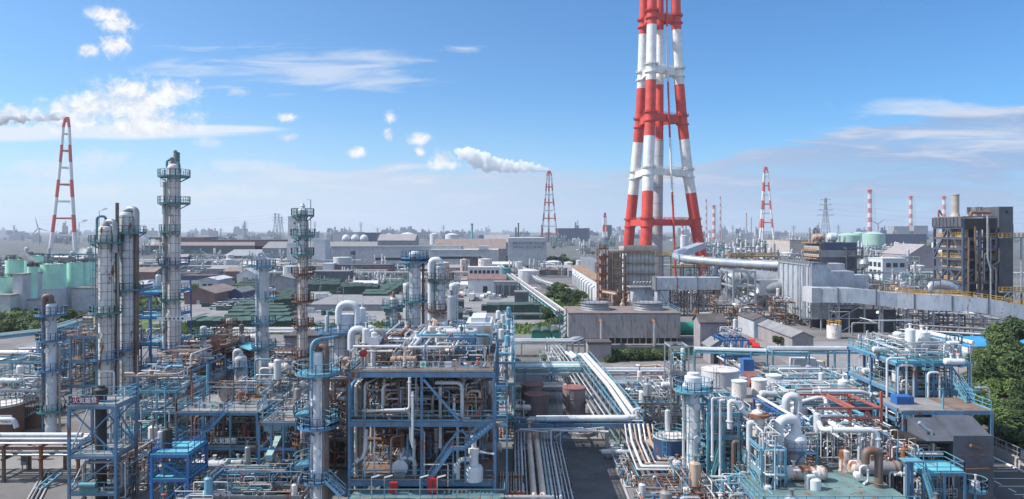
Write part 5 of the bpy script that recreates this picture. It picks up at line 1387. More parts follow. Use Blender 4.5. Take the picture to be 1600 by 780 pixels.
for py, l in((371, 'upper yellow railed bridge from the boiler house to the right edge'), (455, 'lower white truss bridge with yellow rail at the right edge')):
 z=Z(py, D);T=Thing('walk_bridge', l, 'bridge', (W(1580), D, 0));mb=MB();mb.bx(W(1557), W(1640), D-3, D-1.2, z-.25, z);T.part('deck', mb, M_('teal_steel' if py<400 else 'galv'))
 mb=MB();mb.rail([(W(1557), D-3, z), (W(1640), D-3, z)], 1.6, .16, step=1.5);mb.rail([(W(1557), D-1.2, z), (W(1640), D-1.2, z)], 1.6, .16, step=1.5);T.part('railing', mb, M_('yellow_steel'))
 mb=MB()
 if py>400:
  for i in range(8):
   a, b=W(1557)+i*2.4, W(1557)+i*2.4+2.4;mb.beam((a, D-3, z-2.6), (b, D-3, z-.2), .25);mb.beam((b, D-3, z-.2), (b, D-3, z-2.6), .2)
  mb.beam((W(1557), D-3, z-2.6), (W(1640), D-3, z-2.6), .3)
 for px in(1590, 1630):mb.beam((W(px), D-2, 0), (W(px), D-2, z-.3), .5)
 T.part('truss', mb, M_('galv'))
D=250;mb=MB();c=V(X(1478, D), D+4, 0);mb.lathe(c, [(3.2, 4), (3.2, Z(446, D)-1), (2.6, Z(442, D)), (0, Z(439, D))], 20)
for a in(45, 135, 225, 315):mb.beam(c+V(2.6*cos(radians(a)), 2.6*sin(radians(a)), 0), c+V(2.6*cos(radians(a)), 2.6*sin(radians(a)), 4.2), .5)
solo('collector_vessel', mb, M_('alu_dull'), 'domed silver collector vessel left foot of the open boiler house', 'vessel')
mb=MB();D=246;mb.sweep(roundpts([P(1452, 466, D), P(1452, 447, D), P(1468, 444, D), P(1482, 446, D), P(1492, 452, D)], 4, 5), 1.6, 16);mb.beam((X(1452, D), D, 0), (X(1452, D), D, 8), 1.2);mb.beam((X(1474, D), D, 0), (X(1474, D), D, 7), 1.2)
solo('fan_duct', mb, M_('alu'), 'silver horseshoe shaped fan duct left of the open boiler house', 'flue duct')
r=random.Random(44)
for i in range(13):
 D=r.uniform(236, 262);px=1335+i*9.5;x=X(px, D);w=r.uniform(3, 6);h=r.uniform(8, 13);mb=MB()
 frame3d(mb, [x, x+w], [D, D+4], [0, h*.4, h*.7, h], .26, [(0, 0, 1, 1)]);mb.rail([(x, D, h), (x+w, D, h)], 1.1, .1)
 solo('slim_scaffold', mb, M_(r.choice(['galv', 'tan_steel', 'grey_steel', 'yellow_steel', 'wall_beige'])), 'slim steel frame with hand rail between the stepped casing and the open boiler house', 'steel frame', 'slim frames left of the open boiler house')
for i in range(16):
 D=r.uniform(238, 275);x=X(r.uniform(1340, 1458), D);h=r.uniform(6, 12);mb=MB();kx=r.uniform(-9, 9)
 mb.pipe([(x, D, 0), (x, D, h), (x+kx, D+1, h), (x+kx, D+1, h-3)], r.uniform(.15, .4), 7)
 solo('pipe', mb, M_(r.choice(['alu', 'tan_pipe', 'white_clad', 'rust_pipe'])), 'bent pipe among the slim frames left of the open boiler house', 'pipe', 'pipes left of the open boiler house')
 # ------------------------------------------------------------------ far plants: units, sheds, tanks scattered over the plain
def far_unit(seed):
 r=random.Random(seed);T=Thing('process_unit', 'x', 'process unit', (0, 0, 0));W_, Dp=r.uniform(14, 24), 10
 mb=MB();xs=[-W_/2, -W_/6, W_/6, W_/2];H=r.uniform(8, 15);frame3d(mb, xs, [0, Dp], [0, H*.35, H*.7, H], .5, [(0, 0, 0, 0), (2, 0, 1, 0), (1, 0, 2, 1)]);T.part('frame', mb, M_(r.choice(['galv', 'grey_steel', 'teal_steel'])))
 mb=MB()
 for i in range(r.randint(2, 5)):
  x=r.uniform(-W_/2, W_/2);y=r.uniform(0, Dp);q=r.uniform(.7, 1.6);h=r.uniform(6, 19);mb.lathe((x, y, 0), [(q, 0), (q, h), (q*.6, h+.5), (.2, h+.8), (.2, h+2)], 10)
  for z in range(6, int(h), 6):mb.lathe((x, y, z), [(q+1, 0), (q+1, .25), (q, .25)], 8, 1)
 T.part('columns', mb, [M_(r.choice(['wall_pale', 'alu_dull', 'wall_white'])), M_('grey_steel')])
 mb=MB()
 for i in range(14):
  x=r.uniform(-W_/2, W_/2);y=r.uniform(-2, Dp);h=r.uniform(1, H);L=r.uniform(-9, 9);mb.pipe([(x, y, 0), (x, y, h), (x+L, y, h), (x+L, y+3, h)], r.uniform(.2, .5), 5, k=2)
 T.part('pipework', mb, M_(r.choice(['wall_pale', 'alu_dull', 'grey_pipe'])))
 mb=MB()
 for i in range(4):
  x=r.uniform(-W_/2, W_/2);q=r.uniform(.8, 1.5);L=r.uniform(3, 6);mb.lathe((x, r.uniform(-1, 4), H*r.choice([.12, .45, .8])), [(0, 0), (q, .5), (q, L), (0, L+.5)], 8, ax='x')
 T.part('drums', mb, M_(r.choice(['white_clad', 'alu_dull', 'white_rust'])))
 return T.o
UNITS=[far_unit(100+i)for i in range(6)]
used=set()
def put_unit(px, D, label, group, s=1.0):
 o=RND.choice(UNITS)
 if id(o)not in used and o not in used:
  pass
 if o.name not in used:used.add(o.name);o.location=(X(px, D), D, 0);o.scale=(s, s, s);tag(o, label, None, group)
 else:copy_tree(o, (X(px, D), D, 0), RND.choice([0, pi, pi/2]), label, group, (s, s, s*RND.uniform(.8, 1.2)))
for i in range(34):D=RND.uniform(480, 1000);put_unit(RND.uniform(1095, 1262), D, 'grey pipe tower unit in the dense refinery plain right of the giant chimney', 'process units right of the giant chimney', RND.uniform(.8, 1.2))
for i in range(16):D=RND.uniform(500, 1000);put_unit(RND.uniform(1330, 1470), D, 'grey process unit on the plain below the pale green domed tanks', 'process units below the green domed tanks', RND.uniform(.7, 1.0))
for i in range(10):D=RND.uniform(900, 1500);put_unit(RND.uniform(860, 990), D, 'far process unit behind the smoky tree belt', 'process units behind the tree belt', RND.uniform(.7, 1.1))
for i in range(10):D=RND.uniform(1150, 1500);put_unit(RND.uniform(740, 830), D, 'slim towered process unit on the skyline left of the slogan wall', 'process units left of the slogan wall', RND.uniform(.9, 1.5))
for i in range(12):D=RND.uniform(400, 560);put_unit(RND.uniform(200, 400), D, 'low process unit between the sheds and the brown mill', 'process units before the brown mill', RND.uniform(.4, .7))
for i in range(14):D=RND.uniform(390, 540);put_unit(RND.uniform(470, 790), D, 'low pipe unit in front of the long halls', 'pipe units before the long halls', RND.uniform(.35, .6))
for i in range(5):D=RND.uniform(660, 860);put_unit(225+i*30, D, 'grey tower unit in front of the brown roofed mill', 'tower units before the brown mill', RND.uniform(.7, .95))
for px, D, s in((57, 480, 1.1), (110, 500, 1.35), (20, 520, .9), (85, 560, .9), (135, 520, .8), (160, 600, .9)):put_unit(px, D, 'grey lattice pipe tower behind the green silos', 'pipe towers behind the green silos', s)
def shed_proto(seed, wall, roof, gable):
 r=random.Random(seed);T=Thing('shed', 'x', 'shed', (0, 0, 0));w, d, h=r.uniform(14, 28), r.uniform(10, 18), r.uniform(4, 7)
 mb=MB();mb.bx(-w/2, w/2, 0, d, 0, h)
 if gable:mb.prism([(0, h), (d, h), (d/2, h+2.2)], 'x', -w/2, w/2)
 T.part('wall', mb, M_(wall));mb=MB()
 if gable:
  for a in(-.5, d+.5):mb.prism([(a, h-.1), (d/2, h+2.25), (d/2, h+2.5), (a, h+.15)], 'x', -w/2-.4, w/2+.4)
 else:mb.bx(-w/2-.2, w/2+.2, -.2, d+.2, h+.01, h+.5)
 T.part('roof', mb, M_(roof));mb=MB();mb.bx(-w*.2, w*.1, -.08, .05, 0, h*.7);T.part('door', mb, M_('wall_dark'))
 return T.o
SHEDS=[('white', shed_proto(1, 'wall_white', 'roof_white', 1)), ('grey', shed_proto(2, 'wall_grey', 'roof_grey', 1)), ('brown', shed_proto(3, 'wall_brown', 'roof_brown', 1)), ('pale', shed_proto(4, 'wall_pale', 'roof_white', 0)), ('dark', shed_proto(5, 'wall_dark', 'roof_dark', 0)), ('beige', shed_proto(6, 'wall_beige', 'roof_brown', 0)), ('lilac', shed_proto(7, 'wall_mauve', 'wall_mauve', 1))]
def put_shed(px, D, where, s):
 n, o=RND.choice(SHEDS);l='small %s shed %s'%(n, where)
 if o.name not in used:used.add(o.name);o.location=(X(px, D), D, 0);o.scale=(s, s, s);tag(o, l, None, 'sheds '+where)
 else:copy_tree(o, (X(px, D), D, 0), 0, l, 'sheds '+where, (s*RND.uniform(.7, 1.4), s, s))
def tank_proto(seed, shell, roof):
 r=random.Random(seed);T=Thing('storage_tank', 'x', 'storage tank', (0, 0, 0));q=r.uniform(4, 7);h=r.uniform(5, 9)
 mb=MB();mb.lathe((0, 0, 0), [(q, 0), (q, h)], 18);T.part('shell', mb, M_(shell));mb=MB();mb.lathe((0, 0, h), [(q+.1, 0), (q*.6, q*.14), (0, q*.22)], 18);T.part('roof', mb, M_(roof));return T.o
TANKS=[('white', tank_proto(1, 'wall_white', 'roof_white')), ('grey', tank_proto(2, 'wall_pale', 'roof_white')), ('stained', tank_proto(3, 'white_rust', 'roof_white')), ('silver', tank_proto(4, 'alu_dull', 'alu'))]
def put_tank(px, D, where, s):
 n, o=RND.choice(TANKS);l='%s far tank %s'%(n, where)
 if o.name not in used:used.add(o.name);o.location=(X(px, D), D, 0);o.scale=(s, s, s);tag(o, l, None, 'tanks '+where)
 else:copy_tree(o, (X(px, D), D, 0), 0, l, 'tanks '+where, (s, s, s*RND.uniform(.7, 1.3)))
for i in range(34):put_shed(RND.uniform(200, 470), RND.uniform(400, 640), 'on the left plain before the brown mill', RND.uniform(.5, 1.1))
for i in range(22):put_shed(RND.uniform(470, 800), RND.uniform(380, 560), 'in the mill yard before the long halls', RND.uniform(.4, .8))
for i in range(26):put_shed(RND.uniform(1095, 1480), RND.uniform(420, 1000), 'on the right plain behind the power plant', RND.uniform(.6, 1.2))
for i in range(14):put_shed(RND.uniform(800, 930), RND.uniform(430, 700), 'around the slogan wall', RND.uniform(.5, .9))
for i in range(18):put_tank(RND.uniform(200, 470), RND.uniform(420, 800), 'on the left plain before the brown mill', RND.uniform(.4, .75))
for i in range(9):put_tank(RND.uniform(470, 800), RND.uniform(420, 560), 'in the mill yard before the long halls', RND.uniform(.3, .5))
for i in range(36):put_tank(RND.uniform(1095, 1480), RND.uniform(430, 1200), 'on the right plain behind the power plant', RND.uniform(.6, 1.2))
for i in range(8):put_tank(RND.uniform(810, 930), RND.uniform(450, 800), 'around the slogan wall', RND.uniform(.5, .9))
for i in range(3):scatter_trees(FT, 1140, 1480, 378+i*5, 384+i*5, 14, 'dark far tree on the right plain', 'far trees on the right plain', .6, 1.1, 1.5)
for i in range(3):scatter_trees(FT, 200, 480, 376+i*6, 384+i*6, 8, 'dark far tree on the left plain', 'far trees on the left plain', .6, 1.1, 1.5)
SKY=[]
for i, c in enumerate(('wall_pale', 'wall_grey', 'wall_navy', 'wall_white', 'wall_mauve')):
 r=random.Random(70+i);T=Thing('skyline_building', 'x', 'building', (0, 0, 0));mb=MB();mb.bx(-10, 10, 0, 14, 0, 10);T.part('wall', mb, M_(c));mb=MB();mb.bx(-9, -2, 2, 10, 10.01, 13);mb.bx(3, 6, 3, 6, 10.01, 15);T.part('roof_house', mb, M_(c));SKY.append(T.o)
for i in range(230):
 o=RND.choice(SKY);D=RND.uniform(1700, 4600);px=RND.uniform(-260, 1860);h=RND.uniform(.6, 2.6)*(D/2600);w=RND.uniform(.6, 3.2)*D/2600
 if RND.random()<.12:h*=1.7;w*=.5
 l='hazy low block on the far skyline'
 if o.name not in used:used.add(o.name);o.location=(X(px, D), D, 0);o.scale=(w, 1, h);tag(o, l, None, 'hazy skyline blocks')
 else:copy_tree(o, (X(px, D), D, 0), 0, l, 'hazy skyline blocks', (w, 1, h))
for i in range(60):
 D=RND.uniform(1500, 3000);put_unit(RND.uniform(-150, 1750), D, 'hazy process plant on the far skyline', 'hazy far process plants', RND.uniform(.9, 1.6))
 # ------------------------------------------------------------------ more of the busy middle distance
for i in range(26):put_shed(RND.uniform(480, 800), RND.uniform(345, 470), 'between the covered stacks and the halls', RND.uniform(.3, .6))
for i in range(22):D=RND.uniform(345, 420);put_unit(RND.uniform(470, 720), D, 'low pipe unit behind the covered stacks', 'pipe units behind the covered stacks', RND.uniform(.25, .42))
for i in range(20):D=RND.uniform(420, 700);put_unit(RND.uniform(190, 470), D, 'pipe unit among the sheds of the left plain', 'pipe units among the left sheds', RND.uniform(.4, .65))
for i in range(8):put_tank(RND.uniform(470, 800), RND.uniform(380, 460), 'between the covered stacks and the halls', RND.uniform(.2, .35))
scatter_trees(FT, 470, 800, 425, 455, 12, 'green tree along the lanes of the middle yard', 'trees along the middle yard lanes', .35, .6, 1.3)
for i in range(12):D=RND.uniform(430, 620);put_unit(RND.uniform(800, 935), D, 'pipe unit around the slogan wall', 'pipe units around the slogan wall', RND.uniform(.35, .6))
for i in range(18):D=RND.uniform(330, 480);put_unit(RND.uniform(1060, 1260), D, 'pipe unit right behind the gas main', 'pipe units behind the gas main', RND.uniform(.5, .75))
for i in range(10):D=RND.uniform(300, 420);put_unit(RND.uniform(1345, 1460), D, 'pipe unit around the white office', 'pipe units around the white office', RND.uniform(.4, .65))
scatter_trees(FT, 470, 790, 418, 440, 12, 'small tree between the yard sheds', 'trees between the yard sheds', .35, .6, 1.2)
scatter_trees(BUSH, 200, 470, 430, 470, 14, 'bush along the yard lanes at left', 'bushes along the left yard lanes', 1.0, 1.8, 1.3)
def pallet_proto(seed, mt):
 r=random.Random(seed);mb=MB()
 for i in range(4):
  x=i*1.3;h=r.uniform(.8, 1.9);mb.bx(x, x+1.15, 0, 1.2, .15, h);mb.bx(x, x+1.2, 0, 1.2, 0, .14)
 o=mb.build('pallet_load', M_(mt));return o
PAL_=[pallet_proto(i, m)for i, m in enumerate(('cover_green2', 'wall_grey', 'white_clad', 'rust_pipe', 'wall_navy', 'wall_beige'))]
PN=['green', 'grey', 'white', 'rusty', 'navy', 'beige'];pu=set()
for i in range(110):
 j=RND.randrange(6);D=RND.uniform(228, 400);px=RND.uniform(300, 790);loc=(X(px, D), D, 0.004);l=PN[j]+' pallet load standing in the storage yard'
 if j not in pu:pu.add(j);o=PAL_[j];o.location=loc;tag(o, l, 'pallet load', 'pallet loads in the storage yard')
 else:copy_tree(PAL_[j], loc, RND.uniform(-.2, .2), l, 'pallet loads in the storage yard')
for i in range(26):
 mb=MB();D=RND.uniform(235, 420);x=X(RND.uniform(300, 800), D);mb.tube((x, D, 0), (x, D, 8.5), .07, 5);mb.beam((x, D, 8.5), (x+1.2, D, 8.7), .12, .1)
 solo('yard_lamp', mb, M_('galv'), 'slim lamp pole in the storage yard', 'lamp pole', 'lamp poles in the storage yard')
 # ------------------------------------------------------------------ refinery kit
def col_name(mt):
 return{'white_clad':'white', 'white_clean':'white', 'white_rust':'rust stained white', 'white_rust2':'rusty white', 'alu':'silver', 'alu_dull':'dull silver', 'grey_pipe':'grey', 'brown_pipe':'brown', 'rust_pipe':'rusty', 'tan_pipe':'tan', 'rust_col':'rust coloured', 'black_pipe':'black', 'cyan_steel':'light blue', 'blue_steel':'blue', 'teal_steel':'teal', 'red_paint':'red', 'deep_blue':'deep blue', 'galv':'grey', 'teal_pipe':'pale teal'}.get(mt, 'grey')
def column(label, px, D, w, top, mat, plats=(), base=0.0, bands=10, dome=True, lad=None, goose=None, side=(), group=None, vert=True, sign=None, cap=None, rail='teal_steel', skirt=True, manholes=3, name='column'):
 """upright process column. plats: (row, a0, a1, reach, material or None); goose: (dx px, rise px, radius, material, row of lower end)"""
 x=X(px, D);r=w*D/FPX/2;zt=Z(top, D)
 T=Thing(name, label, 'process column', (x, D, base), group)
 mb=MB();prof=[(r*1.18, base), (r*1.05, base+r*2)]if skirt else[(r, base)]
 prof+=[(r, base+r*2.1), (r, zt)]
 if dome:prof+=[(r*.86, zt+r*.3), (r*.5, zt+r*.48), (0, zt+r*.55)]
 mb.lathe((x, D, 0), prof, 24);T.part('shell', mb, M_(mat))
 H=zt-base
 if bands:
  mb=MB()
  for i in range(1, bands+1):
   z=base+H*i/(bands+.3);mb.lathe((x, D, z), [(r+.003, -.035), (r+.035, -.02), (r+.035, .02), (r+.003, .035)], 24)
  if vert:
   for a in(-50, -100, -150, -20):mb.beam((x+(r+.02)*cos(radians(a)), D+(r+.02)*sin(radians(a)), base+H*.12), (x+(r+.02)*cos(radians(a)), D+(r+.02)*sin(radians(a)), zt-.2), .045)
  T.part('bands', mb, M_('grey_steel'))
 rr=random.Random(int(px*13+top))
 for i in range(manholes):
  a=radians(rr.uniform(-125, -55));z=base+H*(.2+.7*(i+.5)/manholes+rr.uniform(-.03, .03));q=min(.42, r*.45)
  d=V(cos(a), sin(a), 0);p=V(x, D, z)+d*r;mb=MB()
  mb.sweep([p-d*.1, p+d*.22], q, 12);mb.sweep([p+d*.22, p+d*.3], q*1.25, 12);T.part('manhole', mb, M_(mat))
 for(py, a0, a1, reach, pm)in plats:
  z=Z(py, D);pm=pm or rail;mb=MB();mb.sector((x, D, z), r+.02, r+reach, a0, a1, .16)
  k=max(2, int(abs(a1-a0)/45))
  for i in range(k+1):
   a=radians(a0+(a1-a0)*i/k);d=V(cos(a), sin(a), 0);c=V(x, D, z);mb.beam(c+d*r-V(0, 0, .9), c+d*(r+reach*.9)-V(0, 0, .17), .09)
  pl=T.part('platform', mb, M_(pm))
  mb=MB();pts=mb.arcpts((x, D, z), r+reach-.05, a0, a1, 20);mb.rail(pts, 1.15, .065, step=.9)
  if abs(a1-a0)<359:
   for a in(a0, a1):d=V(cos(radians(a)), sin(radians(a)), 0);c=V(x, D, z);mb.rail([c+d*(r+.1), c+d*(r+reach-.05)], 1.15, .065, step=1.2)
  T.part('railing', mb, M_(pm), parent=pl)
 if plats:
  zs=sorted([Z(p[0], D)for p in plats]);a=radians(lad if lad is not None else-140);z0=base+1
  for i, z in enumerate(zs):
   aa=a+(.35 if i%2 else 0);d=V(cos(aa), sin(aa), 0);mb=MB();mb.ladder(V(x, D, z0)+d*(r+.35), V(x, D, z+1.1)+d*(r+.35), d, .5, cage=True);T.part('ladder', mb, M_(rail));z0=z
 if goose:
  for g in([goose]if not isinstance(goose, list)else goose):
   dx, rise, gr, gm, low=g;gx=dx*D/FPX;z1=Z(top-rise, D);mb=MB()
   c0=V(x, D-.05, zt);mb.sweep(roundpts([c0, (x, D-.05, z1), (x+gx, D-.25, z1), (x+gx, D-.25, Z(low, D))], abs(gx)*.5, 7), gr, 12)
   mb.lathe((x, D-.05, zt+r*.5), [(gr*1.5, 0), (gr*1.5, .18), (gr, .18)], 12);T.part('overhead_pipe', mb, M_(gm))
 for(dpx, dy, p0, p1, sr, sm)in side:
  mb=MB();xx=x+dpx*D/FPX;mb.tube((xx, D+dy, Z(p0, D)), (xx, D+dy, max(0, Z(p1, D))), sr, 10)
  for i in range(5):z=Z(p0+(p1-p0)*(i+.5)/5, D);mb.lathe((xx, D+dy, z), [(sr*1.5, -.06), (sr*1.5, .06)], 10)
  T.part('side_pipe', mb, M_(sm))
 return T
def stair(T, a, b, w, mat, name='stair', rail=True):
 a, b=Vector(a), Vector(b);h=(b-a);h.z=0;s=V(-h.y, h.x, 0).normalized()*(w/2);mb=MB()
 for q in(-1, 1):
  mb.beam(a+s*q, b+s*q, .1, .3)
  if rail:
   for z in(1.0, .55):mb.beam(a+s*q+V(0, 0, z), b+s*q+V(0, 0, z), .06)
   k=max(2, int((b-a).length/1.2))
   for i in range(k+1):p=a.lerp(b, i/k)+s*q;mb.beam(p, p+V(0, 0, 1), .06)
 n=max(3, int(abs(b.z-a.z)/.26))
 for i in range(n):p=a.lerp(b, (i+.5)/n);mb.beam(p-s, p+s, .26, .05)
 return T.part(name, mb, M_(mat))
def deckset(label, x0, x1, y0, y1, levels, nx, ny, frame, decks, rails, z0=0, brace=(), post=.3, beam=.45, railside='flrb', group=None, posts=True, name='steel_structure', gaps=()):
 """multi-storey steel structure: frame, one deck and one railing per level"""
 T=Thing(name, label, 'steel structure', ((x0+x1)/2, (y0+y1)/2, z0), group)
 xs=[x0+(x1-x0)*i/nx for i in range(nx+1)];ys=[y0+(y1-y0)*i/ny for i in range(ny+1)];mb=MB()
 for x in xs:
  for y in ys:mb.beam((x, y, z0), (x, y, levels[-1]-.15), post)
 for z in levels:
  for y in ys:mb.bx(x0-post/2, x1+post/2, y-post*.35, y+post*.35, z-beam-.1, z-.1)
  for x in xs:mb.bx(x-post*.3, x+post*.3, y0+post*.4, y1-post*.4, z-beam-.1, z-.1)
 zz=[z0]+list(levels)
 for(i, j, k_, s)in brace:
  a, b, c, d=xs[i], xs[i+1], zz[k_], zz[k_+1]-beam;y=ys[j]
  if s>=0:mb.beam((a, y, c), (b, y, d), post*.5)
  if s<=0:mb.beam((b, y, c), (a, y, d), post*.5)
 T.part('frame', mb, M_(frame))
 for n, z in enumerate(levels):
  if decks[n%len(decks)]is None:continue
  mb=MB();mb.bx(x0-.1, x1+.1, y0-.1, y1+.1, z-.097, z)
  dk=T.part('deck', mb, M_(decks[n%len(decks)]))
  if rails:
   mb=MB();c={'f':[(x0, y0, z), (x1, y0, z)], 'r':[(x1, y0, z), (x1, y1, z)], 'b':[(x1, y1, z), (x0, y1, z)], 'l':[(x0, y1, z), (x0, y0, z)]}
   for q in railside:mb.rail(c[q], 1.1, .065, step=1.4)
   T.part('railing', mb, M_(rails), parent=dk)
 return T
def hdrum(label, c, L, r, mat, ax='x', name='horizontal_drum', cat='vessel', group=None, saddle='concrete', ends=None, zfloor=None, nozzle=True):
 c=Vector(c);zf=zfloor if zfloor is not None else c.z-r-.5
 T=Thing(name, label, cat, (c.x, c.y, zf), group);mb=MB()
 o=V(L/2, 0, 0)if ax=='x' else V(0, L/2, 0)
 prof=[(0, 0), (r*.55, r*.12), (r*.9, r*.32), (r, r*.6), (r, L-r*.6), (r*.9, L-r*.32), (r*.55, L-r*.12), (0, L)]
 mb.lathe(c-o if ax=='x' else c+o, prof, 20, ax=ax);T.part('shell', mb, M_(mat))
 mb=MB()
 for t in(-.28, .28):
  p=c+o*(t*2);mb.bx(p.x-(.2 if ax=='x' else r*.75), p.x+(.2 if ax=='x' else r*.75), p.y-(r*.75 if ax=='x' else.2), p.y+(r*.75 if ax=='x' else.2), zf, c.z-r*.45)
 T.part('saddles', mb, M_(saddle))
 mb=MB()
 for t in(-.6, .6):
  q=c+o*t-(o.normalized()*.08);mb.lathe(q, [(r*1.0, 0), (r*1.07, 0), (r*1.07, .16), (r, .16)], 20, ax=ax)
 if nozzle:
  for t in(-.3, .35):q=c+o*t;mb.tube(q, q+V(0, 0, r+.45), .14, 8);mb.tube(q+V(0, 0, r+.45), q+V(0, 0, r+.55), .24, 8)
 T.part('flanges', mb, M_(ends or mat));return T
def vdrum(label, x, y, z, h, r, mat, group=None, legs=True, name='upright_drum', top=None, rail=None):
 T=Thing(name, label, 'vessel', (x, y, z), group);mb=MB();b=z+(r*.9 if legs else 0)
 mb.lathe((x, y, 0), [(0, b-.02), (r*.6, b+r*.1), (r, b+r*.4), (r, z+h-r*.4), (r*.6, z+h-r*.08), (0, z+h)]if legs else[(r, z), (r, z+h-r*.35), (r*.6, z+h-r*.08), (0, z+h)], 18);T.part('shell', mb, M_(mat))
 mb=MB()
 if legs:
  for a in(45, 135, 225, 315):mb.beam((x+r*.85*cos(radians(a)), y+r*.85*sin(radians(a)), z), (x+r*.85*cos(radians(a)), y+r*.85*sin(radians(a)), b+r), .12)
 else:
  mb.lathe((x, y, z), [(r*1.1, 0), (r*1.1, .12)], 18)
 mb.tube((x, y, z+h-.1), (x, y, z+h+.5), r*.25, 8);mb.tube((x, y, z+h+.5), (x, y, z+h+.6), r*.42, 8);T.part('legs' if legs else 'base_ring', mb, M_('grey_steel' if legs else mat))
 if rail:mb=MB();mb.rail(mb.arcpts((x, y, z+h-r*.3), r+.1, 0, 360, 30), 1.0, .05, step=1);T.part('railing', mb, M_(rail))
 return T
def pump(label, x, y, z, rz, s=1.0, mat='blue_steel', group=None):
 T=Thing('pump', label, 'pump', (x, y, z), group);c, sn=cos(rz), sin(rz)
 def q(a, b, h):return V(x+(a*c-b*sn)*s, y+(a*sn+b*c)*s, z+h*s)
 mb=MB();mb.beam(q(-1, 0, .1), q(1, 0, .1), .7*s, .2*s);T.part('plinth', mb, M_('concrete'))
 mb=MB();mb.tube(q(-.9, 0, .55), q(.1, 0, .55), .3*s, 10);T.part('motor', mb, M_(mat))
 mb=MB();mb.tube(q(.35, 0, .55), q(.85, 0, .55), .38*s, 10);mb.tube(q(.1, 0, .55), q(.35, 0, .55), .1*s, 6);mb.tube(q(.6, 0, .6), q(.6, 0, 1.4), .13*s, 8);T.part('casing', mb, M_('grey_pipe'))
def orth(r, x0, x1, y0, y1, z0, z1, n=5):
 """random right-angled run inside a box"""
 p=[r.uniform(x0, x1), r.uniform(y0, y1), r.choice([z0, r.uniform(z0, z1)])];B_=((x0, x1), (y0, y1), (z0, z1));pts=[V(*p)];last=-1
 for i in range(n):
  a=r.choice([q for q in(0, 0, 1, 2, 2)if q!=last]);last=a
  p=list(p);lo, hi=B_[a];p[a]=r.uniform(lo, hi);pts.append(V(*p))
 return pts
PALS={'white':['white_clad', 'white_clad', 'white_clean', 'alu', 'white_rust', 'grey_pipe', 'cyan_steel'], 'rust':['rust_pipe', 'brown_pipe', 'tan_pipe', 'white_rust', 'grey_pipe', 'brown_pipe', 'rust_col', 'white_clad'], 'mixed':['white_clad', 'grey_pipe', 'brown_pipe', 'white_rust', 'tan_pipe', 'alu', 'rust_pipe', 'blue_steel'], 'blue':['white_clad', 'cyan_steel', 'blue_steel', 'grey_pipe', 'alu', 'teal_steel', 'white_clean']}
def run(mb, pts, rad, flanges=True, n=8):
 mb.pipe(pts, rad, n, 0, rad*3, 3)
 if flanges:
  for a, b in zip(pts, pts[1:]):
   L=(b-a).length
   if L>1.6:
    d=(b-a).normalized();p=a+d*(rad*3.2)
    mb.sweep([p-d*.05, p+d*.05], rad*1.55, n)
def tangle(where, x0, x1, y0, y1, z0, z1, npipe, nves, seed, pal='mixed', rmax=.2, valves=3, group=None, pumps=0, rmin=.05):
 r=random.Random(seed);P_=PALS[pal];pl='pipes '+where
 for i in range(npipe):
  mt=r.choice(P_);rad=rmin+(rmax-rmin)*r.random()**2.0
  pts=orth(r, x0, x1, y0, y1, z0, z1, r.randint(3, 6));mb=MB();run(mb, pts, rad)
  solo('pipe', mb, M_(mt), '%s%s pipe %s'%('thick ' if rad>.16 else 'thin ' if rad<.09 else '', col_name(mt), where), 'pipe', pl)
 for i in range(int(npipe*1.7)):
  mt=r.choice(P_);pts=orth(r, x0, x1, y0, y1, z0, z1, r.randint(2, 5));mb=MB();run(mb, pts, r.uniform(.025, .075), False, 5)
  solo('pipe', mb, M_(mt), 'thin %s pipe %s'%(col_name(mt), where), 'pipe', pl)
 for i in range(int(npipe*.5)):
  p=V(r.uniform(x0, x1), r.uniform(y0, y1), z0);mb=MB();mb.beam(p, p+V(0, 0, (z1-z0)*r.uniform(.4, 1)), r.uniform(.06, .14));solo('pipe', mb, M_(r.choice(['grey_steel', 'blue_steel', 'brown_steel', 'cyan_steel'])), 'slim post %s'%where, 'pipe', pl)
 for i in range(nves):
  mt=r.choice(P_[:5]);x=r.uniform(x0, x1);y=r.uniform(y0, y1)
  z=r.choice([z0, z0, z0+(z1-z0)*.5])
  if r.random()<.5:q=r.uniform(.3, .7);vdrum('%s upright drum %s'%(col_name(mt), where), x, y, z, r.uniform(1.8, 3.6), q, mt, 'drums '+where)
  else:q=r.uniform(.3, .65);hdrum('%s horizontal drum %s'%(col_name(mt), where), (x, y, z+q+.4), r.uniform(2.2, 4.2), q, mt, r.choice('xxy'), group='drums '+where, zfloor=z)
 for i in range(valves):
  p=V(r.uniform(x0, x1), y0+r.random()*(y1-y0)*.5, z0);h=r.uniform(.8, 1.6);mb=MB()
  mb.tube(p, p+V(0, 0, h), .06, 6);mb.lathe(p+V(0, 0, h*.5), [(.05, -.22), (.2, -.22), (.2, .22), (.05, .22)], 8);mb.lathe(p+V(0, 0, h), [(.24, -.03), (.3, 0), (.24, .03), (.06, .03)], 10)
  solo('valve', mb, M_(r.choice(['red_steel', 'blue_steel', 'grey_pipe'])), 'hand wheel valve standing %s'%where, 'valve', 'valves '+where)
 for i in range(pumps):
  pump('small pump on a plinth %s'%where, r.uniform(x0, x1), r.uniform(y0, y1), z0, r.uniform(0, 3), r.uniform(.7, 1.0), r.choice(['blue_steel', 'grey_pipe', 'teal_steel']), 'pumps '+where)
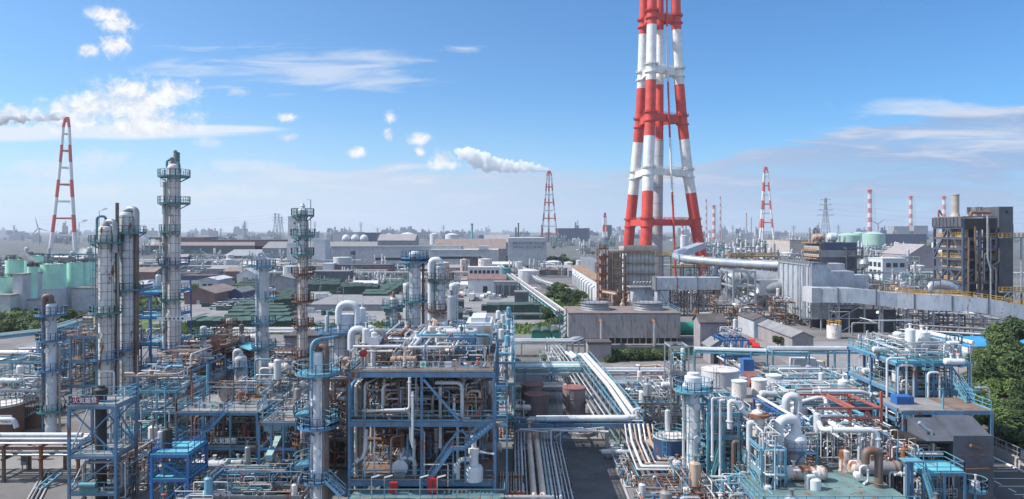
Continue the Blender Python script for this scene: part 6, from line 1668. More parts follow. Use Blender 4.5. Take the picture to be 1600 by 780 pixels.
def block(where, px0, px1, D, depth, levels, seed, frame='blue_steel', rails=None, deck=('deck_brown', ), pal='mixed', npipe=16, nves=4, nx=3, ny=2, rmax=.2, z0=0, label=None, pumps=0, railside='flr', brace=True, stairs=False, valves=3, over=2.5):
 """one steel structure filled with pipework"""
 x0, x1=X(px0, D), X(px1, D)
 br=[(i, 0, k_, (1 if(i+k_)%2 else-1))for i in range(nx)for k_ in range(len(levels))if(i*3+k_*2+seed)%4==0]if brace else()
 T=deckset(label or('%s steel structure %s'%(col_name(frame), where)), x0, x1, D, D+depth, levels, nx, ny, frame, deck, rails, z0, br, .22, .32, railside)
 zz=[z0]+list(levels)
 for k_, (a, b)in enumerate(zip(zz, zz[1:]+[levels[-1]+over])):
  n=int(npipe*(1.0 if k_ else 1.2)/len(zz)+.5)
  tangle(where, x0, x1, D+.2, D+depth-.2, a+.12, b-.5, n, max(0, int(nves/len(zz)+(seed+k_)%2)), seed*17+k_, pal, rmax, valves if k_==0 else 1, pumps=pumps if k_==0 else 0)
 if stairs:stair(T, (x0+.5, D-.6, z0), (x0+.5+levels[0]*1.1, D-.6, levels[0]), .8, frame)
 return T
def sign_chars(chars, x0, y, z, step, size, fg, bg, label, group, frame_w=None):
 for i, ch in enumerate(chars):
  if ch==' ':continue
  T=Thing('sign_board', label%({'+':'green cross', '一':'single bar'}.get(ch, 'black' if fg=='dark' else 'white')+('' if ch in '+一' else ' character '+ch)), 'sign', (x0+i*step, y, z), group)
  mb=MB();mb.box((x0+i*step, y, z), (size, .04, size));T.part('board', mb, M_(bg))
  if ch=='+':
   mb=MB();mb.box((x0+i*step, y-.03, z), (size*.7, .02, size*.24));mb.box((x0+i*step, y-.034, z), (size*.24, .02, size*.7));T.part('green_cross', mb, M_('hazard_green'))
  else:
   lettering(T.o, ch, (x0+i*step, y-.04, z), size*.95, fg)
paint('cyan_roof', (.05, .32, .62), .5, 0, .1, .1)
paint('sign_white', (.8, .8, .8), .5, 0, .03, .05);paint('sign_maroon', (.22, .015, .06), .5, 0, .05, .1);paint('teal_pipe', (.36, .52, .52), .5, 0, .12, .3)
# ------------------------------------------------------------------ left third of the refinery
TS='teal_steel'
column('white column with brown gooseneck at far left, blue platforms', 80, 103, 15.5, 477, 'white_clad', [(491, 0, 360, 1.3, 'blue_steel'), (531, -200, 20, 1.2, 'blue_steel'), (577, -160, 60, 1.3, 'blue_steel'), (641, -200, 30, 1.1, TS)], goose=(-9, 14, .42, 'brown_pipe', 640), bands=0, vert=False, manholes=7, rail='blue_steel', side=[(11, .3, 540, 690, .16, 'tan_pipe')])
column('left of the twin tall grey banded columns', 166, 112, 22, 358, 'white_rust', [(379, 0, 360, 1.35, None), (488, -190, 10, 1.2, None), (560, -160, 0, 1.1, 'blue_steel')], goose=[(15, 12, .42, 'alu_dull', 395), (-13, 20, .2, TS, 375)], bands=22, manholes=4, side=[(15, .6, 395, 655, .18, 'grey_pipe')])
column('right of the twin tall grey banded columns, with a big silver bend', 200, 115, 23, 336, 'white_clad', [(364, 0, 360, 1.5, None), (452, -120, 30, 1.1, None), (545, -190, -40, 1.1, 'blue_steel')], goose=[(14, 9, .5, 'alu_dull', 366)], bands=24, manholes=4, side=[(15, -.3, 366, 640, .36, 'brown_pipe')])
mb=MB();D=113.2;mb.tube((X(183, D), D, 0), (X(183, D), D, Z(317, D)), .27, 10);mb.tube((X(180, D), D+.4, 12), (X(180, D), D+.4, Z(325, D)), .16, 8)
for i in range(9):mb.lathe((X(183, D), D, 3+i*3.4), [(.36, -.07), (.36, .07)], 10)
solo('vent_pipe', mb, M_('brown_pipe'), 'tall red brown vent pipe between the twin columns', 'vent pipe')
for px, py, D, l in((132, 346, 112, 'left'), (163, 328, 113, 'right')):
 T=Thing('work_lamp', l+' of two work lamps on the twin columns', 'lamp', (X(px, D), D-1.4, Z(378, D)));mb=MB();x=X(px, D);mb.pipe([(x, D-1.4, Z(378, D)), (x, D-1.4, Z(py+2, D)), (x+.7, D-1.4, Z(py, D))], .05, 6);T.part('pole', mb, M_('galv'));mb=MB();mb.beam((x+.6, D-1.4, Z(py, D)), (x+1.2, D-1.4, Z(py-1.5, D)), .3, .16);T.part('lamp_head', mb, M_('white_clean'))
column('tallest rust streaked banded column at left with green railed head', 272, 118, 19, 261, 'pink_clad', [(276, 0, 360, 1.5, None), (318, 0, 360, 1.5, None), (362, -250, -40, 1.3, None), (413, -160, 60, 1.4, 'blue_steel'), (467, -200, -20, 1.2, None), (543, -200, 30, 1.3, 'blue_steel'), (586, -190, 10, 1.3, None)], bands=26, manholes=6, goose=[(-10, 11, .2, TS, 262), (9, 6, .22, TS, 270)], side=[(2, 0, 235, 262, .26, 'grey_pipe'), (6, .2, 238, 262, .2, TS), (-2.5, 0, 246, 262, .3, 'grey_pipe'), (-14, -.2, 285, 600, .34, 'white_rust'), (-9, -.8, 285, 440, .12, 'grey_pipe')])
T=Thing('sign_board', 'white notice strip with dark crosses on the tallest rusty column', 'sign', P(268, 498, 116));mb=MB();mb.box(P(272, 498, 116), (5.6, .08, .62));T.part('board', mb, M_('sign_white'))
mb=MB()
for i in range(5):
 c=P(259+i*6.5, 498, 115.9);mb.box(c, (.38, .05, .12));mb.box(c+V(0, -.004, 0), (.12, .05, .38))
T.part('lettering', mb, M_('dark'))
column('small column with green round platform before the green stacks', 318, 126, 10, 512, 'white_clad', [(523, 0, 360, 1.3, 'teal_steel'), (578, -180, 20, 1.1, 'blue_steel')], bands=4, manholes=3, vert=False, rail='teal_steel')
column('short rust brown column before the bright grass strip', 358, 140, 10, 500, 'rust_streak', [(506, 0, 360, .9, 'brown_steel'), (550, -180, 10, .9, 'brown_steel')], bands=6, manholes=3, vert=False, rail='brown_steel')
column('short white column with white bend at its head', 376, 124, 19, 560, 'white_clad', [(572, -200, 30, 1.1, 'blue_steel')], bands=3, manholes=2, rail='blue_steel', vert=False, goose=(-8, 12, .4, 'white_clad', 580))
column('slim pale blue column with bright blue railed head', 412, 121, 15, 420, 'white_clad', [(416, 0, 360, 1.2, 'cyan_steel'), (465, -60, 120, 1.3, 'cyan_steel'), (503, -230, 40, 1.2, 'cyan_steel'), (541, -200, 40, 1.2, 'cyan_steel'), (590, -200, 60, 1.4, 'cyan_steel')], bands=0, vert=False, manholes=3, rail='cyan_steel', side=[(-10, -.1, 440, 640, .26, 'white_clad')])
x=X(412, 121);mb=MB();mb.lathe((x, 121, 0), [(1.15, Z(421, 121)), (1.2, Z(405, 121)), (.7, Z(402, 121)), (0, Z(401, 121))], 18);mb.sweep(roundpts([(x-.5, 120, Z(406, 121)), (x-.5, 120, Z(396, 121)), (x+.5, 120, Z(396, 121)), (x+.5, 120, Z(406, 121))], .5, 6), .22, 8)
solo('loop_head_drum', mb, M_('white_clad'), 'pale blue head drum with looped pipe on the slim blue railed column', 'vessel')
column('tall slim column, rust brown below and grey above, with conical tip', 473, 115, 14.5, 398, 'rust_streak', [(428, -180, 30, 1.1, 'brown_steel'), (470, -190, 20, 1.0, 'brown_steel'), (508, -180, 60, 1.0, 'brown_steel'), (556, -180, 60, 1.0, 'brown_steel')], bands=6, manholes=5, dome=False, rail='grey_steel', side=[(-8, .2, 410, 700, .14, 'grey_pipe')])
column('grey upper half of the tall slim rust brown column', 473, 115.01, 14, 334, 'white_clad', [(337, 0, 360, 1.1, None), (369, -200, 20, 1.2, None), (398, -180, 40, 1.1, None)], base=Z(400, 115), bands=8, manholes=3, skirt=False, side=[(12, .2, 312, 420, .06, 'galv'), (9, -.3, 345, 440, .1, 'grey_pipe')])
x=X(473, 115);mb=MB();mb.lathe((x, 115, 0), [(.85, Z(334, 115)), (.85, Z(328, 115)), (.3, Z(324, 115)), (.42, Z(322, 115)), (0, Z(316, 115))], 14);mb.pipe([(x+1.25, 115, Z(330, 115)), (x+1.25, 115, Z(312, 115)), (x+.6, 115, Z(312, 115))], .05, 5)
solo('column_tip', mb, M_('white_clad'), 'conical vent tip with lamp arm on the tall slim column', 'vent')
tank('brown round tank with a pale domed roof and white notice at the left edge', 4, 100, 58, Z(634, 102), 'tank_brown', 'white_rust', cone=.09, rail='galv', stair=False)
tank('dark brown tank behind the notice tank at the left edge', 50, 106, 32, Z(634, 108), 'tank_brown', 'brown_pipe', cone=.05, rail='grey_steel', stair=True)
T=Thing('notice_board', 'white notice sheet with small black lines on the brown tank', 'sign', P(9, 656, 99.6));mb=MB();mb.box(P(9, 656, 99.6), (1.7, .05, 1.3));T.part('board', mb, M_('sign_white'))
lettering(T.o, '危険物\n貯蔵所', P(9, 656, 99.55), .45, 'dark')
rack('low pipe rack along the left service road', [(X(-30, 86), 86), (X(140, 86), 86)], 4.3, 4.5, 7, 31, 'brown_steel', ('white_clad', 'white_clad', 'grey_pipe', 'alu', 'tan_pipe'), 4.2, lvl=2, r=(.1, .26))
mb=MB();mb.pipe([(X(-30, 85), 84.6, 5.4), (X(132, 85), 84.6, 5.4)], .3, 10);solo('pipe', mb, M_('white_clad'), 'thick white pipe on the near edge of the left rack', 'pipe')
mb=MB();mb.pipe([(X(-30, 92), 92, 5.3), (X(22, 92), 92, 5.3), (X(26, 92), 92, 4.2)], .3, 10);solo('yellow_capped_pipe', mb, M_('white_clad'), 'fat white pipe ending behind the left rack', 'pipe')
mb=MB();mb.pipe([(X(-30, 128), 128, Z(597, 128)), (X(68, 128), 128, Z(597, 128))], .5, 10)
for px in(-5, 30, 60):mb.beam((X(px, 128), 128, 0), (X(px, 128), 128, Z(599, 128)), .25)
solo('pipe', mb, M_('white_clad'), 'straight thick white pipe crossing behind the left gooseneck column', 'pipe')
rack('upper left pale blue pipe bridge before the bushes', [(X(-20, 160), 160), (X(70, 170), 170), (X(125, 190), 190)], 5.5, 3, 4, 33, 'cyan_steel', ('white_clad', 'teal_pipe', 'alu'), 7)
rack('second left pipe bridge of pale pipes', [(X(-20, 148), 148), (X(75, 148), 148)], 4, 4, 6, 35, 'cyan_steel', ('white_clad', 'alu', 'grey_pipe'), 6, lvl=2)
B('concrete_bund', 'blank grey concrete wall behind the gooseneck column', 24, 70, 150, 4.2, 14, 'concrete', 'roof_grey', cat='building')
block('behind the left gooseneck column', -10, 75, 132, 10, [3, 5.5], 2, 'cyan_steel', 'cyan_steel', ('deck_grey', None), 'blue', 22, 3)
block('left of the brown tanks', -12, 62, 112, 8, [2.6, 4.8], 3, 'galv', 'cyan_steel', (None, ), 'white', 22, 3)
block('between gooseneck column and twin columns', 90, 152, 118, 14, [4, 8.2, 12.2], 4, 'blue_steel', 'blue_steel', ('deck_brown', ), 'rust', 34, 5)
block('left behind the twin columns', 98, 160, 140, 12, [4, 8, 11], 5, 'cyan_steel', 'cyan_steel', (None, 'deck_grey'), 'mixed', 26, 4)
block('right behind the twin columns', 212, 260, 130, 10, [4.5, 9, 14, 18.5], 6, 'deep_blue', 'deep_blue', ('deck_cyan', ), 'white', 26, 5, nx=2)
block('under the tallest rusty column', 225, 300, 104, 12, [3.2, 6.5, 9.5], 7, 'blue_steel', 'cyan_steel', (None, 'deck_grey'), 'rust', 40, 5, rmax=.28)
block('right of the tallest rusty column', 285, 352, 128, 12, [3.2, 6.4, 9], 8, 'brown_steel', 'brown_steel', ('deck_brown', None), 'rust', 38, 6, rmax=.3)
block('behind the short white column', 345, 402, 132, 14, [3, 6], 9, 'brown_steel', None, (None, ), 'rust', 34, 5, rmax=.25)
block('around the slim blue railed column', 395, 470, 128, 12, [3, 5.8], 10, 'blue_steel', 'blue_steel', ('deck_grey', None), 'mixed', 30, 4)
block('left before the pink concrete house', 400, 470, 106, 12, [3, 5.6], 11, 'blue_steel', 'cyan_steel', ('deck_grey', None), 'mixed', 30, 4, pumps=2)
block('between slim blue railed column and front column', 420, 500, 88, 12, [3.2, 6.2], 12, 'blue_steel', 'cyan_steel', ('deck_grey', None), 'mixed', 34, 4, pumps=2)
B('pink_concrete_house', 'windowless pinkish concrete house behind the rust brown column', 445, 497, 140, 8.6, 8, 'wall_mauve', 'roof_dark')
hdrum('big silver white horizontal drum below the tallest rusty column', (X(318, 96), 96, Z(652, 96)), 7.5, .95, 'white_rust', zfloor=Z(652, 96)-1.6)
for i, (px, py, D)in enumerate(((385, 528, 150), (300, 534, 148), (430, 575, 124))):
 hdrum('pale horizontal drum lying %s'%('behind the short white column', 'behind the small green platform column', 'by the blue railed column')[i], (X(px, D), D, Z(py, D)), 5, .9, 'white_rust', zfloor=0)
T=Thing('pipe_bridge', 'rusty pipe bridge with two thick rusty pipes behind the small columns', 'pipe bridge', (X(370, 152), 152, 0));mb=MB()
for px in(330, 370, 410):mb.beam((X(px, 152), 152, 0), (X(px, 152), 152, Z(530, 152)), .3)
T.part('trestle', mb, M_('brown_steel'));mb=MB()
for i in range(2):mb.pipe([(X(318, 152), 152+i, Z(527, 152)), (X(408, 152), 152+i, Z(527, 152)), (X(408, 152), 152+i, Z(510, 152))], .4, 8)
T.part('pipes', mb, M_('rust_pipe'))
mb=MB();D=160
for i in range(5):mb.pipe([(X(320, D), D+i, Z(519, D)+(i%2)*.5), (X(560, D), D+i, Z(519, D)+(i%2)*.5)], .22, 7)
for px in range(320, 570, 24):mb.beam((X(px, D), D+2, 0), (X(px, D), D+2, Z(521, D)), .3)
solo('pipe_bundle', mb, M_('white_clad'), 'bundle of pale pipes along the near edge of the grass strip', 'pipe bundle')
mb=MB();D=150
for i in range(4):mb.pipe([(X(410, D), D+i*1.2, Z(541, D)), (X(620, D), D+i*1.2, Z(541, D))], .3, 8)
for px in range(415, 620, 26):mb.beam((X(px, D), D+2, 0), (X(px, D), D+2, Z(543, D)), .3)
solo('pipe_bundle', mb, M_('grey_pipe'), 'bundle of grey pipes crossing behind the rust brown column', 'pipe bundle')
T=Thing('cyan_roof_shed', 'low canopy with bright blue ribbed roof right of the short rust column', 'canopy', (X(385, 136), 136, 0));mb=MB();a, b=P(358, 532, 142), P(408, 545, 130)
mb.beam(a, b, 4, .25);T.part('roof', mb, M_('deck_cyan'));mb=MB()
for q in(a, a.lerp(b, .5), b):mb.beam((q.x, q.y, 0), q, .25)
T.part('posts', mb, M_('cyan_steel'))
D=76;x0, x1=X(108, D), X(168, D)
T=deckset('blue steel tower with dark chimney pipe and a red fire ban sign', x0, x1+.9, D, D+4.2, [1.7, Z(712, D), Z(634, D)], 1, 1, 'blue_steel', ['deck_grey'], 'cyan_steel', -.0, [(0, 0, 1, 1), (0, 0, 2, 0), (0, 1, 2, 0), (0, 1, 1, -1)], .26, .26, 'flrb')
mb=MB()
for z0, z1 in((1.7, 5.6), (5.7, 11)):mb.beam((x0, D, z0), (x0, D+4.2, z1), .13);mb.beam((x1+.9, D, z1), (x1+.9, D+4.2, z0), .13)
T.part('side_bracing', mb, M_('blue_steel'))
mb=MB();c=V(X(141, D), D+2, 0);mb.tube(c+V(0, 0, .5), c+V(0, 0, Z(622, D)), .58, 14);mb.lathe(c+V(0, 0, Z(622, D)), [(.72, 0), (.72, .5), (.4, .7), (.4, .9)], 14);solo('dark_chimney_pipe', mb, M_('black_pipe'), 'black chimney pipe standing inside the blue steel tower', 'chimney pipe')
T2=Thing('sign_board', 'dark red fire ban sign with white characters on the blue tower rail', 'sign', (X(134, D), D-.15, Z(627, D)));mb=MB();mb.box((X(134, D), D-.12, Z(626, D)), (2.9, .05, .72));T2.part('board', mb, M_('sign_maroon'));lettering(T2.o, '火気厳禁', (X(134, D), D-.17, Z(626, D)), .66, 'sign_white')
mb=MB();z=2.6;mb.tube((X(128, D), D-.3, z), (X(153, D), D-.3, z), .32, 10);mb.bx(X(126, D), X(155, D), D-.25, D+.3, 1.7, 2.25);solo('green_box', mb, M_('teal_steel'), 'green roll shaped hose case at the foot of the blue tower', 'hose case')
D=84
T=deckset('two level blue steel deck with rusty floors, stair and safety signs', X(276, D), X(402, D), D, D+9, [Z(698, D), Z(644, D)], 3, 2, 'blue_steel', ['deck_brown', 'deck_grey'], 'cyan_steel', 0, [(0, 0, 1, 1), (2, 0, 0, -1)], .24, .3, 'flb')
stair(T, (X(305, D), D-.8, Z(698, D)), (X(358, D), D-.8, Z(640, D)), .9, 'blue_steel')
mb=MB();mb.rail([(X(402, D), D, Z(644, D)), (X(425, D), D-4, Z(626, D))], 1.1, .07);mb.rail([(X(402, D), D+2, Z(644, D)), (X(425, D), D-2, Z(626, D))], 1.1, .07);T.part('ramp_railing', mb, M_('cyan_steel'))
sign_chars('安全+第一', X(307, D), D-.15, Z(634, D), 1.0, .62, 'dark', 'sign_white', 'small white safety board on the rusty deck rail, %s', 'safety boards on the rusty deck')
T2=Thing('sign_board', 'dark sign with four pale characters on the lower rail of the rusty deck', 'sign', (X(352, D), D-.15, Z(690, D)));mb=MB();mb.box((X(352, D), D-.12, Z(689, D)), (3.2, .05, .75));T2.part('board', mb, M_('wall_dark'));lettering(T2.o, '火気厳禁', (X(352, D), D-.17, Z(689, D)), .7, 'sign_white')
tangle('on the two level rusty deck', X(278, D), X(400, D), D+1.5, D+8.5, Z(698, D)+.1, Z(644, D)-.6, 16, 2, 301, 'rust', .2)
tangle('on the top of the two level rusty deck', X(300, D), X(400, D), D+2.5, D+8.5, Z(644, D)+.1, Z(644, D)+3, 10, 2, 302, 'mixed', .2)
tangle('under the two level rusty deck', X(278, D), X(400, D), D-2, D+8, .1, Z(698, D)-.7, 20, 2, 303, 'mixed', .22, 4, pumps=2)
D=75
T=deckset('deep blue two level frame with bright cyan floors', X(237, D), X(294, D), D, D+4.5, [3.6, 6.2], 1, 1, 'deep_blue', ['deck_cyan'], 'deep_blue', 0, [(0, 0, 0, 1), (0, 0, 1, -1)], .28, .3)
vdrum('dark upright drum standing on top of the deep blue frame', X(262, 77), 77, 6.2, 2.2, .45, 'black_pipe', legs=False);vdrum('pale slim upright drum on top of the deep blue frame', X(251, 77), 77, 6.2, 1.9, .3, 'white_clad', legs=False)
tangle('inside the deep blue frame', X(239, D), X(292, D), D+.5, D+4, .1, 5.5, 9, 1, 305, 'blue', .15)
tangle('between the blue tower and the deep blue frame', X(172, 82), X(236, 82), 76, 92, .1, 5.0, 34, 4, 306, 'mixed', .2, 5, pumps=3)
tangle('right of the deep blue frame', X(300, 78), X(440, 78), 72, 84, .1, 3.6, 34, 4, 307, 'blue', .2, 6, pumps=3)
block('between the blue tower and the rusty deck', 185, 275, 92, 9, [3.6, 6.4, 9.2], 13, 'cyan_steel', 'cyan_steel', ('deck_cyan', 'deck_grey', None), 'mixed', 40, 4, stairs=True)
block('at the right of the rusty deck', 405, 462, 80, 8, [2.6, 5.4, 8.2], 14, 'blue_steel', 'cyan_steel', ('deck_grey', None), 'mixed', 22, 2)
block('low in front between frame and front column', 300, 470, 74, 6, [2.2], 15, 'grey_steel', None, (None, ), 'mixed', 20, 2, pumps=2)
T=Thing('duct_bridge', 'pale green grey square duct stepping down by the rusty deck', 'duct', (X(440, 84), 84, 0));mb=MB()
for a, b in((P(466, 652, 84), P(445, 668, 84)), (P(445, 668, 84), P(445, 688, 84)), (P(436, 684, 83), P(420, 716, 79)), (P(452, 668, 84), P(415, 668, 85))):mb.beam(a, b, .75, .75)
T.part('casing', mb, M_('teal_pipe'));mb=MB()
for q in(P(456, 660, 84), P(428, 700, 81), P(420, 668, 85)):mb.beam((q.x, q.y, 0), q, .25)
T.part('posts', mb, M_('grey_steel'))
sheet('road', [(X(-40, 86), 88.5), (X(125, 88), 88.5), (X(125, 98), 98), (X(-60, 98), 98)], .006, M_('yard_concrete'))
T=Thing('pipe_trench', 'open dark trench with two grey pipes at the lower left', 'trench', (X(75, 80), 80, 0));mb=MB();a, b=V(X(60, 76), 74, .02), V(X(100, 90), 87, .02)
for o in(-.7, .7):mb.beam(a+V(o, 0, 0), b+V(o, 0, 0), .18, .3)
T.part('kerbs', mb, M_('concrete_pale'));mb=MB();mb.beam(a, b, 1.2, .02);T.part('floor', mb, M_('dark'));mb=MB()
for o in(-.25, .25):mb.tube(a+V(o, 0, .15), b+V(o, 0, .15), .13, 8)
T.part('pipes', mb, M_('grey_pipe'))
T=Thing('blue_steps', 'small light blue steps over the trench at the lower left', 'steps', (X(72, 82), 82, 0));stair(T, (X(66, 82), 81, 0), (X(76, 82), 84, 1.1), .9, 'cyan_steel', 'flight', False)
T=Thing('control_cabinet', 'grey control cabinet beneath the left pipe rack', 'cabinet', (X(38, 88), 88, 0));mb=MB();mb.bx(X(34, 88), X(43, 88), 87.8, 88.2, .7, 2.3);mb.beam((X(35, 88), 88, 0), (X(35, 88), 88, .7), .1);mb.beam((X(42, 88), 88, 0), (X(42, 88), 88, .7), .1);T.part('body', mb, M_('wall_grey'));mb=MB();mb.bx(X(35, 88), X(42, 88), 87.74, 87.79, 1.2, 2.2);T.part('door', mb, M_('wall_dark'))
# ------------------------------------------------------------------ middle of the refinery
D=76;zt, zm, zl=Z(581, D), Z(658, D), 3.0
x0, x1=X(546, D), X(772, D)
T=deckset('main blue three level process deck in the centre with safety boards', x0, x1, D, D+20, [zl, zm, zt], 2, 3, 'blue_steel', ['deck_brown', 'deck_brown', 'deck_brown'], 'cyan_steel', 0, (), .28, .5, 'flr')
mb=MB();xm=(x0+x1)/2
mb.beam((xm+.2, D-.1, zt-.8), (X(718, D), D-.1, zm+.1), .25);pass
mb.beam((X(718, D), D-.1, zm-.9), (X(690, D), D-.1, zm-3.2), .25);mb.beam((X(722, D), D-.1, zm-.9), (X(740, D), D-.1, zm-2.5), .25);T.part('knee_braces', mb, M_('blue_steel'))
D=75;a, b, c, d=V(X(668, D), D, zl+.1), V(X(708, D), D, Z(698, D)), V(X(727, D), D, Z(698, D)), V(X(771, D), D, zm)
T=Thing('stairway', 'blue zigzag stairway climbing the front of the main deck', 'stair', a)
stair(T, a, b, .95, 'blue_steel', 'lower_flight');stair(T, c, d, .95, 'blue_steel', 'upper_flight')
mb=MB();mb.bx(b.x-.1, c.x+.1, D-.5, D+.5, b.z-.25, b.z-.05);mb.rail([b+V(0, -.48, 0), c+V(0, -.48, 0)], 1.1, .06);mb.beam((b.x, D, zl), b, .16);mb.beam((c.x, D, zl), c, .16);T.part('landing', mb, M_('blue_steel'))
T=deckset('narrow blue stair cage at the right end of the main deck', X(774, 75), X(792, 75), 74.6, 77.5, [zm, Z(600, 75)], 1, 1, 'blue_steel', ['deck_grey', None], 'cyan_steel', 0, (), .16, .2, 'frb')
mb=MB()
for i in range(14):z=zm+.35*i;mb.beam((X(776, 75), 75+(i%7)*.3, z), (X(790, 75), 75+(i%7)*.3, z), .28, .06)
T.part('flight', mb, M_('cyan_steel'))
sign_chars('安全+第一', X(622, 76), 75.8, Z(569, 76), 1.36, .66, 'dark', 'sign_white', 'large white safety board on the main deck rail, %s', 'safety boards on the main deck')
hd=zt
tangle('at the left of the main top deck', X(552, 80), X(640, 80), 78, 95, hd+.05, hd+2.8, 44, 4, 401, 'mixed', .22, 3)
tangle('at the right of the main top deck', X(640, 80), X(765, 80), 78, 95, hd+.05, hd+2.6, 26, 2, 402, 'white', .2, 3)
vdrum('tall white upright drum on the main top deck', X(687, 86), 86, hd, Z(520, 86)-hd, .58, 'white_clean', legs=False)
vdrum('squat white upright drum behind the safety boards', X(651, 84), 84, hd, 2.6, .62, 'white_clad', legs=False)
vdrum('white slim filter drum left on the main top deck', X(572, 80), 80, hd, 4.2, .42, 'white_clad', legs=False)
vdrum('grey white filter drum with dark cap left on the main top deck', X(585, 81), 81, hd, 3.6, .38, 'white_clad', legs=False)
for px, D, lab, mt in((588, 82, 'big silver bend arching over the left of the main top deck', 'grey_pipe'), (560, 90, 'fat white bend behind the left of the main top deck', 'white_clad')):
 mb=MB();x=X(px, D);mb.sweep(roundpts([(x-.9, D, hd), (x-.9, D, hd+(3.6 if D==82 else 2.6)), (x+.9, D, hd+(3.6 if D==82 else 2.6)), (x+.9, D, hd)], 1.0, 6), .33 if D==82 else.5, 10);solo('arch_pipe', mb, M_(mt), lab, 'pipe')
c=V(X(583, 79), 79, hd+2.6);T=Thing('channel_exchanger', 'white exchanger with round flanged face left on the main top deck', 'heat exchanger', (c.x, c.y, hd));mb=MB();mb.lathe(c+V(0, .2, 0), [(0, 0), (.55, 0), (.55, 3), (.3, 3.4), (0, 3.4)], 18, ax='y');mb.sweep([c+V(0, -3.1, 0)+V(0, 2.8, 0), c+V(0, .05, 0)], .72, 18);mb.lathe(c-V(0, 0, 2.6), [(.28, 0), (.28, 1.6), (.5, 2.2)], 12);T.part('shell', mb, M_('white_clad'))
mb=MB();mb.lathe((X(567, 78), 78, hd+1.6), [(0, 0), (.42, .05), (.42, .5), (0, .6)], 12, ax='y');mb.beam((X(567, 78), 78.2, hd), (X(567, 78), 78.2, hd+1.4), .14);solo('red_drum', mb, M_('red_paint'), 'bright red round hose drum on the main top deck', 'hose drum')
D=88;bx0, bx1=X(728, D), X(768, D);z1=Z(505, D)
T=Thing('air_cooler_box', 'big white louvred box with fat white ducts on the main top deck', 'air cooler', ((bx0+bx1)/2, D+3, hd));mb=MB();mb.bx(bx0, bx1, D, D+6.5, hd+.8, z1);mb.bx(bx0+.6, bx1-.8, D+.5, D+6, z1, z1+.6);T.part('casing', mb, M_('white_clean'))
mb=MB()
for i in range(12):z=hd+1.0+(z1-hd-1.2)*i/12;mb.bx(bx0-.06, bx1+.06, D-.1, D-.003, z, z+.1)
T.part('louvres', mb, M_('white_clad'))
mb=MB();mb.bx(bx1-.95, bx1-.15, D-.14, D-.101, hd+1.0, z1-.8)
for i in range(8):mb.bx(bx1-.9, bx1-.2, D-.2, D-.141, hd+1.1+i*.3, hd+1.25+i*.3)
T.part('side_grille', mb, M_('tan_pipe'))
mb=MB();mb.pipe([(bx0-2.4, D-.6, hd+2.6), (bx0+1.2, D-.6, hd+2.6), (bx0+1.2, D, hd+2.6)], .42, 12);mb.sweep(roundpts([(bx0+.1, D+2, z1-.8), (bx0-.9, D+2, z1-.8), (bx0-.9, D+2, hd+.5)], .8, 6), .45, 12);T.part('ducts', mb, M_('white_clad'))
mb=MB()
for sx in(bx0+.2, bx1-.2):
 for sy in(D+.2, D+6.2):mb.beam((sx, sy, hd), (sx, sy, hd+.82), .2)
T.part('legs', mb, M_('blue_steel'))
block('under the louvred box', 700, 740, 82, 3, [zt+1.6, zt+2.9], 41, 'blue_steel', None, (None, ), 'blue', 8, 0, nx=1, ny=1, z0=zt)
tangle('on the mid level of the main deck', X(556, 78), X(690, 78), 77, 94, zm+.05, zt-.9, 60, 6, 404, 'mixed', .26, 3)
tangle('on the right of the mid level of the main deck', X(690, 78), X(768, 78), 77, 94, zm+.05, zt-.9, 42, 3, 405, 'rust', .24, 2)
tangle('on the ground level of the main deck', X(560, 78), X(765, 78), 81, 94, zl+.05, zm-.9, 64, 6, 406, 'mixed', .26, 5, pumps=4)
for i, (pts, rad)in enumerate((([(566, 642, 76.5), (640, 642, 76.5), (642, 690, 76), (648, 700, 76)], .17), ([(680, 598, 77), (722, 598, 77), (722, 655, 77), (735, 655, 77)], .22), ([(645, 612, 75.6), (645, 700, 75.6)], .14), ([(688, 604, 77.5), (688, 700, 77.5)], .2), ([(662, 726, 75), (700, 726, 75), (700, 760, 75)], .06), ([(572, 670, 77), (570, 712, 77), (556, 722, 77)], .25), ([(640, 590, 75.7), (640, 640, 75.7), (574, 642, 75.9)], .15))):
 mb=MB();run(mb, [P(*q)for q in pts], rad);solo('deck_pipe', mb, M_('white_clad'), ['long white pipe crossing the mid level of the main deck', 'white looped pipe hanging below the main top deck', 'thin white downpipe on the front of the main deck', 'white downpipe at the middle of the main deck', 'thin pale hand rail pipe at the foot of the zigzag stairway', 'fat white bent pipe at the left of the main deck', 'white elbow pipe in front of the main top beam'][i], 'pipe')
mb=MB()
for i in range(2):mb.tube(P(656-i*3, 668, 79), P(656-i*3, 560, 79), .09, 6)
c=P(625, 741, 77);hdrum('white horizontal vessel pointing at the viewer on the lower deck', c+V(0, 1.6, .7), 5.4, .82, 'white_clad', 'y', zfloor=zl)
mb=MB();run(mb, [c+V(.2, .8, .9), c+V(.2, .8, 1.5), c+V(1.5, .8, 1.5), c+V(1.5, .8, -1.2)], .24);run(mb, [c+V(-.2, -.3, -.7), c+V(-.2, -.6, -1.3), c+V(-1.3, -.6, -1.3), c+V(-1.3, -.6, -.9)], .2);run(mb, [c+V(1.4, .9, 3.6), c+V(1.4, .9, -1.4)], .2);solo('exchanger_pipe', mb, M_('white_clad'), 'white pipes looping round the vessel that points at the viewer', 'pipe')
